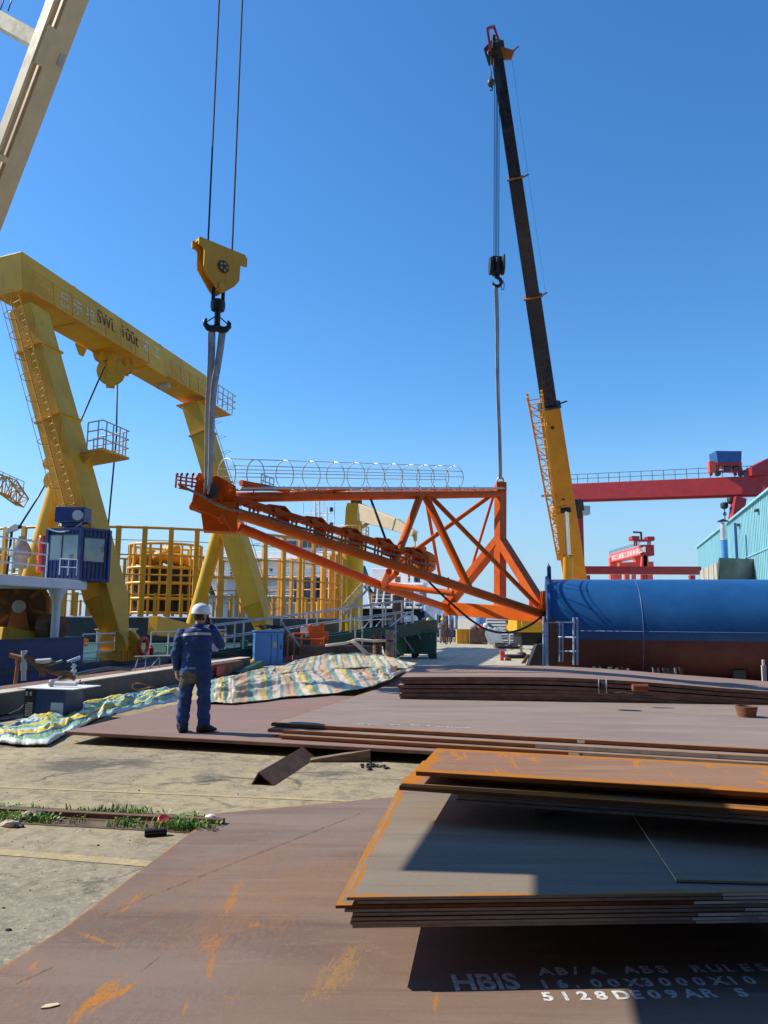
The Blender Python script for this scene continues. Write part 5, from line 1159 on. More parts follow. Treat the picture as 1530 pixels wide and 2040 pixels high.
# unseen gantry slab added above and behind the viewpoint to block overhead sky light
yg = thing('sky_blocker_deck', 'dark plate yard gantry deck spanning high behind the viewpoint', 'gantry crane', (-4, -1, 0))
mb = MB(); mb.box((-4, -1.4, 9.4), (20, 11.6, 1.0)); mb.build('deck', MT['dkg'], yg)
for x in (-13.5, 5.5):
    mb = MB(); mb.beam((x, -5, 0), (x, -5, 8.9), .6, .6, up=(0, 1, 0)); mb.build('leg', MT['dkg'], yg)
# ================================================================ ORANGE TRUSS JIB hanging from two cranes
tj = thing('truss_jib', 'orange triangular truss jib hanging level between two crane hooks', 'truss jib', P(430, 1000, 17))
hd = P(430, 1000, 17.0)
tdir = (P(993, 984, 24.3) - P(472, 991, 17.35)); tdir.z = 0; tdir.normalize(); tper = V((tdir.y, -tdir.x, 0))   # tper: toward the viewer's right
# head: stacked gusset boxes
def hp(px, py, Y=16.75): return P(px, py, Y)
mb = MB(); mb.prism([hp(393, 950), hp(432, 947), hp(470, 968), hp(470, 1002), hp(452, 1038), hp(380, 1010), hp(388, 968)], V((-.2, .98, 0)) * .55)
head = mb.build('head_gusset', MT['ora'], tj, bevel=.015)
mb = MB(); mb.prism([hp(399, 1014, 16.95), hp(452, 1036, 16.95), hp(472, 1000, 17.0), hp(472, 1060, 17.0), hp(405, 1057, 16.95)], V((-.2, .98, 0)) * .5); mb.build('head_box', MT['ora'], tj, bevel=.012)
mb = MB(); mb.prism([hp(432, 1000, 16.7), hp(470, 1000, 16.7), hp(474, 1056, 16.8), hp(462, 1058, 16.8)], tper * -.06); mb.prism([hp(408, 952, 16.72), hp(440, 1000, 16.72), hp(444, 998, 16.72), hp(430, 953, 16.72)], tper * .05); mb.build('head_rib', MT['ora'], tj)
for px, py in ((396, 953), (383, 1010), (442, 1036), (457, 974)):
    mb = MB(); mb.torus(hp(px, py, 16.62), tper, .055, .026, 16, 8); mb.lathe(hp(px, py, 16.62) + V((0, 0, .05)), tper, [(0, 0), (.07, .01), (.07, .05), (0, .06)], 12); mb.build('lifting_eye', MT['ora'], tj, True, auto=40)
mb = MB(); rg = random.Random(6)
for i, (y0, y1) in enumerate(((943, 951), (950, 958), (958, 966), (966, 976))):
    for dy in (0, .35):
        mb.beam(P(350 + 2 * i, y0 + 6, 16.4 + dy), P(392, y1 + 4, 16.7 + dy), .03, .03)
for px in (352, 361, 372, 384):
    mb.beam(P(px, 944, 16.5), P(px - 2, 972, 16.5), .03, .05, up=(0, 1, 0)); mb.beam(P(px, 948, 16.5), P(px, 948, 16.95), .03, .03)
    mb.tube(P(px + 2, 942, 16.5), P(px + 2, 947, 16.5), .018, n=6, m=1)
mb.build('cable_guide', [MT['ora'], MT['blk']], tj)
# chords
tc0, tc1 = P(470, 991, 17.35), P(992, 984, 24.25)
mb = MB(); mb.tube(tc0, tc1, .118, .118, 18); mb.build('top_chord', MT['ora'], tj, True, auto=40)
l1a, l1b, l1c = P(474, 1050, 17.5), P(762, 1168, 21.9), P(893, 1212, 25.5)
l2a, l2b = P(470, 1022, 16.9), P(1082, 1224, 22.95)
mb = MB(); mb.path([l1a, l1b, l1c], .12, 16); mb.build('lower_chord', MT['ora'], tj, True, auto=40)
mb = MB(); mb.tube(l2a, l2b, .125, .125, 16); mb.build('lower_chord', MT['ora'], tj, True, auto=40)
def onl2(px):
    lo, hi = 0., 1.
    for _ in range(40):
        m_ = (lo + hi) / 2; p = l2a.lerp(l2b, m_); r = p - CAM; x = 765 + FPX * r.dot(RT) / r.dot(FW)
        if x < px: lo = m_
        else: hi = m_
    return l2a.lerp(l2b, lo)
def ontc(px):
    lo, hi = 0., 1.
    for _ in range(40):
        m_ = (lo + hi) / 2; p = tc0.lerp(tc1, m_); r = p - CAM; x = 765 + FPX * r.dot(RT) / r.dot(FW)
        if x < px: lo = m_
        else: hi = m_
    return tc0.lerp(tc1, lo)
def br(a, b, r, nm='brace_tube', m='ora'):
    mb = MB(); mb.tube(a, b, r, n=12); return mb.build(nm, MT[m], tj, True, auto=40)
f2, f1 = P(1088, 1222, 22.95), P(890, 1206, 25.6)
br(ontc(838), onl2(784), .105); br(ontc(846), onl2(936), .115); br(ontc(847), P(879, 1164, 25.3), .05); br(ontc(855), f2 + V((-.05, .12, .05)), .07)
br(ontc(982), P(786, 1126, 22.3), .07); br(ontc(984), P(926, 1176, 25.2), .045)
br(P(778, 1166, 22.0), P(902, 1182, 21.0), .085); br(l1b + Z1 * .02, P(790, 1140, 21.2), .09); br(l1b, P(775, 1138, 20.2), .085)
# A shaped end frame
apex, top, foot = P(996, 1082, 24.4), P(997, 968, 24.4), P(996, 1214, 24.3)
mb = MB(); mb.beam(top, foot, .24, .34, up=tdir); mb.build('column', MT['ora'], tj, bevel=.008)
mb = MB(); mb.beam(apex + Z1 * .12, f2, .24, .40, up=tdir); mb.build('frame_leg', MT['ora'], tj, bevel=.008)
mb = MB(); mb.beam(apex + Z1 * .12, f1, .24, .40, up=tdir); mb.build('frame_leg', MT['ora'], tj, bevel=.008)
mb = MB(); mb.beam(f1 - Z1 * .1, f2 - Z1 * .06, .30, .42); mb.build('base_beam', MT['ora'], tj, bevel=.008)
mb = MB(); mb.beam(P(893, 1200, 25.5), P(893, 1150, 25.5), .06, .06); mb.box(P(1089, 1196, 22.9), (.3, .3, .55)); mb.build('foot_plate', MT['ora'], tj, bevel=.01)
mb = MB(); mb.box(top + V((0, 0, -.05)), (.32, .5, .28)); mb.box(top + V((0, 0, .1)), (.1, .12, .1)); mb.build('column_cap', MT['ora'], tj, bevel=.01)
# ladder with cage on the top chord
la0, la1 = P(470, 974, 17.2), P(997, 974, 24.35)
mb = MB(); sd_ = tper * .2
for s in (-1, 1): mb.tube(la0 + sd_ * s, la1 + sd_ * s, .032, n=8)
for i in range(26): p = la0.lerp(la1, (i + .5) / 26); mb.tube(p - sd_, p + sd_, .013, n=5)
lad = mb.build('ladder', MT['silver'], tj, True, auto=40)
hx = [454, 511, 569, 622, 670, 711, 750, 786, 820, 849, 878, 907]
def onlad(px):
    lo, hi = -.15, 1.
    for _ in range(40):
        m_ = (lo + hi) / 2; p = la0 + (la1 - la0) * m_; r = p - CAM; x = 765 + FPX * r.dot(RT) / r.dot(FW)
        if x < px: lo = m_
        else: hi = m_
    return la0 + (la1 - la0) * lo
hs = []
tl = (la1 - la0).normalized(); tu = tper.cross(tl).normalized(); tu = tu if tu.z > 0 else -tu
for px in hx:
    c = onlad(px) + tu * .34
    mb = MB(); rr = .345
    mb.path([c + tper * (rr * math.cos(a)) + tu * (rr * math.sin(a)) for a in [(-.32 + 1.64 * j / 22) * PI for j in range(23)]], .013, 6)
    mb.build('cage_hoop', MT['silver'], lad, True); hs.append(c)
mb = MB()
for a in (.5, .86, .14, 1.02, -.02):
    o = tper * (.345 * math.cos(a * PI)) + tu * (.345 * math.sin(a * PI)); mb.tube(hs[0] + o, hs[-1] + o, .010, n=5)
mb.build('cage_bar', MT['silver'], lad, True)
# brackets on the top chord, upper plate run and cable tray along the lower chord
mb = MB()
for px in (500, 560, 590, 664, 690, 725, 762, 795, 830, 860, 885, 910, 940):
    p = ontc(px) + tper * .1; mb.beam(p + tl * -.16 + Z1 * .14, p + tl * .16 + Z1 * .19, .06, .02); mb.beam(p + Z1 * .05, p + Z1 * .17, .02, .06); mb.tube(p + Z1 * .18, p + Z1 * .25, .014, n=5, m=1)
mb.build('chord_clip', [MT['ora'], MT['blk']], tj)
mb = MB(); mb.tube(P(480, 962, 17.0), P(575, 978, 18.2), .07, .05, 10); mb.tube(P(545, 985, 18.1), P(690, 976, 19.6), .05, .03, 8); mb.build('service_pipe', MT['ora'], tj, True, auto=40)
mb = MB(); q = P(520, 968, 17.6); rails(mb, [q, P(545, 978, 17.9)], .28, 3, .012, 1); mb.build('small_rail', MT['silver'], tj)
u0, u1 = P(466, 1002, 17.3), P(850, 1118, 20.7)
mb = MB(); mb.beam(u0 + Z1 * .10, u1 + Z1 * .10, .22, .12); mb.build('tray_girder', MT['ora'], tj, bevel=.01)
ud_ = (u1 - u0).normalized(); us = V((ud_.y, -ud_.x, 0)).normalized(); 
NB = 12
for k in range(NB):
    t = -.06 + 1.06 * (k + .4) / NB; p = u0 + (u1 - u0) * t + us * .24 - Z1 * .10
    mb = MB(); mb.box(p - Z1 * .20, (.34, .16, .02), (ud_, us, Z1)); mb.box(p + Z1 * .06, (.40, .22, .025), (ud_, us, Z1)); mb.beam(p + Z1 * .06 - us * .2 + ud_ * .15, p + Z1 * .09 + us * .06 + ud_ * .42, .2, .02)
    for s in (-.1, .0, .12): mb.beam(p + ud_ * s - Z1 * .2, p + ud_ * (s + .02) + Z1 * .06, .022, .05)
    for s in (-.1, .1):
        mb.tube(p + ud_ * s + Z1 * .07, p + ud_ * s + Z1 * .12, .022, n=6, m=1); mb.tube(p + ud_ * s - Z1 * .24, p + ud_ * s - Z1 * .2, .02, n=6, m=1)
    mb.build('cable_bracket', [MT['ora'], MT['blk']], tj)
for k in range(5):
    p = u0 + (u1 - u0) * (.2 + .18 * k); mb = MB(); mb.beam(p - ud_ * .34 + Z1 * .17, p + ud_ * .1 + Z1 * .24, .34, .025); mb.beam(p + ud_ * .1 + Z1 * .24, p + ud_ * .3 + Z1 * .10, .34, .025); mb.prism([p - ud_ * .2 + us * .15 + Z1 * .14, p + ud_ * .26 + us * .15 + Z1 * .12, p + ud_ * .2 + us * .15 - Z1 * .22, p - ud_ * .1 + us * .15 - Z1 * .22], us * .02); mb.build('tray_gusset', MT['ora'], tj)
ropes = [P(356, 966, 16.55), P(400, 986, 16.5), P(430, 1004, 16.5), P(462, 1016, 16.5)] + [u0 + (u1 - u0) * t + us * .30 - Z1 * (.17 + .015 * math.sin(30 * t)) for t in [i / 20 for i in range(1, 21)]]
mb = MB(); mb.path(ropes, .030, 7); mb.build('tray_rope', mat('frayed_rope', (.28, .23, .18), .9, var=.45, vs=18), tj, True)
def hose(lab, pts, r=.045):
    mb = MB(); mb.path(pts, r, 8); return tag(mb.build('hydraulic_hose', MT['blk'], smooth=True), lab, 'hose')
hose('black hose slanting down inside the orange truss from its top tube', [P(738, 993, 20.3), P(752, 1030, 20.2), P(772, 1085, 20.0), P(792, 1122, 20.2)], .035)
hose('black hose sagging from the orange truss over the yard to its right foot', cat(P(842, 1146, 20.7), P(935, 1233, 21.4), .04, 6) + cat(P(960, 1250, 21.6), P(1088, 1220, 22.7), .33, 10), .032)
# ---- yellow hook block on the left hoist
def kp(x, z): return x * .7071, z
hc0 = P(437, 536, 17.0); kx = V((.70, .714, 0)); kn = V((.714, -.70, 0))
HK = .85
hb = thing('hook_block', 'large yellow hook block with twin horn hook hanging over the truss head', 'hook block', hc0)
pr = [(-.78, .60), (.70, .60), (.78, .50), (.78, .26), (.56, .24), (.54, -.22), (.40, -.42), (.05, -.72), (-.08, -.74), (-.20, -.64), (-.60, -.15), (-.60, .28), (-.64, .36), (-.78, .38)]
for s in (.14, -.14):
    mb = MB(); mb.prism([hc0 + kx * x * HK + Z1 * z * HK + kn * (s - .02) for x, z in pr], kn * .04); mb.build('cheek_plate', MT['yel'], hb, bevel=.006)
mb = MB(); mb.lathe(hc0 - kn * .1, kn, [(0, 0), (.39, 0), (.34, .08), (.34, .12), (.39, .2), (0, .2)], 28)
mb.box(hc0 + Z1 * .48, (1.25, .26, .05), (kx, kn, Z1)); mb.build('sheave', MT['yel'], hb, True, auto=40)
mb = MB(); mb.lathe(hc0 + kn * .155, kn, [(0, 0), (.15, 0), (.15, .03), (.12, .035), (0, .02)], 24); mb.build('pin_cover', MT['dkg'], hb, True, auto=40)
mb = MB()
for k in range(5): a = k * 2 * PI / 5; mb.lathe(hc0 + kn * .17 + (kx * math.cos(a) + Z1 * math.sin(a)) * .085, kn, [(0, 0), (.03, 0), (.03, .03), (0, .03)], 8)
mb.lathe(hc0 + kn * .14 - Z1 * .48 - kx * .03, kn, [(0, 0), (.085, 0), (.085, .05), (0, .05)], 14); mb.build('pin', MT['yel'], hb)
lk = hc0 - Z1 * .61
mb = MB()
for s in (-.13, .13): mb.beam(lk + kx * s + Z1 * .12, lk + kx * s - Z1 * .2, .07, .09)
mb.lathe(lk - Z1 * .42, Z1, [(0, 0), (.15, .02), (.17, .1), (.17, .22), (.1, .28), (0, .28)], 16); mb.tube(lk - Z1 * .75, lk - Z1 * .4, .07, n=12); mb.build('swivel', MT['blk'], hb, True, auto=40)
hkx = V((.96, .28, 0)).normalized(); hk = lk - Z1 * .82
for s in (-1, 1):
    pts = [hk + hkx * (s * x) + Z1 * z for x, z in ((0, .0), (.10, -.035), (.20, -.02), (.27, .06), (.275, .14), (.24, .20))]
    mb = MB(); mb.path(pts, [.085, .085, .075, .06, .045, .02], 10); mb.tube(hk + hkx * (.235 * s) + Z1 * .12, hk + hkx * (.06 * s) + Z1 * .26, .014, n=6); mb.build('hook_horn', MT['blk'], hb, True)
mb = MB()
for off, pxl in ((-.33, 405), (.33, 463)):
    p = hc0 + kx * off + Z1 * .49; mb = MB(); mb.tube(p, p + Z1 * 38 + V((0, .5, 0)), .022, n=8)
    tag(mb.build('hoist_rope', MT['cable']), 'black hoist rope rising from the %s end of the yellow hook block' % ('left' if off < 0 else 'right'), 'hoist rope')
# slings from hook to truss head
def sling(a, b, w_, lab, tw=1.2, n=24, mid=None):
    a, b = V(a), V(b); mb = MB(); d_ = (b - a); mo = (V(mid[1]) - a.lerp(b, mid[0])) if mid else V()
    vw = V((1, .1, 0)).normalized()
    def fn(u, v):
        p = a + d_ * u + mo * ((u / mid[0] if u < mid[0] else (1 - u) / (1 - mid[0])) if mid else 0); an = .25 + tw * u; s = vw * math.cos(an) + V((0, 1, 0)) * math.sin(an)
        return p + s * ((v - .5) * w_ * (1 - .35 * math.sin(PI * u) * .3)) + V((.012 * math.sin(9 * u), 0, 0))
    mb.grid(fn, n, 2); mb.uv = {}
    o = mb.build('webbing_sling', MT['sling'], fix=False, smooth=True); s = o.modifiers.new('thickness', 'SOLIDIFY'); s.thickness = .014
    return tag(o, lab, 'sling')
lug = P(414, 984, 16.55)
sling(hk - hkx * .12 + Z1 * .0, lug + V((-.02, 0, .02)), .17, 'grey webbing sling from the left horn of the twin hook', .6)
sling(hk + hkx * .13 + Z1 * .0, lug + V((.04, -.05, .02)), .16, 'grey webbing sling from the right horn of the twin hook', 1.0, 30, (.36, P(427, 770, 16.75)))
mb = MB(); mb.torus(lug - Z1 * .04, (1, .5, 0), .08, .03, 16, 8); mb.tube(lug + V((-.14, 0, -.05)), lug + V((.14, 0, -.05)), .035, n=10); tag(mb.build('shackle', MT['blk'], smooth=True, auto=40), 'black shackle joining the twin slings to the truss head', 'shackle')
mb = MB(); q = P(422, 976, 16.5); mb.prism([q + V((-.02, 0, -.18)), q + V((.12, 0, -.15)), q + V((.11, 0, .12)), q + V((.03, 0, .16))], (0, .16, 0)); tag(mb.build('corner_pad', MT['dkg'], bevel=.02), 'dark softener pad beside the shackle on the truss head', 'pad')
# ================================================================ MOBILE CRANE
tip = P(989, 104, 24.6); piv = P(1152, 1196, 36.5); bd = (tip - piv).normalized()
mc = thing('mobile_crane', 'yellow truck crane with long black telescopic boom raised behind the tank', 'mobile crane', V((piv.x, piv.y, 0)))
vv = (piv + tip) / 2 - CAM; bs = bd.cross(vv).normalized(); bs = bs if bs.x > 0 else -bs; bo = bs.cross(bd).normalized(); bo = bo if bo.dot(vv) > 0 else -bo
def onb(py):
    lo, hi = 0., 1.05
    for _ in range(40):
        m_ = (lo + hi) / 2; p = piv + (tip - piv) * m_; r = p - CAM; y = 1020 - FPX * r.dot(UP) / r.dot(FW)
        if y > py: lo = m_
        else: hi = m_
    return piv + (tip - piv) * lo
def bsec2(c, w_, h): 
    q = [(-.5, -.5), (.5, -.5), (.5, .2), (.3, .5), (-.3, .5), (-.5, .2)]
    return [c + bs * (x * w_) - bo * (-y * h) for x, y in q]
def bseg(name, y0, y1, w0, w1, m, off=(0, 0)):
    mb = MB(); a, b = onb(y0), onb(y1); mb.loft([bsec2(a, w0, w0 * 1.15), bsec2(b, w1, w1 * 1.15)]); return mb.build(name, MT[m], mc, bevel=.03)
bseg('boom_base', 1190, 808, 1.08, .86, 'yelo')
bseg('boom_section', 812, 592, .66, .62, 'blkp'); bseg('boom_section', 596, 358, .54, .51, 'blkp'); bseg('boom_section', 362, 104, .45, .41, 'blkp')
for y, w_, nm in ((592, .74, 'boom_collar'), (357, .61, 'boom_collar')):
    mb = MB(); c = onb(y); mb.loft([bsec2(c, w_, w_ * 1.15), bsec2(c + bd * .07, w_, w_ * 1.15)]); mb.beam(c + bs * w_ * .45, c + bs * (w_ * .45 + .24) + bd * .06, .06, .03, up=bo); mb.build(nm, MT['winch'], mc, bevel=.01)
mb = MB(); c = onb(808); mb.loft([bsec2(c, .95, 1.1), bsec2(c + bd * .05, .95, 1.1)]); mb.beam(c + bs * .4, c + bs * .75 + bd * .06, .06, .03, up=bo); mb.build('boom_collar', MT['dkg'], mc)
mb = MB(); c = onb(1000); mb.prism([c - bs * .50 - bd * .0, c - bs * .62 - bd * .5, c + bs * .1 - bd * .9, c + bs * .1 + bd * .1], bo * -.62); mb.box(c - bs * .3 - bd * .45 - bo * .62, (.5, .5, .2), (bs, bd, bo)); mb.build('ram_bracket', MT['yelo'], mc, bevel=.02)
mb = MB(); mb.box(onb(1010) + bs * .62 - bd * .2, (.25, .8, .4), (bs, bd, bo)); mb.box(onb(1000) + bs * .74 - bd * .3, (.2, .4, .3), (bs, bd, bo)); mb.build('hose_drum', MT['dkg'], mc, bevel=.03)
for y in (844, 985, 1098): 
    mb = MB(); c = onb(y) - bo * .52; mb.lathe(c, -bo, [(0, 0), (.07, 0), (.07, .03), (0, .03)], 10); mb.build('boom_port', MT['blk'], mc)
# derricking ram
r0_, r1_, r2_ = P(1130, 1200, 34.2), P(1132, 1106, 33.3), P(1127, 1016, 32.3)
mb = MB(); mb.tube(r0_, r1_, .22, .22, 18); mb.build('ram_barrel', MT['yelo'], mc, True, auto=40)
mb = MB(); mb.tube(r1_, r2_, .115, .115, 14); mb.build('ram_rod', MT['chrome'], mc, True, auto=40)
mb = MB(); mb.tube(r2_ - bs * .22, r2_ + bs * .22, .12, n=12); mb.build('ram_pin', MT['blk'], mc)
# head
hdz = onb(104)
mb = MB(); mb.prism([hdz - bs * .32 - bo * .2 + bd * x for x in ()] or [hdz - bs * .34 - bd * .35 - bo * .26, hdz + bs * .30 - bd * .2 - bo * .26, hdz + bs * .30 + bd * .28 - bo * .26, hdz - bs * .05 + bd * .42 - bo * .26, hdz - bs * .42 + bd * .2 - bo * .26], bo * .55); mb.build('boom_head', MT['dkg'], mc, bevel=.02)
mb = MB(); mb.prism([hdz + bs * .12 + bd * .15 - bo * .28, hdz + bs * .62 - bd * .12 - bo * .28, hdz + bs * .46 - bd * .36 - bo * .28, hdz + bs * .22 - bd * .30 - bo * .28], bo * .5); mb.beam(hdz + bs * .6 - bd * .1, hdz + bs * .78 + bd * .0, .06, .05, up=bo); mb.build('head_bracket', MT['winch'], mc, bevel=.01)
mb = MB(); A, B, C_, D__ = P(977, 100, 24.2), P(971, 57, 24.0), P(984, 53, 24.6), P(997, 92, 24.7)
for a, b in ((A, B), (B, C_), (C_, D__), (D__, A)): mb.beam(a, b, .085, .10, up=bo)
mb.build('head_guard', MT['red'], mc, bevel=.01)
mb = MB(); mb.lathe(P(986, 96, 24.3) - V((.12, 0, 0)), (1, .1, 0), [(0, 0), (.26, 0), (.2, .08), (.26, .16), (.26, .24), (0, .24)], 20); mb.lathe(P(980, 78, 24.3), (1, .1, 0), [(0, 0), (.14, 0), (.14, .1), (0, .1)], 14)
mb.torus(P(978, 104, 24.3), (.3, 1, 0), .1, .03, 14, 6); mb.build('head_sheave', MT['blk'], mc, True, auto=40)
# lattice fly jib folded beside the boom
mb = MB(); j0, j1 = P(1067, 800, 27.9), P(1112, 1100, 33.6); jd = (j1 - j0).normalized()
lattice(mb, j0, j1, bs, bo, .52, .5, .16, .2, 15, .035, .02)
for s in (-1, 1):
    for q in (-1, 1): p = j0 + bs * .26 * s + bo * .25 * q; mb.tube(p, p - jd * .22, .05, n=6); mb.lathe(p - jd * .28, bs, [(0, -.04), (.07, -.04), (.07, .04), (0, .04)], 10)
mb.beam(j1, j1 + jd * .45, .18, .14); mb.build('fly_jib', MT['yelo'], mc)
mb = MB(); mb.beam(P(1093, 845, 28.5), onb(845) - bs * .3, .12, .12); mb.beam(P(1083, 988, 31.2), onb(985) - bs * .3, .2, .10); mb.build('jib_bracket', MT['yelo'], mc)
mb = MB(); mb.tube(P(1018, 104, 24.6), P(1053, 356, 26.7), .004, n=4); mb.tube(P(1053, 356, 26.7), P(1088, 590, 29.5), .004, n=4); mb.build('length_cable', MT['cable'], mc)
# upper works and carrier
mb = MB(); mb.box((piv.x + .3, piv.y + .8, 2.35), (2.2, 3.4, 1.5)); mb.build('slewing_deck', MT['yelo'], mc, bevel=.08)
mb = MB(); mb.box((7.5, 35.8, 1.62), (3.1, 2.4, .8)); mb.box((7.6, 34.55, 1.72), (2.9, .06, .5)); mb.build('carrier_body', MT['yelb'], mc, bevel=.03)
mb = MB(); mb.box((7.9, 36.0, .92), (3.4, 2.2, .58)); mb.build('chassis', MT['blk'], mc, bevel=.03)
for x in (7.4, 9.0):
    mb = MB(); mb.lathe((x, 34.7, .5), (0, 1, 0), [(0, .02), (.25, .02), (.28, -.01), (.5, .0), (.52, .08), (.52, .32), (.45, .36), (0, .36)], 24); w_ = mb.build('wheel', MT['blk'], mc, True, auto=40)
for px, py, z in ((1014, 1292, 38.0), (1039, 1311, 33.2)):
    g = G(px, py); mb = MB(); mb.tube(g + Z1 * .22, g + Z1 * 1.45, .07, n=12); mb.build('outrigger_jack', MT['chrome'], mc, True, auto=40)
    mb = MB(); mb.lathe(g + Z1 * .16, Z1, [(0, 0), (.25, 0), (.2, .08), (.08, .12), (0, .12)], 16); mb.box(g + Z1 * 1.35, (.32, .4, .7)); mb.build('outrigger_foot', MT['dkg'], mc, True, auto=40)
    mb = MB(); mb.box(g + Z1 * .08, (1.5, 1.0, .14)); tag(mb.build('outrigger_mat', MT['blk'], bevel=.01), 'dark timber mat under the %s outrigger foot of the mobile crane' % ('farther' if px < 1030 else 'nearer'), 'outrigger mat')
    mb = MB(); mb.beam(g + Z1 * 1.3, V((6.4, 35.2, 1.25)), .3, .3); mb.build('outrigger_beam', MT['yelo'], mc, bevel=.01)
    mb = MB(); mb.box(g + V((-.02, -.22, 1.3)), (.36, .02, .5)); mb.build('hazard_plate', MT['yelo'], mc)
# ropes, hook block and sling
mb = MB(); hkp = P(989, 530, 24.5)
for i, px in enumerate((984, 987.5, 990, 993.5)): mb.tube(P(px + 1, 118, 24.5), V((P(px, 515, 24.5).x, 24.5, P(px, 515, 24.5).z)), .014, n=5)
mb.build('hoist_rope', MT['cable'], mc)
hb2 = thing('hook_block', 'black multi sheave hook block below the long telescopic boom', 'hook block', hkp)
mb = MB()
for s in (-.2, 0, .2): mb.lathe(hkp + V((s - .04, 0, .0)), (1, 0, 0), [(0, 0), (.3, 0), (.3, .1), (0, .1)], 20)
mb.prism([hkp + V((x, -.14, z)) for x, z in ((-.16, .3), (.16, .3), (.2, 0), (.12, -.32), (-.12, -.32), (-.2, 0))], (0, .28, 0)); mb.box(hkp + V((.22, -.1, .02)), (.05, .5, .5)); mb.build('block_body', MT['blk'], hb2, bevel=.015)
mb = MB(); hk2 = hkp - Z1 * .58; mb.tube(hkp - Z1 * .3, hkp - Z1 * .42, .07, n=10); mb.path([hk2 + V((x, 0, z)) for x, z in ((.02, .18), (.13, .10), (.15, -.02), (.08, -.12), (-.03, -.13), (-.12, -.05), (-.13, .03))], [.06, .065, .07, .065, .055, .04, .02], 10); mb.build('hook', MT['blk'], hb2, True)
mb = MB(); mb.path([hk2 + V((.2 + .05 * math.cos(a), 0, -.1 + .17 * math.sin(a))) for a in [2 * PI * i / 14 for i in range(14)]], .014, 6, True); mb.build('link', MT['cable'], hb2, True)
sling(hk2 - Z1 * .08 - V((.02, 0, 0)), top + Z1 * .22, .15, 'long grey webbing sling from the black hook block to the truss column', .35, 40)
mb = MB(); mb.torus(top + Z1 * .17, (.4, 1, 0), .1, .03, 16, 8); tag(mb.build('shackle', MT['silver'], smooth=True), 'bright shackle on top of the orange truss column', 'shackle')
p = P(978, 165, 24.3); hb3 = thing('ball_hook', 'small overhaul ball and hook hanging from the boom head', 'ball hook', p)
mb = MB(); mb.ell(p, (.13, .13, .15), 16, 10); mb.build('ball', MT['dkg'], hb3, True)
mb = MB(); mb.path([p + V((x, 0, z)) for x, z in ((0, -.13), (.05, -.2), (.03, -.28), (-.04, -.28))], .03, 8); mb.tube(p + Z1 * .1, p + Z1 * .42, .03, n=6); mb.tube(p + Z1 * .4, P(978, 108, 24.3), .009, n=5); mb.tube(P(983, 112, 24.3), P(984, 152, 24.4), .009, n=5); mb.build('hook', MT['cable'], hb3, True)
# ================================================================ TANK
ta, tb = V((4.80, 22.35, 1.48)), V((16.0, 20.4, 1.48)); tx = (tb - ta).normalized(); tr = 1.47; ts = V((tx.y, -tx.x, 0))
tank = thing('cylinder_tank', 'huge blue cylinder with dark red lower half lying on supports', 'tank', V((ta.x, ta.y, 0)))
NS = 72
def trg(p, r): return [p + (ts * math.cos(2 * PI * j / NS) + Z1 * math.sin(2 * PI * j / NS)) * r for j in range(NS)]
zsplit = .0; mbu, mbl = MB(), MB()
L = (tb - ta).length; st = [0, 2.35, 2.36, 6.45, 6.46, L]
# colour boundary a third below mid height
a0 = math.asin(-.13)
def arc(p, r, lo, hi, n): return [p + (ts * math.cos(lo + (hi - lo) * j / n) + Z1 * math.sin(lo + (hi - lo) * j / n)) * r for j in range(n + 1)]
for mbx, lo, hi in ((mbu, a0, PI - a0), (mbl, PI - a0, 2 * PI + a0)):
    rows = [arc(ta + tx * s, tr, lo, hi, 40) for s in (0, L)]
    mbx.add(rows[0] + rows[1], [(j, j + 1, 41 + j + 1, 41 + j) for j in range(40)])
mbl.add(arc(tb, tr, 0, 2 * PI, 60)[:-1], [tuple(range(60))])
mbu.build('upper_shell', mat('tank_blue_paint', (.016, .095, .27), .30, var=.14, vs=.9, spots=((.6, .56, .72, (.03, .15, .36)), (3, .66, .8, (.02, .06, .18)), (9, .66, .72, (.06, .12, .22), (1, 1, 1))), spec=.5, bump=.35, bs=1.1), tank, True, fix=True)
mbl.build('lower_shell', mat('tank_red_primer', (.105, .027, .028), .6, var=.2, vs=1.2, spots=((2, .6, .8, (.18, .06, .05)),)), tank, True)
mb = MB()
for s in (2.35, 6.45, 10.4): mb.path(arc(ta + tx * s, tr + .002, 0, 2 * PI, 72)[:-1], .010, 6, True)
mb.tube(ta + ts * tr * 1.0 + Z1 * .03, tb + ts * tr * 1.0 + Z1 * .03, .008, n=6); mb.build('weld_seam', mat('weld_seam_blue', (.10, .18, .38), .4, var=.2), tank, True)
mb = MB(); mb.lathe(ta - tx * .10, tx, [(0, 0), (tr + .10, 0), (tr + .10, .07), (tr, .1), (0, .1)], 72); mb.build('end_flange', MT['blu'], tank, True, auto=40)
mb = MB()
c = ta - tx * .02 + Z1 * (tr + .05)
mb.path([c + V((0, 0, -.1)), c + V((.0, 0, .28)), c + V((.02, 0, .4)), c + V((.05, 0, .3)), c + V((.05, 0, -.1))], .035, 8); mb.build('lifting_lug', MT['blu'], tank, True)
for s in (1.3, 4.6, 8.5):
    mb = MB(); c = ta + tx * s; mb.prism([V((c.x, c.y, 0)) + ts * x + Z1 * z for x, z in ((-1.2, .0), (1.2, .0), (1.2, .55), (.8, .25), (0, .06), (-.8, .25), (-1.2, .55))], tx * .3); tag(mb.build('saddle_support', MT['dkg'], bevel=.02), ['dark saddle under the left end of the blue tank', 'dark saddle under the middle of the blue tank', 'dark saddle under the right part of the blue tank'][int(s / 4)], 'saddle')
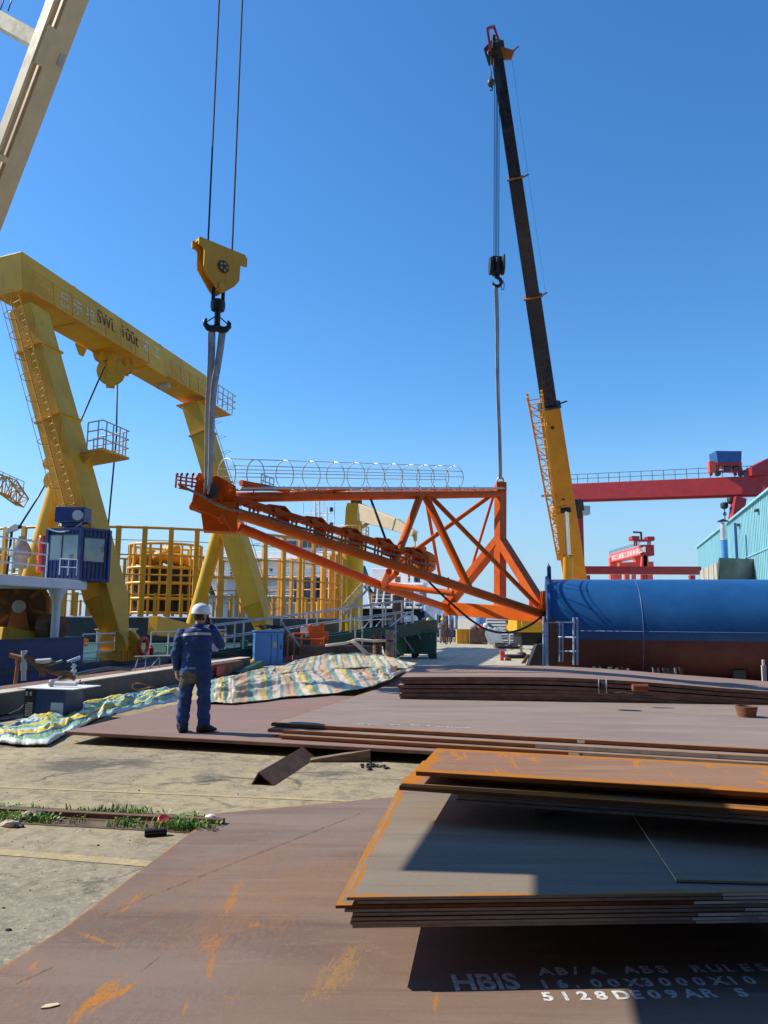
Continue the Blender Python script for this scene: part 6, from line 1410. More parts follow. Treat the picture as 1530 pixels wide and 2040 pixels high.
# rows of short steel strips leaning at the tank foot
rg = random.Random(12)
for (x0, x1, n, lab) in ((1168, 1260, 13, 'row of short rusty steel strips standing at the left foot of the tank'), (1306, 1368, 10, 'row of short pale steel strips standing at the middle foot of the tank')):
    t = thing('steel_strip_row', lab, 'steel strips', G((x0 + x1) / 2, 1345))
    for i in range(n):
        px = x0 + (x1 - x0) * (i + rg.uniform(-.3, .3)) / n; b = P(px, 1333, 20.0); b.z = .04; h = .98 + rg.uniform(-.08, .06) - .10
        mb = MB(); mb.beam(b, b + V((rg.uniform(-.03, .03), .12, h * .62)), rg.uniform(.03, .10), .02); mb.build('strip', MT[rg.choice(('gry', 'dkg', 'edge_dark', 'silver', 'dkg'))], t)
mb = MB(); p = P(1523, 1360, 17.2); p.z = .35; mb.beam(p, p + Z1 * .5, .09, .05); mb.tube(p + Z1 * .5, p + Z1 * .62, .035, n=8); tag(mb.build('steel_post', MT['gry']), 'short grey steel post before the tank at the right edge', 'post')
# pale blue scaffold frames with a rusty mesh cage
sf = thing('tube_scaffold', 'pale blue tube scaffold frames standing at the left end of the tank', 'scaffold', G(1120, 1328))
def sp(px, py, Y=19.6): return P(px, py, Y)
for (xs_, y0, y1, Y) in (((1083, 1090), 1228, 1325, 19.4), ((1143, 1150), 1230, 1325, 19.4), ((1115, 1121), 1242, 1318, 20.2)):
    for x in xs_: mb = MB(); mb.tube(sp(x, y1, Y), sp(x, y0, Y), .028 if Y < 20 else .02, n=8); mb.build('upright_tube', MT['pale'], sf, True, auto=40)
mb = MB()
for a, b, Y0, Y1 in (((1083, 1240), (1150, 1240), 19.4, 19.4), ((1113, 1269), (1150, 1270), 19.9, 19.4), ((1113, 1297), (1152, 1298), 19.9, 19.4), ((1085, 1268), (1092, 1268), 19.4, 19.4), ((1085, 1298), (1092, 1298), 19.4, 19.4)): mb.tube(sp(*a, Y0), sp(*b, Y1), .02, n=6)
mb.build('cross_tube', MT['pale'], sf, True, auto=40)
mg = thing('mesh_cage', 'narrow rusty wire mesh cage standing inside the pale scaffold frames', 'mesh cage', G(1100, 1328))
mb = MB(); a, b = P(1094, 1326, 19.8), P(1111, 1326, 19.8); z0_, z1_ = a.z, P(1094, 1234, 19.8).z
for i in range(15): p = a.lerp(b, i / 14); mb.tube(p, V((p.x, p.y, z1_)), .006, n=4)
for i in range(56): z = z0_ + (z1_ - z0_) * i / 55; mb.tube(V((a.x, a.y, z)), V((b.x, b.y, z)), .006, n=4)
mb.build('wire_mesh', MT['rust'], mg)
mb = MB()
for p in (a, b): mb.beam(V((p.x, p.y, z0_)), V((p.x, p.y, z1_)), .03, .03, up=(0, 1, 0)); 
mb.beam(V((a.x, a.y, z1_)), V((b.x, b.y, z1_)), .03, .03); mb.build('angle_frame', MT['rust'], mg)
# ================================================================ QUAY CLUTTER
# gangway
gw = thing('gangway', 'dark green gangway with silver tube rails between barge and quay', 'gangway', P(620, 1300, 33))
ga, gb = P(395, 1318, 30.0), P(858, 1246, 36.0)
mb = MB(); gd_ = (gb - ga).normalized(); gs_ = V((gd_.y, -gd_.x, 0)).normalized()
for s in (-.45, .45): mb.beam(ga + gs_ * s, gb + gs_ * s, .10, .55)
mb.beam(ga - Z1 * .1, gb - Z1 * .1, .9, .06); mb.build('girder', MT['grnd'], gw, bevel=.01)
for s in (-.45, .45):
    mb = MB(); rails(mb, [ga + gs_ * s + Z1 * .28, ga.lerp(gb, .88) + gs_ * s + Z1 * .28], 1.02, 6, .03, 1); mb.build('handrail', MT['silver'], gw, True, auto=40)
mb = MB()
for k in range(6): p = ga.lerp(gb, .55 + .07 * k) + gs_ * .45; mb.tube(p - Z1 * .2, p - Z1 * 1.0 + gd_ * .6, .025, n=5)
for px in (708, 722, 788): mb.tube(P(px, 1330, 33), P(px, 1225, 33), .03, n=6)
mb.build('support_tube', MT['gry'], gw)
st0, st1 = P(760, 1262, 34.2), P(812, 1221, 35.2)
mb = MB(); mb.tube(st0, st1, .045, n=8); mb.tube(st1, P(820, 1221, 35.2), .045, n=8); mb.tube(P(820, 1221, 35.2), P(820, 1262, 35.2), .045, n=8); mb.tube(P(784, 1262, 34.2), P(810, 1242, 35.2), .045, n=8); mb.build('stair_handrail', MT['silver'], gw, True, auto=40)
# rope lashed on the left part of the rail
for k, px in enumerate((430, 447)):
    mb = MB(); a = P(px, 1240, 30.6); mb.path([a, a + V((.08, 0, -.3)), a + V((-.06, 0, -.55)), a + V((.05, 0, -.9)), a + V((.0, 0, -1.0))], .03, 6); tag(mb.build('lashing_rope', MT['sling']), ['pale rope lashed to the gangway rail near the man', 'second pale rope lashed to the gangway rail further right'][k], 'rope')
mb = MB(); p = P(421, 1278, 29.5); mb.box(p, (.55, .06, .75), (V((.95, .3, 0)).normalized(), V((-.3, .95, 0)).normalized(), Z1)); tag(mb.build('notice_board', MT['wht'], bevel=.01), 'white board standing behind the right arm of the man', 'board')
# blue cabinet
p = G(532, 1324); cbn = thing('electric_cabinet', 'bright blue steel cabinet standing at the quay edge', 'cabinet', p)
cx_, cy_ = V((.96, .27, 0)), V((-.27, .96, 0)); w0 = 55 / 1533 * p.y; hh_ = 63 / 1533 * p.y
mb = MB(); mb.box(p + Z1 * hh_ / 2, (w0, w0 * .75, hh_), (cx_, cy_, Z1)); mb.build('body', MT['blul'], cbn, bevel=.02)
mb = MB(); mb.box(p + Z1 * (hh_ + .03), (w0 + .08, w0 * .8, .05), (cx_, cy_, Z1)); mb.build('lid', MT['blul'], cbn, bevel=.01)
mb = MB()
for s in (.08, .30): mb.box(p + Z1 * hh_ * .5 - cy_ * (w0 * .375 + .01) + cx_ * (w0 * s), (.015, .012, hh_ * .9), (cx_, cy_, Z1))
mb.box(p + Z1 * hh_ * .55 - cy_ * (w0 * .375 + .02) + cx_ * w0 * .42, (.04, .04, .16), (cx_, cy_, Z1)); mb.build('door_seam', MT['blud'], cbn)
mb = MB(); mb.box(p + Z1 * hh_ * .62 - cy_ * (w0 * .375 + .008) + cx_ * w0 * .2, (.16, .01, .22), (cx_, cy_, Z1)); mb.build('label_plate', MT['gry'], cbn)
mb = MB(); rg = random.Random(21); q = p + Z1 * (hh_ + .07)
for k in range(4): mb.path([q + V((rg.uniform(-.5, .6), rg.uniform(-.3, .3), rg.uniform(0, .22))) for _ in range(6)], .022, 6)
tag(mb.build('loose_cables', MT['blk'], smooth=True), 'tangle of black cables lying on the blue cabinet', 'cables')
mb = MB(); mb.tube(P(558, 1236, 31), P(606, 1300, 31), .05, n=8); tag(mb.build('leaning_tube', MT['sling'], smooth=True, auto=40), 'pale tube leaning right of the blue cabinet', 'tube')
mb = MB(); q = P(495, 1322, 29.8); mb.lathe(q, (.8, -.5, .2), [(0, 0), (.12, 0), (.15, .1), (.1, .2), (.16, .3), (.16, .45), (0, .5)], 14); tag(mb.build('brass_valve', MT['yelo'], smooth=True, auto=40), 'small yellow valve lying left of the blue cabinet', 'valve')
# orange basket / coil guard
ob = thing('rail_cage', 'orange rail cage with motor unit standing right of the blue cabinet', 'cage', G(613, 1316))
Yo = 32.5
mb = MB(); pts = [P(573, 1267, 31.5), P(600, 1273, 30.9), P(640, 1274, 31.2), P(650, 1268, 32.2), P(618, 1262, 33.4), P(585, 1262, 33)]
for i in range(6): mb.tube(pts[i], pts[(i + 1) % 6], .035, n=8)
for i in range(6):
    for t in (0, .5): q = pts[i].lerp(pts[(i + 1) % 6], t); mb.tube(q, V((q.x, q.y, .02)), .045 if t == 0 else .032, n=7)
mb.build('cage_bar', MT['oraB'], ob, True, auto=40)
mb = MB(); c = P(632, 1290, 32.2); c.z = 0; h_ = P(632, 1252, 32.2).z
mb.box(c + Z1 * h_ * .35, (.42, .4, h_ * .7)); mb.box(c + Z1 * h_ * .78 + V((.05, 0, 0)), (.78, .45, .34)); mb.box(c + Z1 * (h_ * .98), (.5, .4, .26)); mb.lathe(c + V((-.3, -.2, h_ * .85)), Z1, [(0, 0), (.09, 0), (.09, .35), (0, .37)], 12); mb.box(c + V((.2, -.22, h_ * 1.1)), (.2, .1, .16)); mb.build('drive_unit', MT['oraB'], ob, bevel=.02)
mb = MB(); mb.box(P(608, 1256, 33.5), (.36, .3, .36)); tag(mb.build('junction_box', MT['wht'], bevel=.02), 'small white box behind the orange rail cage', 'box')
mb = MB(); mb.box(G(600, 1312) + V((0, 1.6, .55)), (3.4, .08, 1.0)); tag(mb.build('screen_plate', MT['dkg']), 'dark grey plate standing behind the orange rail cage', 'plate')
# old brown pile and bollards
mb = MB(); p = G(793, 1306); p.z = -1; mb.tube(p, V((p.x, p.y, P(793, 1186, p.y).z)), .28, n=16); tag(mb.build('mooring_pile', MT['edge_dark'], smooth=True, auto=40), 'tall dark brown mooring pile behind the gangway', 'pile')
for i, (px, yt, yb, lab) in enumerate(((752, 1263, 1320, 'rusty bollard pipe hung with black rope at left'), (776, 1257, 1318, 'rusty pale bollard pipe with dark band at right'))):
    g = G(px, yb); h_ = (yb - yt) / 1533 * g.y; bl_ = thing('bollard', lab, 'bollard', g); r_ = 8.5 / 1533 * g.y
    mb = MB(); mb.lathe(g, Z1, [(0, 0), (r_, 0), (r_, h_), (r_ * .85, h_ + .01), (r_ * .85, h_ - .1), (0, h_ - .1)], 18); mb.build('pipe', MT['pink'] if i else MT['rust'], bl_, True, auto=40)
    mb = MB(); mb.torus(g + Z1 * h_ * .66, Z1, r_ + .01, .025, 20, 6); mb.torus(g + Z1 * .05, Z1, r_ + .06, .05, 20, 6); mb.build('band', MT['blk'], bl_, True)
mb = MB(); g = G(748, 1316)
for k in range(5): mb.path([g + V((-.75 + .08 * k, -.2, .02)), g + V((-.3 + .05 * k, -.2, .8)), g + V((.0 + .06 * k, -.22, 1.15)), g + V((.35 + .05 * k, -.2, .6)), g + V((.5 + .07 * k, -.25, .02))], .05, 7)
tag(mb.build('mooring_rope', MT['blk'], smooth=True), 'thick black ropes looped over the left bollard', 'rope')
for k, (pts, lab) in enumerate((([(648, 1286), (690, 1281), (712, 1274), (745, 1277), (770, 1276)], 'pale hose lying from the cage toward the bollards'), ([(700, 1276), (712, 1284), (730, 1302), (745, 1312)], 'pale hose bending down behind the striped tarpaulin'))):
    mb = MB(); mb.path([P(a, b, 28.5) for a, b in pts], .075 if k else .05, 8); tag(mb.build('fire_hose', MT['curbl'], smooth=True), lab, 'hose')
mb = MB(); g = G(700, 1326); mb.box(g + V((-.6, .9, .36)), (2.8, .7, .7)); tag(mb.build('quay_block', MT['edge_dark'], bevel=.04), 'grimy concrete block behind the striped tarpaulin', 'block')
# green dumpster
g = G(826, 1312); gd2 = thing('dumpster', 'dark green steel dumpster on small wheels with sloped front', 'dumpster', g); Yd = g.y
sx_, dx_ = V((.995, -.1, 0)), V((.1, .995, 0)); W_ = 52 / 1533 * Yd; H_ = 52 / 1533 * Yd; zb_ = .20
def dm(x, y, z): return g + sx_ * x + dx_ * y + Z1 * z
mb = MB(); mb.prism([dm(-.35, 0, zb_), dm(.95, 0, zb_), dm(.98, 0, H_), dm(-.42, 0, H_)], dx_ * 1.25); mb.build('bin', MT['grnd'], gd2, bevel=.02)
mb = MB(); mb.prism([dm(-.36, .05, zb_), dm(-.42, .05, H_), dm(-1.05, .05, .55), dm(-1.0, .05, zb_)], dx_ * 1.1); mb.build('sloped_chute', MT['grn'], gd2, bevel=.015)
mb = MB(); mb.beam(dm(-1.1, -.03, .4), dm(-.4, -.03, H_ - .05), .06, .09); mb.beam(dm(-.5, -.04, H_), dm(1.05, -.04, H_), .06, .06); mb.beam(dm(-.40, -.03, zb_), dm(-.45, -.03, H_), .05, .08)
for x in (-.15, .75): mb.beam(dm(x, -.02, H_ * .75), dm(x, -.02, H_ * .9), .07, .05)
mb.build('rim_bar', MT['grn'], gd2)
for x in (-.85, .0, .75):
    for y in (.1, 1.1):
        mb = MB(); mb.lathe(dm(x, y - .06, .15), dx_, [(0, 0), (.15, 0), (.15, .12), (0, .12)], 16); mb.build('wheel', MT['blk'], gd2, True, auto=40)
mb = MB(); mb.prism([dm(.7, -.02, 0.02), dm(.98, -.02, .02), dm(.98, -.02, zb_), dm(.62, -.02, zb_)], dx_ * 1.2); mb.build('foot', MT['grnd'], gd2)
# skip, brown bin with rubbish, pipes pile
g = G(934, 1282); sk = thing('skip', 'yellow open steel skip beside the brown rubbish bin', 'skip', g); f = g.y / 1533
mb = MB(); w_, h_ = 48 * f, 27 * f
for a in ((0, -.6, w_, .05), (0, .6, w_, .05)): mb.box(g + V((a[0], a[1], h_ / 2)), (a[2], a[3], h_))
for s in (-1, 1): mb.box(g + V((s * w_ / 2, 0, h_ / 2)), (.05, 1.2, h_))
mb.box(g + Z1 * .05, (w_, 1.2, .06)); mb.build('shell', MT['yelb'], sk, bevel=.01)
mb = MB()
for i in range(6): mb.box(g + V((-w_ / 2 + w_ * i / 5, -.65, h_ / 2)), (.07, .06, h_))
mb.box(g + V((0, -.65, h_)), (w_, .09, .08)); mb.build('stiffener', MT['yelo'], sk)
g = G(962, 1283); rb_ = thing('rubbish_bin', 'brown steel bin heaped with rubbish and white plastic', 'bin', g); w_, h_ = 54 * f, 27 * f
mb = MB(); mb.prism([g + V((-w_ / 2, -.5, .1)), g + V((w_ / 2 * .9, -.5, .1)), g + V((w_ / 2, -.5, h_)), g + V((-w_ / 2, -.5, h_))], (0, 1.2, 0)); mb.build('shell', MT['edge_dark'], rb_, bevel=.02)
for x in (-.8, .75): mb = MB(); mb.box(g + V((x, 0, .05)), (.2, .9, .1)); mb.build('foot', MT['dkg'], rb_)
rg = random.Random(31)
for k, (m, lab) in enumerate((('redb', 'red cloth bundle on top of the brown bin'), ('wht', 'white sack on top of the brown bin'), ('dkg', 'dark sack on top of the brown bin'), ('cloth', 'grey sack at the left on the brown bin'), ('rust', 'brown sack at the back on the brown bin'))):
    c = g + V(((-.15, .12, .45, -.65, .2)[k], (-.1, -.2, 0, 0, .3)[k], h_ + .18)); mb = MB(); mb.ell(c, (.28, .28, .26), 14, 10)
    for v in mb.v: v += (v - c) * noise.noise(v * 3.1 + V((k, 0, 0))) * .7
    tag(mb.build('sack', MT[m], smooth=True), lab, 'sack')
mb = MB(); c = g + V((.72, -.56, h_ * .5)); 
mb.grid(lambda u, v: c + V(((u - .5) * 1.15 + .1 * math.sin(7 * v), -.12 - .12 * abs(math.sin(9 * u + 3 * v)), (v - .5) * 1.35 + .08 * math.sin(11 * u))), 18, 14); mb.uv = {}
tag(mb.build('plastic_sheet', MT['plas'], smooth=True, fix=False), 'white plastic sheet draped over the right end of the brown bin', 'plastic sheet')
mb = MB(); mb.lathe(P(958, 1252, 56), Z1, [(0, 0), (.36, 0), (.36, .95), (0, .95)], 16); tag(mb.build('oil_drum', MT['blul'], smooth=True, auto=40), 'blue oil drum standing behind the brown rubbish bin', 'drum')
g = G(1012, 1283); pb = thing('panel_stack', 'stack of grey green panels behind the rubbish bin', 'panel stack', g)
for k in range(9): mb = MB(); mb.box(g + V((-.35 + rg.uniform(-.1, .1), 1.2, .12 + .22 * k)), (3.0 - .1 * k, 1.4, .12)); mb.build('panel', MT['gry'] if k % 3 else MT['pale'], pb, bevel=.01)
mb = MB()
for k in range(3): mb.box(G(1009, 1291) + V((0, .1 + .3 * k, .17)), (1.45, .26, .32))
tag(mb.build('timber_block', MT['wood'], bevel=.02), 'weathered timber block lying before the outrigger', 'timber')
for k in range(6): 
    pass
mb = MB(); rg = random.Random(17)
for k in range(26): a = P(rg.uniform(878, 902), rg.uniform(1276, 1284), 53); mb.tube(a, a + V((rg.uniform(-.15, .15), 0, rg.uniform(.7, 1.6))), .022, n=5)
for z in (.4, .9, 1.3): a = G(878, 1284); mb.tube(a + Z1 * z, a + V((.9, 0, z)), .022, n=5)
tag(mb.build('rebar_rack', MT['rust']), 'thin rusty rack of rods beside the masked worker', 'rack')
mb = MB(); a = G(880, 1277); mb.prism([a + V((1.0, 0, 0)), a + V((3.4, 0, 0)), a + V((3.2, 0, 1.15)), a + V((1.8, 0, .7))], (0, 2, 0)); tag(mb.build('dark_heap', MT['dkg'], bevel=.1), 'dark heap under sheeting behind the yellow skip', 'heap')
mb = MB(); g = G(1000, 1316); mb.box(g + V((0, 0, .13)), (.15, .2, .25)); mb.box(g + V((.02, 0, .34)), (.2, .16, .2)); mb.lathe(g + V((.28, 0, .02)), (0, 1, 0), [(0, 0), (.14, 0), (.14, .1), (0, .1)], 14); tag(mb.build('hand_winch', MT['redb'], bevel=.02), 'small orange hand winch standing on the concrete', 'winch')
mb = MB(); g = G(1075, 1328); mb.prism([g + V((-.45, 0, 0)), g + V((.25, 0, 0)), g + V((.25, 0, .85)), g + V((-.1, 0, .85))], (0, .5, 0)); tag(mb.build('black_hopper', MT['blk'], bevel=.03), 'black sloped hopper beside the pale scaffold frames', 'hopper')
mb = MB(); g = G(1040, 1322); mb.beam(g, g + V((.22, 0, .3)), .1, .08); mb.beam(g + V((.25, 0, .32)), g + V((.1, 0, .02)), .08, .08); tag(mb.build('scrap_angle', MT['rust']), 'bent rusty scrap lying near the black hopper', 'scrap')
mb = MB(); g = G(960, 1290); mb.beam(G(875, 1288), G(1080, 1296), .07, .05); tag(mb.build('flush_rail', MT['pink']), 'thin rail crossing the bright concrete far back', 'rail')
# ---- welding set, pipes and valves by the low wall
g = G(86, 1436); ws = thing('welding_set', 'blue welding set with vents standing by the low wall', 'welding set', g); f = g.y / 1533 * 1.0
wx, wy = V((.97, -.22, 0)), V((.22, .97, 0)); w_, h_ = 90 * f, 60 * f
mb = MB(); mb.box(g + Z1 * h_ / 2 + wy * .28, (w_, .56, h_), (wx, wy, Z1)); mb.build('case', MT['blud'], ws, bevel=.02)
mb = MB(); mb.box(g + Z1 * h_ / 2 - wx * (w_ / 2 - .11) - wy * .004, (.21, .012, h_ * .96), (wx, wy, Z1)); mb.build('front_panel', MT['blk'], ws)
mb = MB()
for i in range(8): mb.box(g + Z1 * (.08 + .03 * i) - wx * (w_ / 2 - .11) - wy * .014, (.14, .012, .014), (wx, wy, Z1))
for s in (.05, .13): mb.box(g + Z1 * (h_ * .85) - wx * (w_ / 2 - s) - wy * .014, (.04, .012, .07), (wx, wy, Z1))
mb.build('vent_louvre', MT['gry'], ws)
mb = MB(); mb.box(g + Z1 * h_ * .38 + wx * (w_ * .32) - wy * .004, (.24, .01, .22), (wx, wy, Z1)); mb.build('data_sheet', MT['pale'], ws)
mb = MB(); mb.box(g + Z1 * (h_ + .012) + wy * .35 + wx * .05, (w_ * 1.35, .85, .014), (wx, wy, Z1)); tag(mb.build('white_board', MT['wht']), 'white board lying across the welding set', 'board')
tp = g + Z1 * (h_ + .02)
def pipes(lab, segs, m, cat_='pipe', nm='pipe_fitting'):
    mb = MB()
    for a, b, r in segs: mb.tube(a, b, r, n=10)
    return tag(mb.build(nm, MT[m], smooth=True, auto=40), lab, cat_)
Yp = 14.6
pipes('yellow capped standpipe left of the grey one', [(P(30, 1362, Yp), P(36, 1318, Yp), .032), (P(20, 1305, Yp), P(48, 1312, Yp), .042), (P(34, 1322, Yp), P(36, 1308, Yp), .04)], 'winch')
pipes('grey standpipe behind the welding set', [(P(47, 1356, Yp), P(47, 1296, Yp), .045), (P(47, 1320, Yp), P(47, 1335, Yp), .06), (P(47, 1298, Yp), P(54, 1298, Yp), .02)], 'gry')
pipes('rusty valve manifold lying behind the welding set', [(P(50, 1308, Yp), P(100, 1338, Yp), .045), (P(100, 1338, Yp), P(150, 1350, Yp), .045), (P(64, 1320, Yp), P(90, 1345, Yp), .03), (P(85, 1348, Yp), P(85, 1328, Yp), .06), (P(112, 1340, Yp), P(145, 1344, Yp), .05), (P(110, 1320, Yp), P(76, 1330, Yp), .04)], 'rust')
pipes('grey cylinder lying on the white board', [(tp + wx * .02 + wy * .25 + Z1 * .06, tp + wx * .44 + wy * .25 + Z1 * .06, .040), (tp - wx * .05 + wy * .25 + Z1 * .06, tp - wx * .08 + wy * .25 + Z1 * .06, .07)], 'gry', 'cylinder', 'gas_cylinder')
pipes('pale blue rake shaped clamp on the valve pipes', [(P(134, 1318, Yp), P(160, 1308, Yp), .02)] + [(P(140 + 5 * i, 1314 - 2 * i, Yp), P(144 + 5 * i, 1320 - 2 * i, Yp), .016) for i in range(4)], 'pale', 'clamp', 'pipe_clamp')
pipes('green lever pipe across the valve manifold', [(P(96, 1326, Yp), P(124, 1316, Yp), .022)], 'grn', 'lever', 'valve_lever')
pipes('white box handle on the valve manifold', [(P(72, 1318, Yp), P(102, 1316, Yp), .05)], 'gry', 'valve', 'gate_valve')
pipes('stack of small valves at the right of the manifold', [(P(147, 1322, Yp), P(147, 1356, Yp), .03), (P(142, 1328, Yp), P(152, 1326, Yp), .02), (P(142, 1338, Yp), P(152, 1336, Yp), .03), (P(140, 1348, Yp), P(154, 1346, Yp), .025)], 'gry', 'valve', 'valve_stack')
mb = MB(); mb.path([P(118, 1352, 14.4), P(180, 1338, 15.5), P(215, 1331, 16.5), P(260, 1334, 17.5)], .035, 7); tag(mb.build('rubber_hose', MT['dkg'], smooth=True), 'grey rubber hose arched along the low wall', 'hose')
mb = MB(); mb.path([P(165, 1358, 14.9), P(172, 1372, 14.4), P(158, 1398, 14.0), P(154, 1375, 14.2), P(160, 1355, 14.6)], .014, 6); tag(mb.build('hanging_cord', MT['blk'], smooth=True), 'black cord looped over the low wall right of the welding set', 'cord')
mb = MB(); mb.path([G(-20, 1432) + Z1 * .02, G(20, 1434) + Z1 * .1, P(42, 1412, 13.4), P(52, 1400, 13.5)], .016, 6); mb.path([G(-20, 1440) + Z1 * .02, G(12, 1437) + Z1 * .02, G(28, 1434) + Z1 * .03], .016, 6); tag(mb.build('welding_cable', MT['blk'], smooth=True), 'black welding cables trailing left from the welding set', 'cable')
mb = MB(); mb.path([P(285 + 22 * math.cos(a), 1368 + 5 * math.sin(a) - 3 * math.sin(2 * a), 17.2 + .4 * math.sin(a)) for a in [i * .5 for i in range(26)]], .015, 6); tag(mb.build('cord_coil', MT['rust'], smooth=True), 'coil of brown cord on the concrete behind the man', 'cord')
# life rail stand by the wall
mb = MB(); a, b = P(268, 1308, 21.5), P(345, 1306, 21.5); mb.tube(a, b, .02, n=6)
for px, py, qx_, qy in ((276, 1308, 266, 1344), (290, 1308, 290, 1340), (318, 1308, 292, 1340), (318, 1312, 316, 1346)): mb.tube(P(px, py, 21.5), P(qx_, qy, 21.5), .018, n=6)
tag(mb.build('tube_trestle', MT['gry']), 'thin grey tube trestle on the low wall below the life buoy', 'trestle')
# low machinery along quay between wall and cabinet
mb = MB(); a, b = P(440, 1318, 27.2), P(515, 1330, 26.5); mb.path(cat(a, P(560, 1330, 28), .1, 8), .07, 8); tag(mb.build('mooring_line', MT['sling'], smooth=True), 'thick grey mooring line left of the blue cabinet', 'rope')
mb = MB(); a = P(428, 1345, 24); mb.box(a, (3.2, .6, .75), (QD, QN, Z1)); qb = tag(mb.build('quay_fender', MT['edge_dark'], bevel=.05), 'brown quay fender right of the man with a red patch', 'fender'); a = P(418, 1326, 23.4)
mb = MB(); mb.box(P(428, 1345, 24) - QN * .303 + V((.0, -.6, .18)), (.6, .01, .3), (QD, QN, Z1)); mb.build('red_patch', MT['red'], qb)
mb = MB(); a = P(520, 1325, 26); mb.beam(P(470, 1345, 24.5), P(520, 1322, 27.5), .25, .2); tag(mb.build('green_beam', MT['grnd'], bevel=.02), 'dark green beam lying left of the blue cabinet', 'beam')
# more clutter between gangway and ship
rg = random.Random(41)
for k, (px, py, w_, h_, m, nm, lab) in enumerate(((705, 1300, 20, 26, 'dkg', 'pump_unit', 'dark pump unit between orange cage and bollards'), (684, 1296, 16, 18, 'pale', 'tool_box', 'pale tool box right of the orange cage'),
        (460, 1322, 26, 20, 'edge_dark', 'scrap_bin', 'brown scrap bin left of the blue cabinet'), (486, 1300, 14, 24, 'grn', 'green_case', 'green case standing behind the mooring line'), (838, 1296, 10, 18, 'rust', 'rusty_can', 'rusty can left of the dumpster wheels'))):
    c = G(px, py); f_ = c.y / 1533; mb = MB(); W2, H2 = w_ * f_, h_ * f_
    mb.box(c + Z1 * H2 * .45, (W2, W2 * .7, H2 * .9)); mb.box(c + Z1 * H2 * .93, (W2 * 1.06, W2 * .75, H2 * .10)); mb.lathe(c + V((W2 * .2, -W2 * .36, H2 * .5)), (0, -1, 0), [(0, 0), (W2 * .18, 0), (W2 * .18, .05), (0, .05)], 12); mb.beam(c + V((-W2 * .3, -W2 * .3, H2)), c + V((W2 * .3, -W2 * .3, H2 * 1.12)), .04, .04)
    tag(mb.build(nm, MT[m], bevel=.015), lab, nm.replace('_', ' '))
# ================================================================ TARPAULINS
def lerp2(pts, t):
    t = max(0, min(1, t)) * (len(pts) - 1); i = min(int(t), len(pts) - 2); return pts[i].lerp(pts[i + 1], t - i)
def tarp_sheet(name, lab, lowpx, uppx, z0, z1, hump, fold, m, nu=150, nv=44, seed=0, fscale=(5, 2), zl=None):
    lo = [G(a, b, z0 if zl is None else zl) for a, b in lowpx]; hi = [G(a, b, z1) for a, b in uppx]
    mb = MB(); S = V((seed * 7.3, seed, 0))
    def fn(u, v):
        a, b = lerp2(lo, u), lerp2(hi, u); p = a.lerp(b, v); base = lo[0].z + (hi[0].z - lo[0].z) * v
        e = math.sin(PI * min(1, max(0, v))) ** .6
        w1 = .35 * noise.noise(V((u * 5, v * 3, 2)) + S)
        r1 = 1 - (abs(noise.noise(V((u * fscale[0] + w1, v * fscale[1] + w1, 0)) + S)) ** .75) * 2.2
        r2 = 1 - (abs(noise.noise(V((u * fscale[0] * 3.4 + 3 * v + w1, v * fscale[1] * 1.3 - 2 * u, 3)) + S)) ** .8) * 2.1
        r3 = noise.noise(V((u * 40, v * 14, 5)) + S)
        h = hump * e * (.75 + .5 * noise.noise(V((u * 4, v * 2, 9)) + S)) + fold * (r1 * .6 + r2 * .45) * (.25 + .75 * e) + fold * .22 * (1 - 2 * abs(r3)) * (.3 + .7 * e)
        ed = min(u, 1 - u) * 14; h *= min(1, .25 + ed)
        q = p + V((0, 0, max(.0, h)))
        q += V((noise.noise(V((u * 11, v * 5, 1)) + S), noise.noise(V((u * 11, v * 5, 8)) + S), 0)) * .055
        q.z = max(q.z, z0 + .004); return q
    mb.grid(fn, nu, nv)
    o = mb.build(name, m, smooth=True, fix=False); s = o.modifiers.new('thickness', 'SOLIDIFY'); s.thickness = .004; s.offset = 1
    return tag(o, lab, 'tarpaulin')
tarp_sheet('tarpaulin', 'green yellow and blue striped tarpaulin crumpled along the left of the primed plate',
    [(-10, 1480), (30, 1487), (92, 1487), (140, 1462), (165, 1448), (215, 1424), (280, 1408), (352, 1392)], [(-30, 1472), (25, 1452), (70, 1430), (120, 1412), (180, 1404), (235, 1394), (290, 1385), (350, 1378)], .015, .03, .10, .12, MT['tarp1'], seed=1, fscale=(2.6, 2.6))
tarp_sheet('tarpaulin', 'pale green tarpaulin bunch lying on the primed plate left of the man',
    [(190, 1432), (240, 1422), (300, 1408), (352, 1398)], [(215, 1410), (260, 1400), (310, 1388), (358, 1380)], .18, .19, .16, .08, MT['tarp1'], 80, 30, seed=5, fscale=(2.2, 2.6))
tarp_sheet('tarpaulin', 'orange and teal striped tarpaulin spread over the stores behind the man',
    [(405, 1402), (470, 1404), (560, 1393), (650, 1386), (720, 1374), (775, 1358), (806, 1338)], [(408, 1358), (470, 1348), (545, 1330), (600, 1326), (680, 1320), (745, 1316), (832, 1322)], .18, .30, .0, .14, MT['tarp2'], 200, 90, seed=2, fscale=(2.6, 5.5), zl=.18)
tarp_sheet('tarpaulin', 'shaded blue grey striped tarpaulin fold at the back of the heap',
    [(548, 1346), (610, 1338), (680, 1334), (740, 1330), (815, 1332)], [(575, 1322), (620, 1310), (670, 1299), (720, 1297), (800, 1316)], .28, .42, .03, .08, MT['tarp2'], 110, 30, seed=3, fscale=(2.6, 3.2), zl=.30)

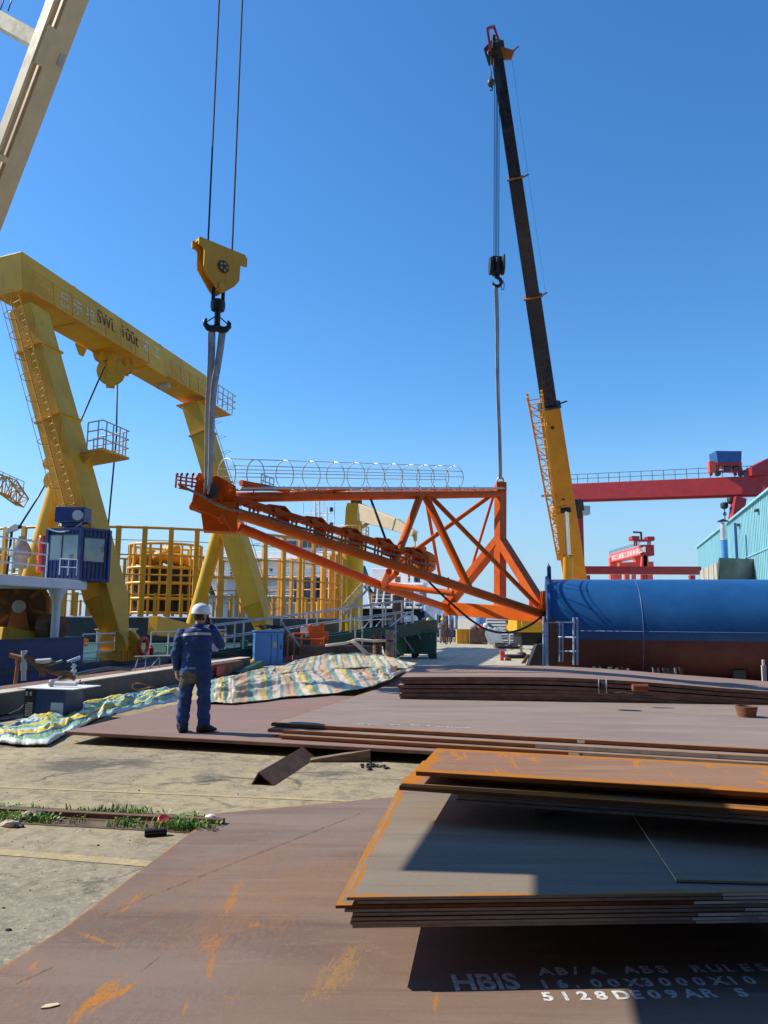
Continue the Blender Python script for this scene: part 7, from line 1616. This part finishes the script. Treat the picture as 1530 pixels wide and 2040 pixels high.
# gantry rail scaffolding tubes standing behind the gangway
sc_ = thing('pipe_scaffold', 'thin grey tube scaffold standing behind the gangway end', 'scaffold', G(745, 1290))
for px in (716, 738, 768, 792):
    mb = MB(); mb.tube(P(px, 1290, 38), P(px, 1206, 38), .035, n=6); mb.build('upright_tube', MT['silver'], sc_, True, auto=40)
mb = MB()
for ya, yb in ((1236, 1232), (1262, 1258)): mb.tube(P(706, ya, 38), P(800, yb, 38), .03, n=6)
for px in (716, 738, 768): mb.tube(P(px, 1262, 38), P(px + 22, 1234, 38), .025, n=6)
mb.build('cross_tube', MT['silver'], sc_, True, auto=40)
# ================================================================ PEOPLE
def remesh(mb, vox, smooth_it=6):
    me = bpy.data.meshes.new('tmp'); me.from_pydata([tuple(v) for v in mb.v], [], mb.f)
    bm = bmesh.new(); bm.from_mesh(me); bmesh.ops.recalc_face_normals(bm, faces=bm.faces); bm.to_mesh(me); bm.free()
    ob = bpy.data.objects.new('tmp', me); COL.objects.link(ob)
    r = ob.modifiers.new('r', 'REMESH'); r.mode = 'VOXEL'; r.voxel_size = vox
    s = ob.modifiers.new('s', 'SMOOTH'); s.iterations = smooth_it; s.factor = .5
    dg = bpy.context.evaluated_depsgraph_get(); out = bpy.data.meshes.new_from_object(ob.evaluated_get(dg))
    bpy.data.objects.remove(ob); bpy.data.meshes.remove(me); return out
def limb(mb, pts, rs, n=14):
    P_ = [V(p) for p in pts]; mb.path(P_, rs, n)
    for p, r in zip(P_, rs): mb.ell(p, r * .99, 12, 8)
def oval(c, rx, ry, n=22, rot=0): return [V(c) + V((rx * math.cos(2 * PI * j / n) * math.cos(rot) - ry * math.sin(2 * PI * j / n) * math.sin(rot), rx * math.cos(2 * PI * j / n) * math.sin(rot) + ry * math.sin(2 * PI * j / n) * math.cos(rot), 0)) for j in range(n)]
def hand(mb, wrist, d, pal, curl=.5, s=1.0, side=1):
    """d: finger direction, pal: palm normal, thumb towards side"""
    d = V(d).normalized(); pal = V(pal).normalized(); sd = d.cross(pal).normalized() * side
    w_ = V(wrist); c = w_ + d * .05 * s
    mb.ell(c, (.042 * s, .052 * s, .018 * s), 14, 8, ax=(sd, d, pal))
    for i, (o, L) in enumerate(((-.030, .062), (-.010, .074), (.010, .078), (.030, .070))):
        p = w_ + d * .092 * s + sd * (o * s); a = 0; pts = [p - d * .02 * s, p]; dd = d
        for k, seg in enumerate((.42, .33, .25)):
            a += curl * (.5 + .3 * k); dd = d * math.cos(a) + pal * math.sin(a); p = p + dd * (L * seg * s); pts.append(p)
        mb.path(pts, [.0095 * s, .0095 * s, .0088 * s, .008 * s, .0068 * s], 8); mb.ell(pts[-1], .0068 * s, 8, 6)
    p = w_ + d * .03 * s + sd * .032 * s; pts = [p, p + (sd * .8 + d * .5 + pal * .3) * .034 * s, p + (sd * .75 + d * 1.25 + pal * .7) * .048 * s]
    mb.path(pts, [.013 * s, .0105 * s, .008 * s], 8); mb.ell(pts[-1], .008 * s, 8, 6)
def person(loc, rz, lab, pose, m_cloth, m_helm, vox=.011, dirt=None, stripe=True, group=None, wide=1.0):
    root = thing('person', lab, 'person', (0, 0, 0), group)
    mb = MB()
    hipz, q = .90, pose
    # legs in loose trousers
    for s in (-1, 1):
        fx, fy = q['feet'][0 if s < 0 else 1]
        limb(mb, [(s * .095, 0, .86), (s * .115 + (fx - s * .11) * .5, fy * .4 + .015, .50), (fx, fy, .17), (fx, fy, .075)], [.112, .092, .082, .080], 16)
        fa = q.get('splay', .15) if s > 0 else .1
        mb.loft([oval((fx + math.sin(fa) * y, fy + math.cos(fa) * y, z), rx, ry, 14, -fa) for y, z, rx, ry in ((.05, .005, .052, .15), (.05, .04, .054, .155), (.02, .075, .052, .12), (0, .11, .06, .08))])
    # trunk under a jacket
    l = q.get('lean', 0)
    mb.loft([oval((0, .0, .80), .17, .125), oval((0, 0, .84), .20, .15), oval((0, 0, .90), .205, .152), oval((0, .0, 1.02), .195, .140), oval((l * .4, .005, 1.16), .195, .135), oval((l * .7, .01, 1.30), .215, .135), oval((l, .01, 1.40), .205, .12), oval((l, .01, 1.455), .15, .095), oval((l, .015, 1.49), .075, .07)])
    mb.loft([oval((0, 0, .72), .10, .10), oval((0, 0, .82), .18, .135), oval((0, 0, .9), .18, .13)])
    # neck and head
    hd = V(q['head']); mb.loft([oval((l, .015, 1.45), .068, .068), oval((hd.x * .5 + l * .5, .02, 1.53), .056, .06), oval((hd.x, hd.y, 1.60), .056, .062)])
    fwd = V((math.sin(q.get('turn', 0)), math.cos(q.get('turn', 0)), -.05)).normalized(); sd = V((fwd.y, -fwd.x, 0)).normalized()
    upv = sd.cross(fwd).normalized()
    H = V((hd.x, hd.y, 1.655))
    mb.ell(H, (.074, .096, .112), 20, 14, ax=(sd, fwd, upv)); mb.ell(H + fwd * .035 - upv * .055, (.054, .062, .06), 14, 10, ax=(sd, fwd, upv))
    mb.loft([[H + fwd * y + upv * z + sd * (w_ * math.cos(2 * PI * j / 8)) + upv * (.008 * math.sin(2 * PI * j / 8)) for j in range(8)] for y, z, w_ in ((.085, .02, .008), (.10, .0, .011), (.116, -.02, .016), (.09, -.032, .014))])
    for s in (-1, 1): mb.ell(H + sd * .075 * s - upv * .01 - fwd * .01, (.012, .022, .034), 10, 8, ax=(sd, fwd, upv))
    mb.ell(H + fwd * .090 - upv * .055, (.024, .010, .009), 10, 6, ax=(sd, fwd, upv))
    # arms
    for s, key in ((-1, 'armL'), (1, 'armR')):
        sh, el, wr, hd_, pal, cu = q[key]
        limb(mb, [sh, el], [.078, .062], 14); limb(mb, [el, wr], [.062, .045], 14)
        hand(mb, V(wr) + V(hd_).normalized() * .01, hd_, pal, cu, 1.05, s if key == 'armL' else s)
    me = remesh(mb, vox)
    # loose cloth folds, pressed only where there is cloth
    me.calc_loop_triangles() if False else None
    headc = H
    wr = [V(q['armL'][2]), V(q['armR'][2])]; wd = [V(q['armL'][3]).normalized(), V(q['armR'][3]).normalized()]
    def is_skin(c):
        if c.z > 1.475 and (V((c.x, c.y, 0)) - V((hd.x * .6, .015, 0))).length < .15: return True
        for a, d_ in zip(wr, wd):
            t = (c - a).dot(d_)
            if .012 < t < .24 and ((c - a) - d_ * t).length < .05 + .03 * (t > .1): return True
        return False
    nrm = [v.normal.copy() for v in me.vertices]
    for v, n in zip(me.vertices, nrm):
        c = v.co
        if is_skin(c) or c.z < .11: continue
        k = .5 + .5 * math.sin(c.z * 38 + 5 * noise.noise(c * 4)) if c.z < .75 else .5
        hem = .014 if (.80 < c.z < .90 and abs(c.x) < .26) else (.006 if c.z >= .9 else 0)
        v.co = c + n * (hem + .020 * noise.noise(V((c.x * 6, c.y * 6, c.z * 11))) + .010 * noise.noise(V((c.x * 15, c.y * 15, c.z * 24))) + .006 * k * (1.2 - c.z))
    mats = [m_cloth, MT['skin'], MT['shoe'], dirt or m_cloth]
    for m in mats: me.materials.append(m)
    for p in me.polygons:
        c = p.center; p.use_smooth = True
        p.material_index = 1 if is_skin(c) else (2 if c.z < .10 else (3 if dirt and .66 + .04 * noise.noise(c * 9) < c.z < .84 + .05 * noise.noise(c * 7) and c.x < .03 + .1 * noise.noise(c * 8) and c.y < .06 else 0))
    me.name = 'body'; body = bpy.data.objects.new('body', me); COL.objects.link(body); body.parent = root; WL[body.name] = V()
    # helmet
    mb = MB(); hc = H + upv * .035
    prof = [(.128, -.012), (.132, .0), (.128, .02), (.124, .05), (.112, .085), (.088, .115), (.05, .133), (.0, .138)]
    mb.loft([[hc + (sd * math.cos(2 * PI * j / 28) * r * .93 + fwd * math.sin(2 * PI * j / 28) * r * 1.12) + upv * (z * 1.0) for j in range(28)] for r, z in prof])
    he = mb.build('helmet', m_helm, root, True, auto=60)
    mb = MB(); mb.loft([[hc + (sd * math.cos(2 * PI * j / 28) * .13 * k + fwd * (math.sin(2 * PI * j / 28) * .148 * k + (.045 if math.sin(2 * PI * j / 28) > 0 else 0) * math.sin(2 * PI * j / 28) * k)) + upv * z for j in range(28)] for k, z in ((.9, -.02), (1.06, -.016), (1.06, -.010), (.9, -.004))]); mb.build('brim', m_helm, he, True, auto=40)
    mb = MB(); mb.path([hc + fwd * (.150 * math.sin(a)) * .92 + upv * (.146 * math.cos(a)) for a in [(-.8 + 1.7 * i / 12) for i in range(13)]], .007, 6); mb.build('crest_ridge', m_helm, he, True)
    mb = MB(); mb.loft([oval((l + hd.x * .3, .012, z), rx, ry, 20) for z, rx, ry in ((1.455, .085, .082), (1.50, .076, .078), (1.535, .072, .076), (1.535, .064, .068), (1.49, .064, .066))]); mb.build('collar', m_cloth, root, True)
    # hair at the nape
    mb = MB(); mb.loft([[H + sd * (math.cos(a) * .077 * k) + fwd * (math.sin(a) * .098 * k) + upv * z for a in [PI + PI * j / 14 for j in range(15)]] + [H + sd * (math.cos(a) * .060 * k) + fwd * (math.sin(a) * .08 * k) + upv * z for a in [2 * PI - PI * j / 14 for j in range(15)]] for k, z in ((.84, -.07), (1.02, -.035), (1.04, .03))]); mb.build('hair', MT['blk'], root, True)
    if stripe:
        # reflective band conforming to the jacket back
        from mathutils.bvhtree import BVHTree
        bv = BVHTree.FromPolygons([v.co for v in me.vertices], [list(p.vertices) for p in me.polygons])
        mb = MB(); rows = []
        for zz in (1.375, 1.412):
            row = []
            for j in range(29):
                x = -.205 + .41 * j / 28; zc = zz - .55 * abs(x + .0) ** 2.2 + .05 * x
                hit = bv.ray_cast(V((x + l, -1, zc)), V((0, 1, 0)))
                row.append((hit[0] + V((0, -.006, 0))) if hit[0] else None)
            rows.append(row)
        for j in range(28):
            a, b, c, d_ = rows[0][j], rows[0][j + 1], rows[1][j + 1], rows[1][j]
            if all(x is not None for x in (a, b, c, d_)) and max(abs(a.y - b.y), abs(c.y - d_.y)) < .05: mb.add([a, b, c, d_], [(0, 1, 2, 3)])
        if mb.f: mb.build('reflective_stripe', MT['stripe'], root, True, fix=False)
    if q.get('phone'):
        p, ax1, ax2 = q['phone']; ax1, ax2 = V(ax1).normalized(), V(ax2).normalized(); mb = MB(); mb.box(p, (.072, .009, .15), (ax1, ax2, ax1.cross(ax2))); ph = mb.build('mobile_phone', MT['blk'], None, bevel=.003)
        tag(ph, 'black phone held to the ear of the man in blue', 'phone')
    else: ph = None
    root.location = loc; root.rotation_euler = (0, 0, rz); root.scale = (wide, wide, 1)
    if ph: ph.location = V(loc) + Matrix.Rotation(rz, 3, 'Z') @ V((ph.location.x * wide, ph.location.y * wide, ph.location.z)); ph.rotation_euler = (0, 0, rz)
    return root
mfeet = G(386, 1459, ZP)
pose = dict(splay=1.0, feet=((-.155, .03), (.125, .04)), lean=.0, head=(.03, .035), turn=.45,
    armL=((-.215, .01, 1.385), (-.275, -.02, 1.10), (-.265, .03, .885), (.0, .12, -1), (.6, .5, 0), .5),
    armR=((.215, .02, 1.385), (.30, .13, 1.235), (.155, .19, 1.50), (-.22, .05, 1), (-.55, .0, -.25), .9),
    phone=(V((.105, .165, 1.60)), (.35, .9, .1), (.9, -.35, .1)))
person(mfeet + V((0, -.035, .002)), .03, 'man in blue coverall and white helmet standing on the primed plate phoning', pose, MT['cover'], MT['helmet'], .0105, MT['dirt'], wide=1.05)
pw = dict(feet=((-.12, 0), (.12, .02)), head=(0, .03), turn=.2,
    armL=((-.20, .01, 1.385), (-.26, .04, 1.12), (-.10, .22, 1.12), (.9, .4, .1), (0, 0, -1), .5),
    armR=((.20, .02, 1.385), (.27, .0, 1.12), (.12, .22, 1.05), (-.9, .4, .1), (0, 0, -1), .5))
g1 = G(853, 1283); person(g1, PI - .2, 'worker in grey clothes and yellow helmet standing behind the green dumpster', pw, MT['cloth'], MT['yhel'], .02, None, False)
pw2 = dict(feet=((-.12, 0), (.14, .02)), head=(0, .03), turn=-.1,
    armL=((-.20, .01, 1.385), (-.36, .06, 1.22), (-.16, .24, 1.33), (.9, .3, .1), (0, 0, -1), .6),
    armR=((.20, .02, 1.385), (.28, .03, 1.14), (.10, .22, 1.25), (-.9, .4, .2), (0, 0, -1), .6))
g2 = G(881, 1281); wk = person(g2, PI + .1, 'masked worker in grey clothes and yellow helmet beside the rusty rod rack', pw2, MT['cloth'], MT['yhel'], .02, None, False)
mb = MB(); mb.ell((0, .13, 1.615), (.055, .035, .045), 14, 8)
o = mb.build('face_mask', MT['wht'], None, True, loc=(0, 0, 0)); o.parent = wk
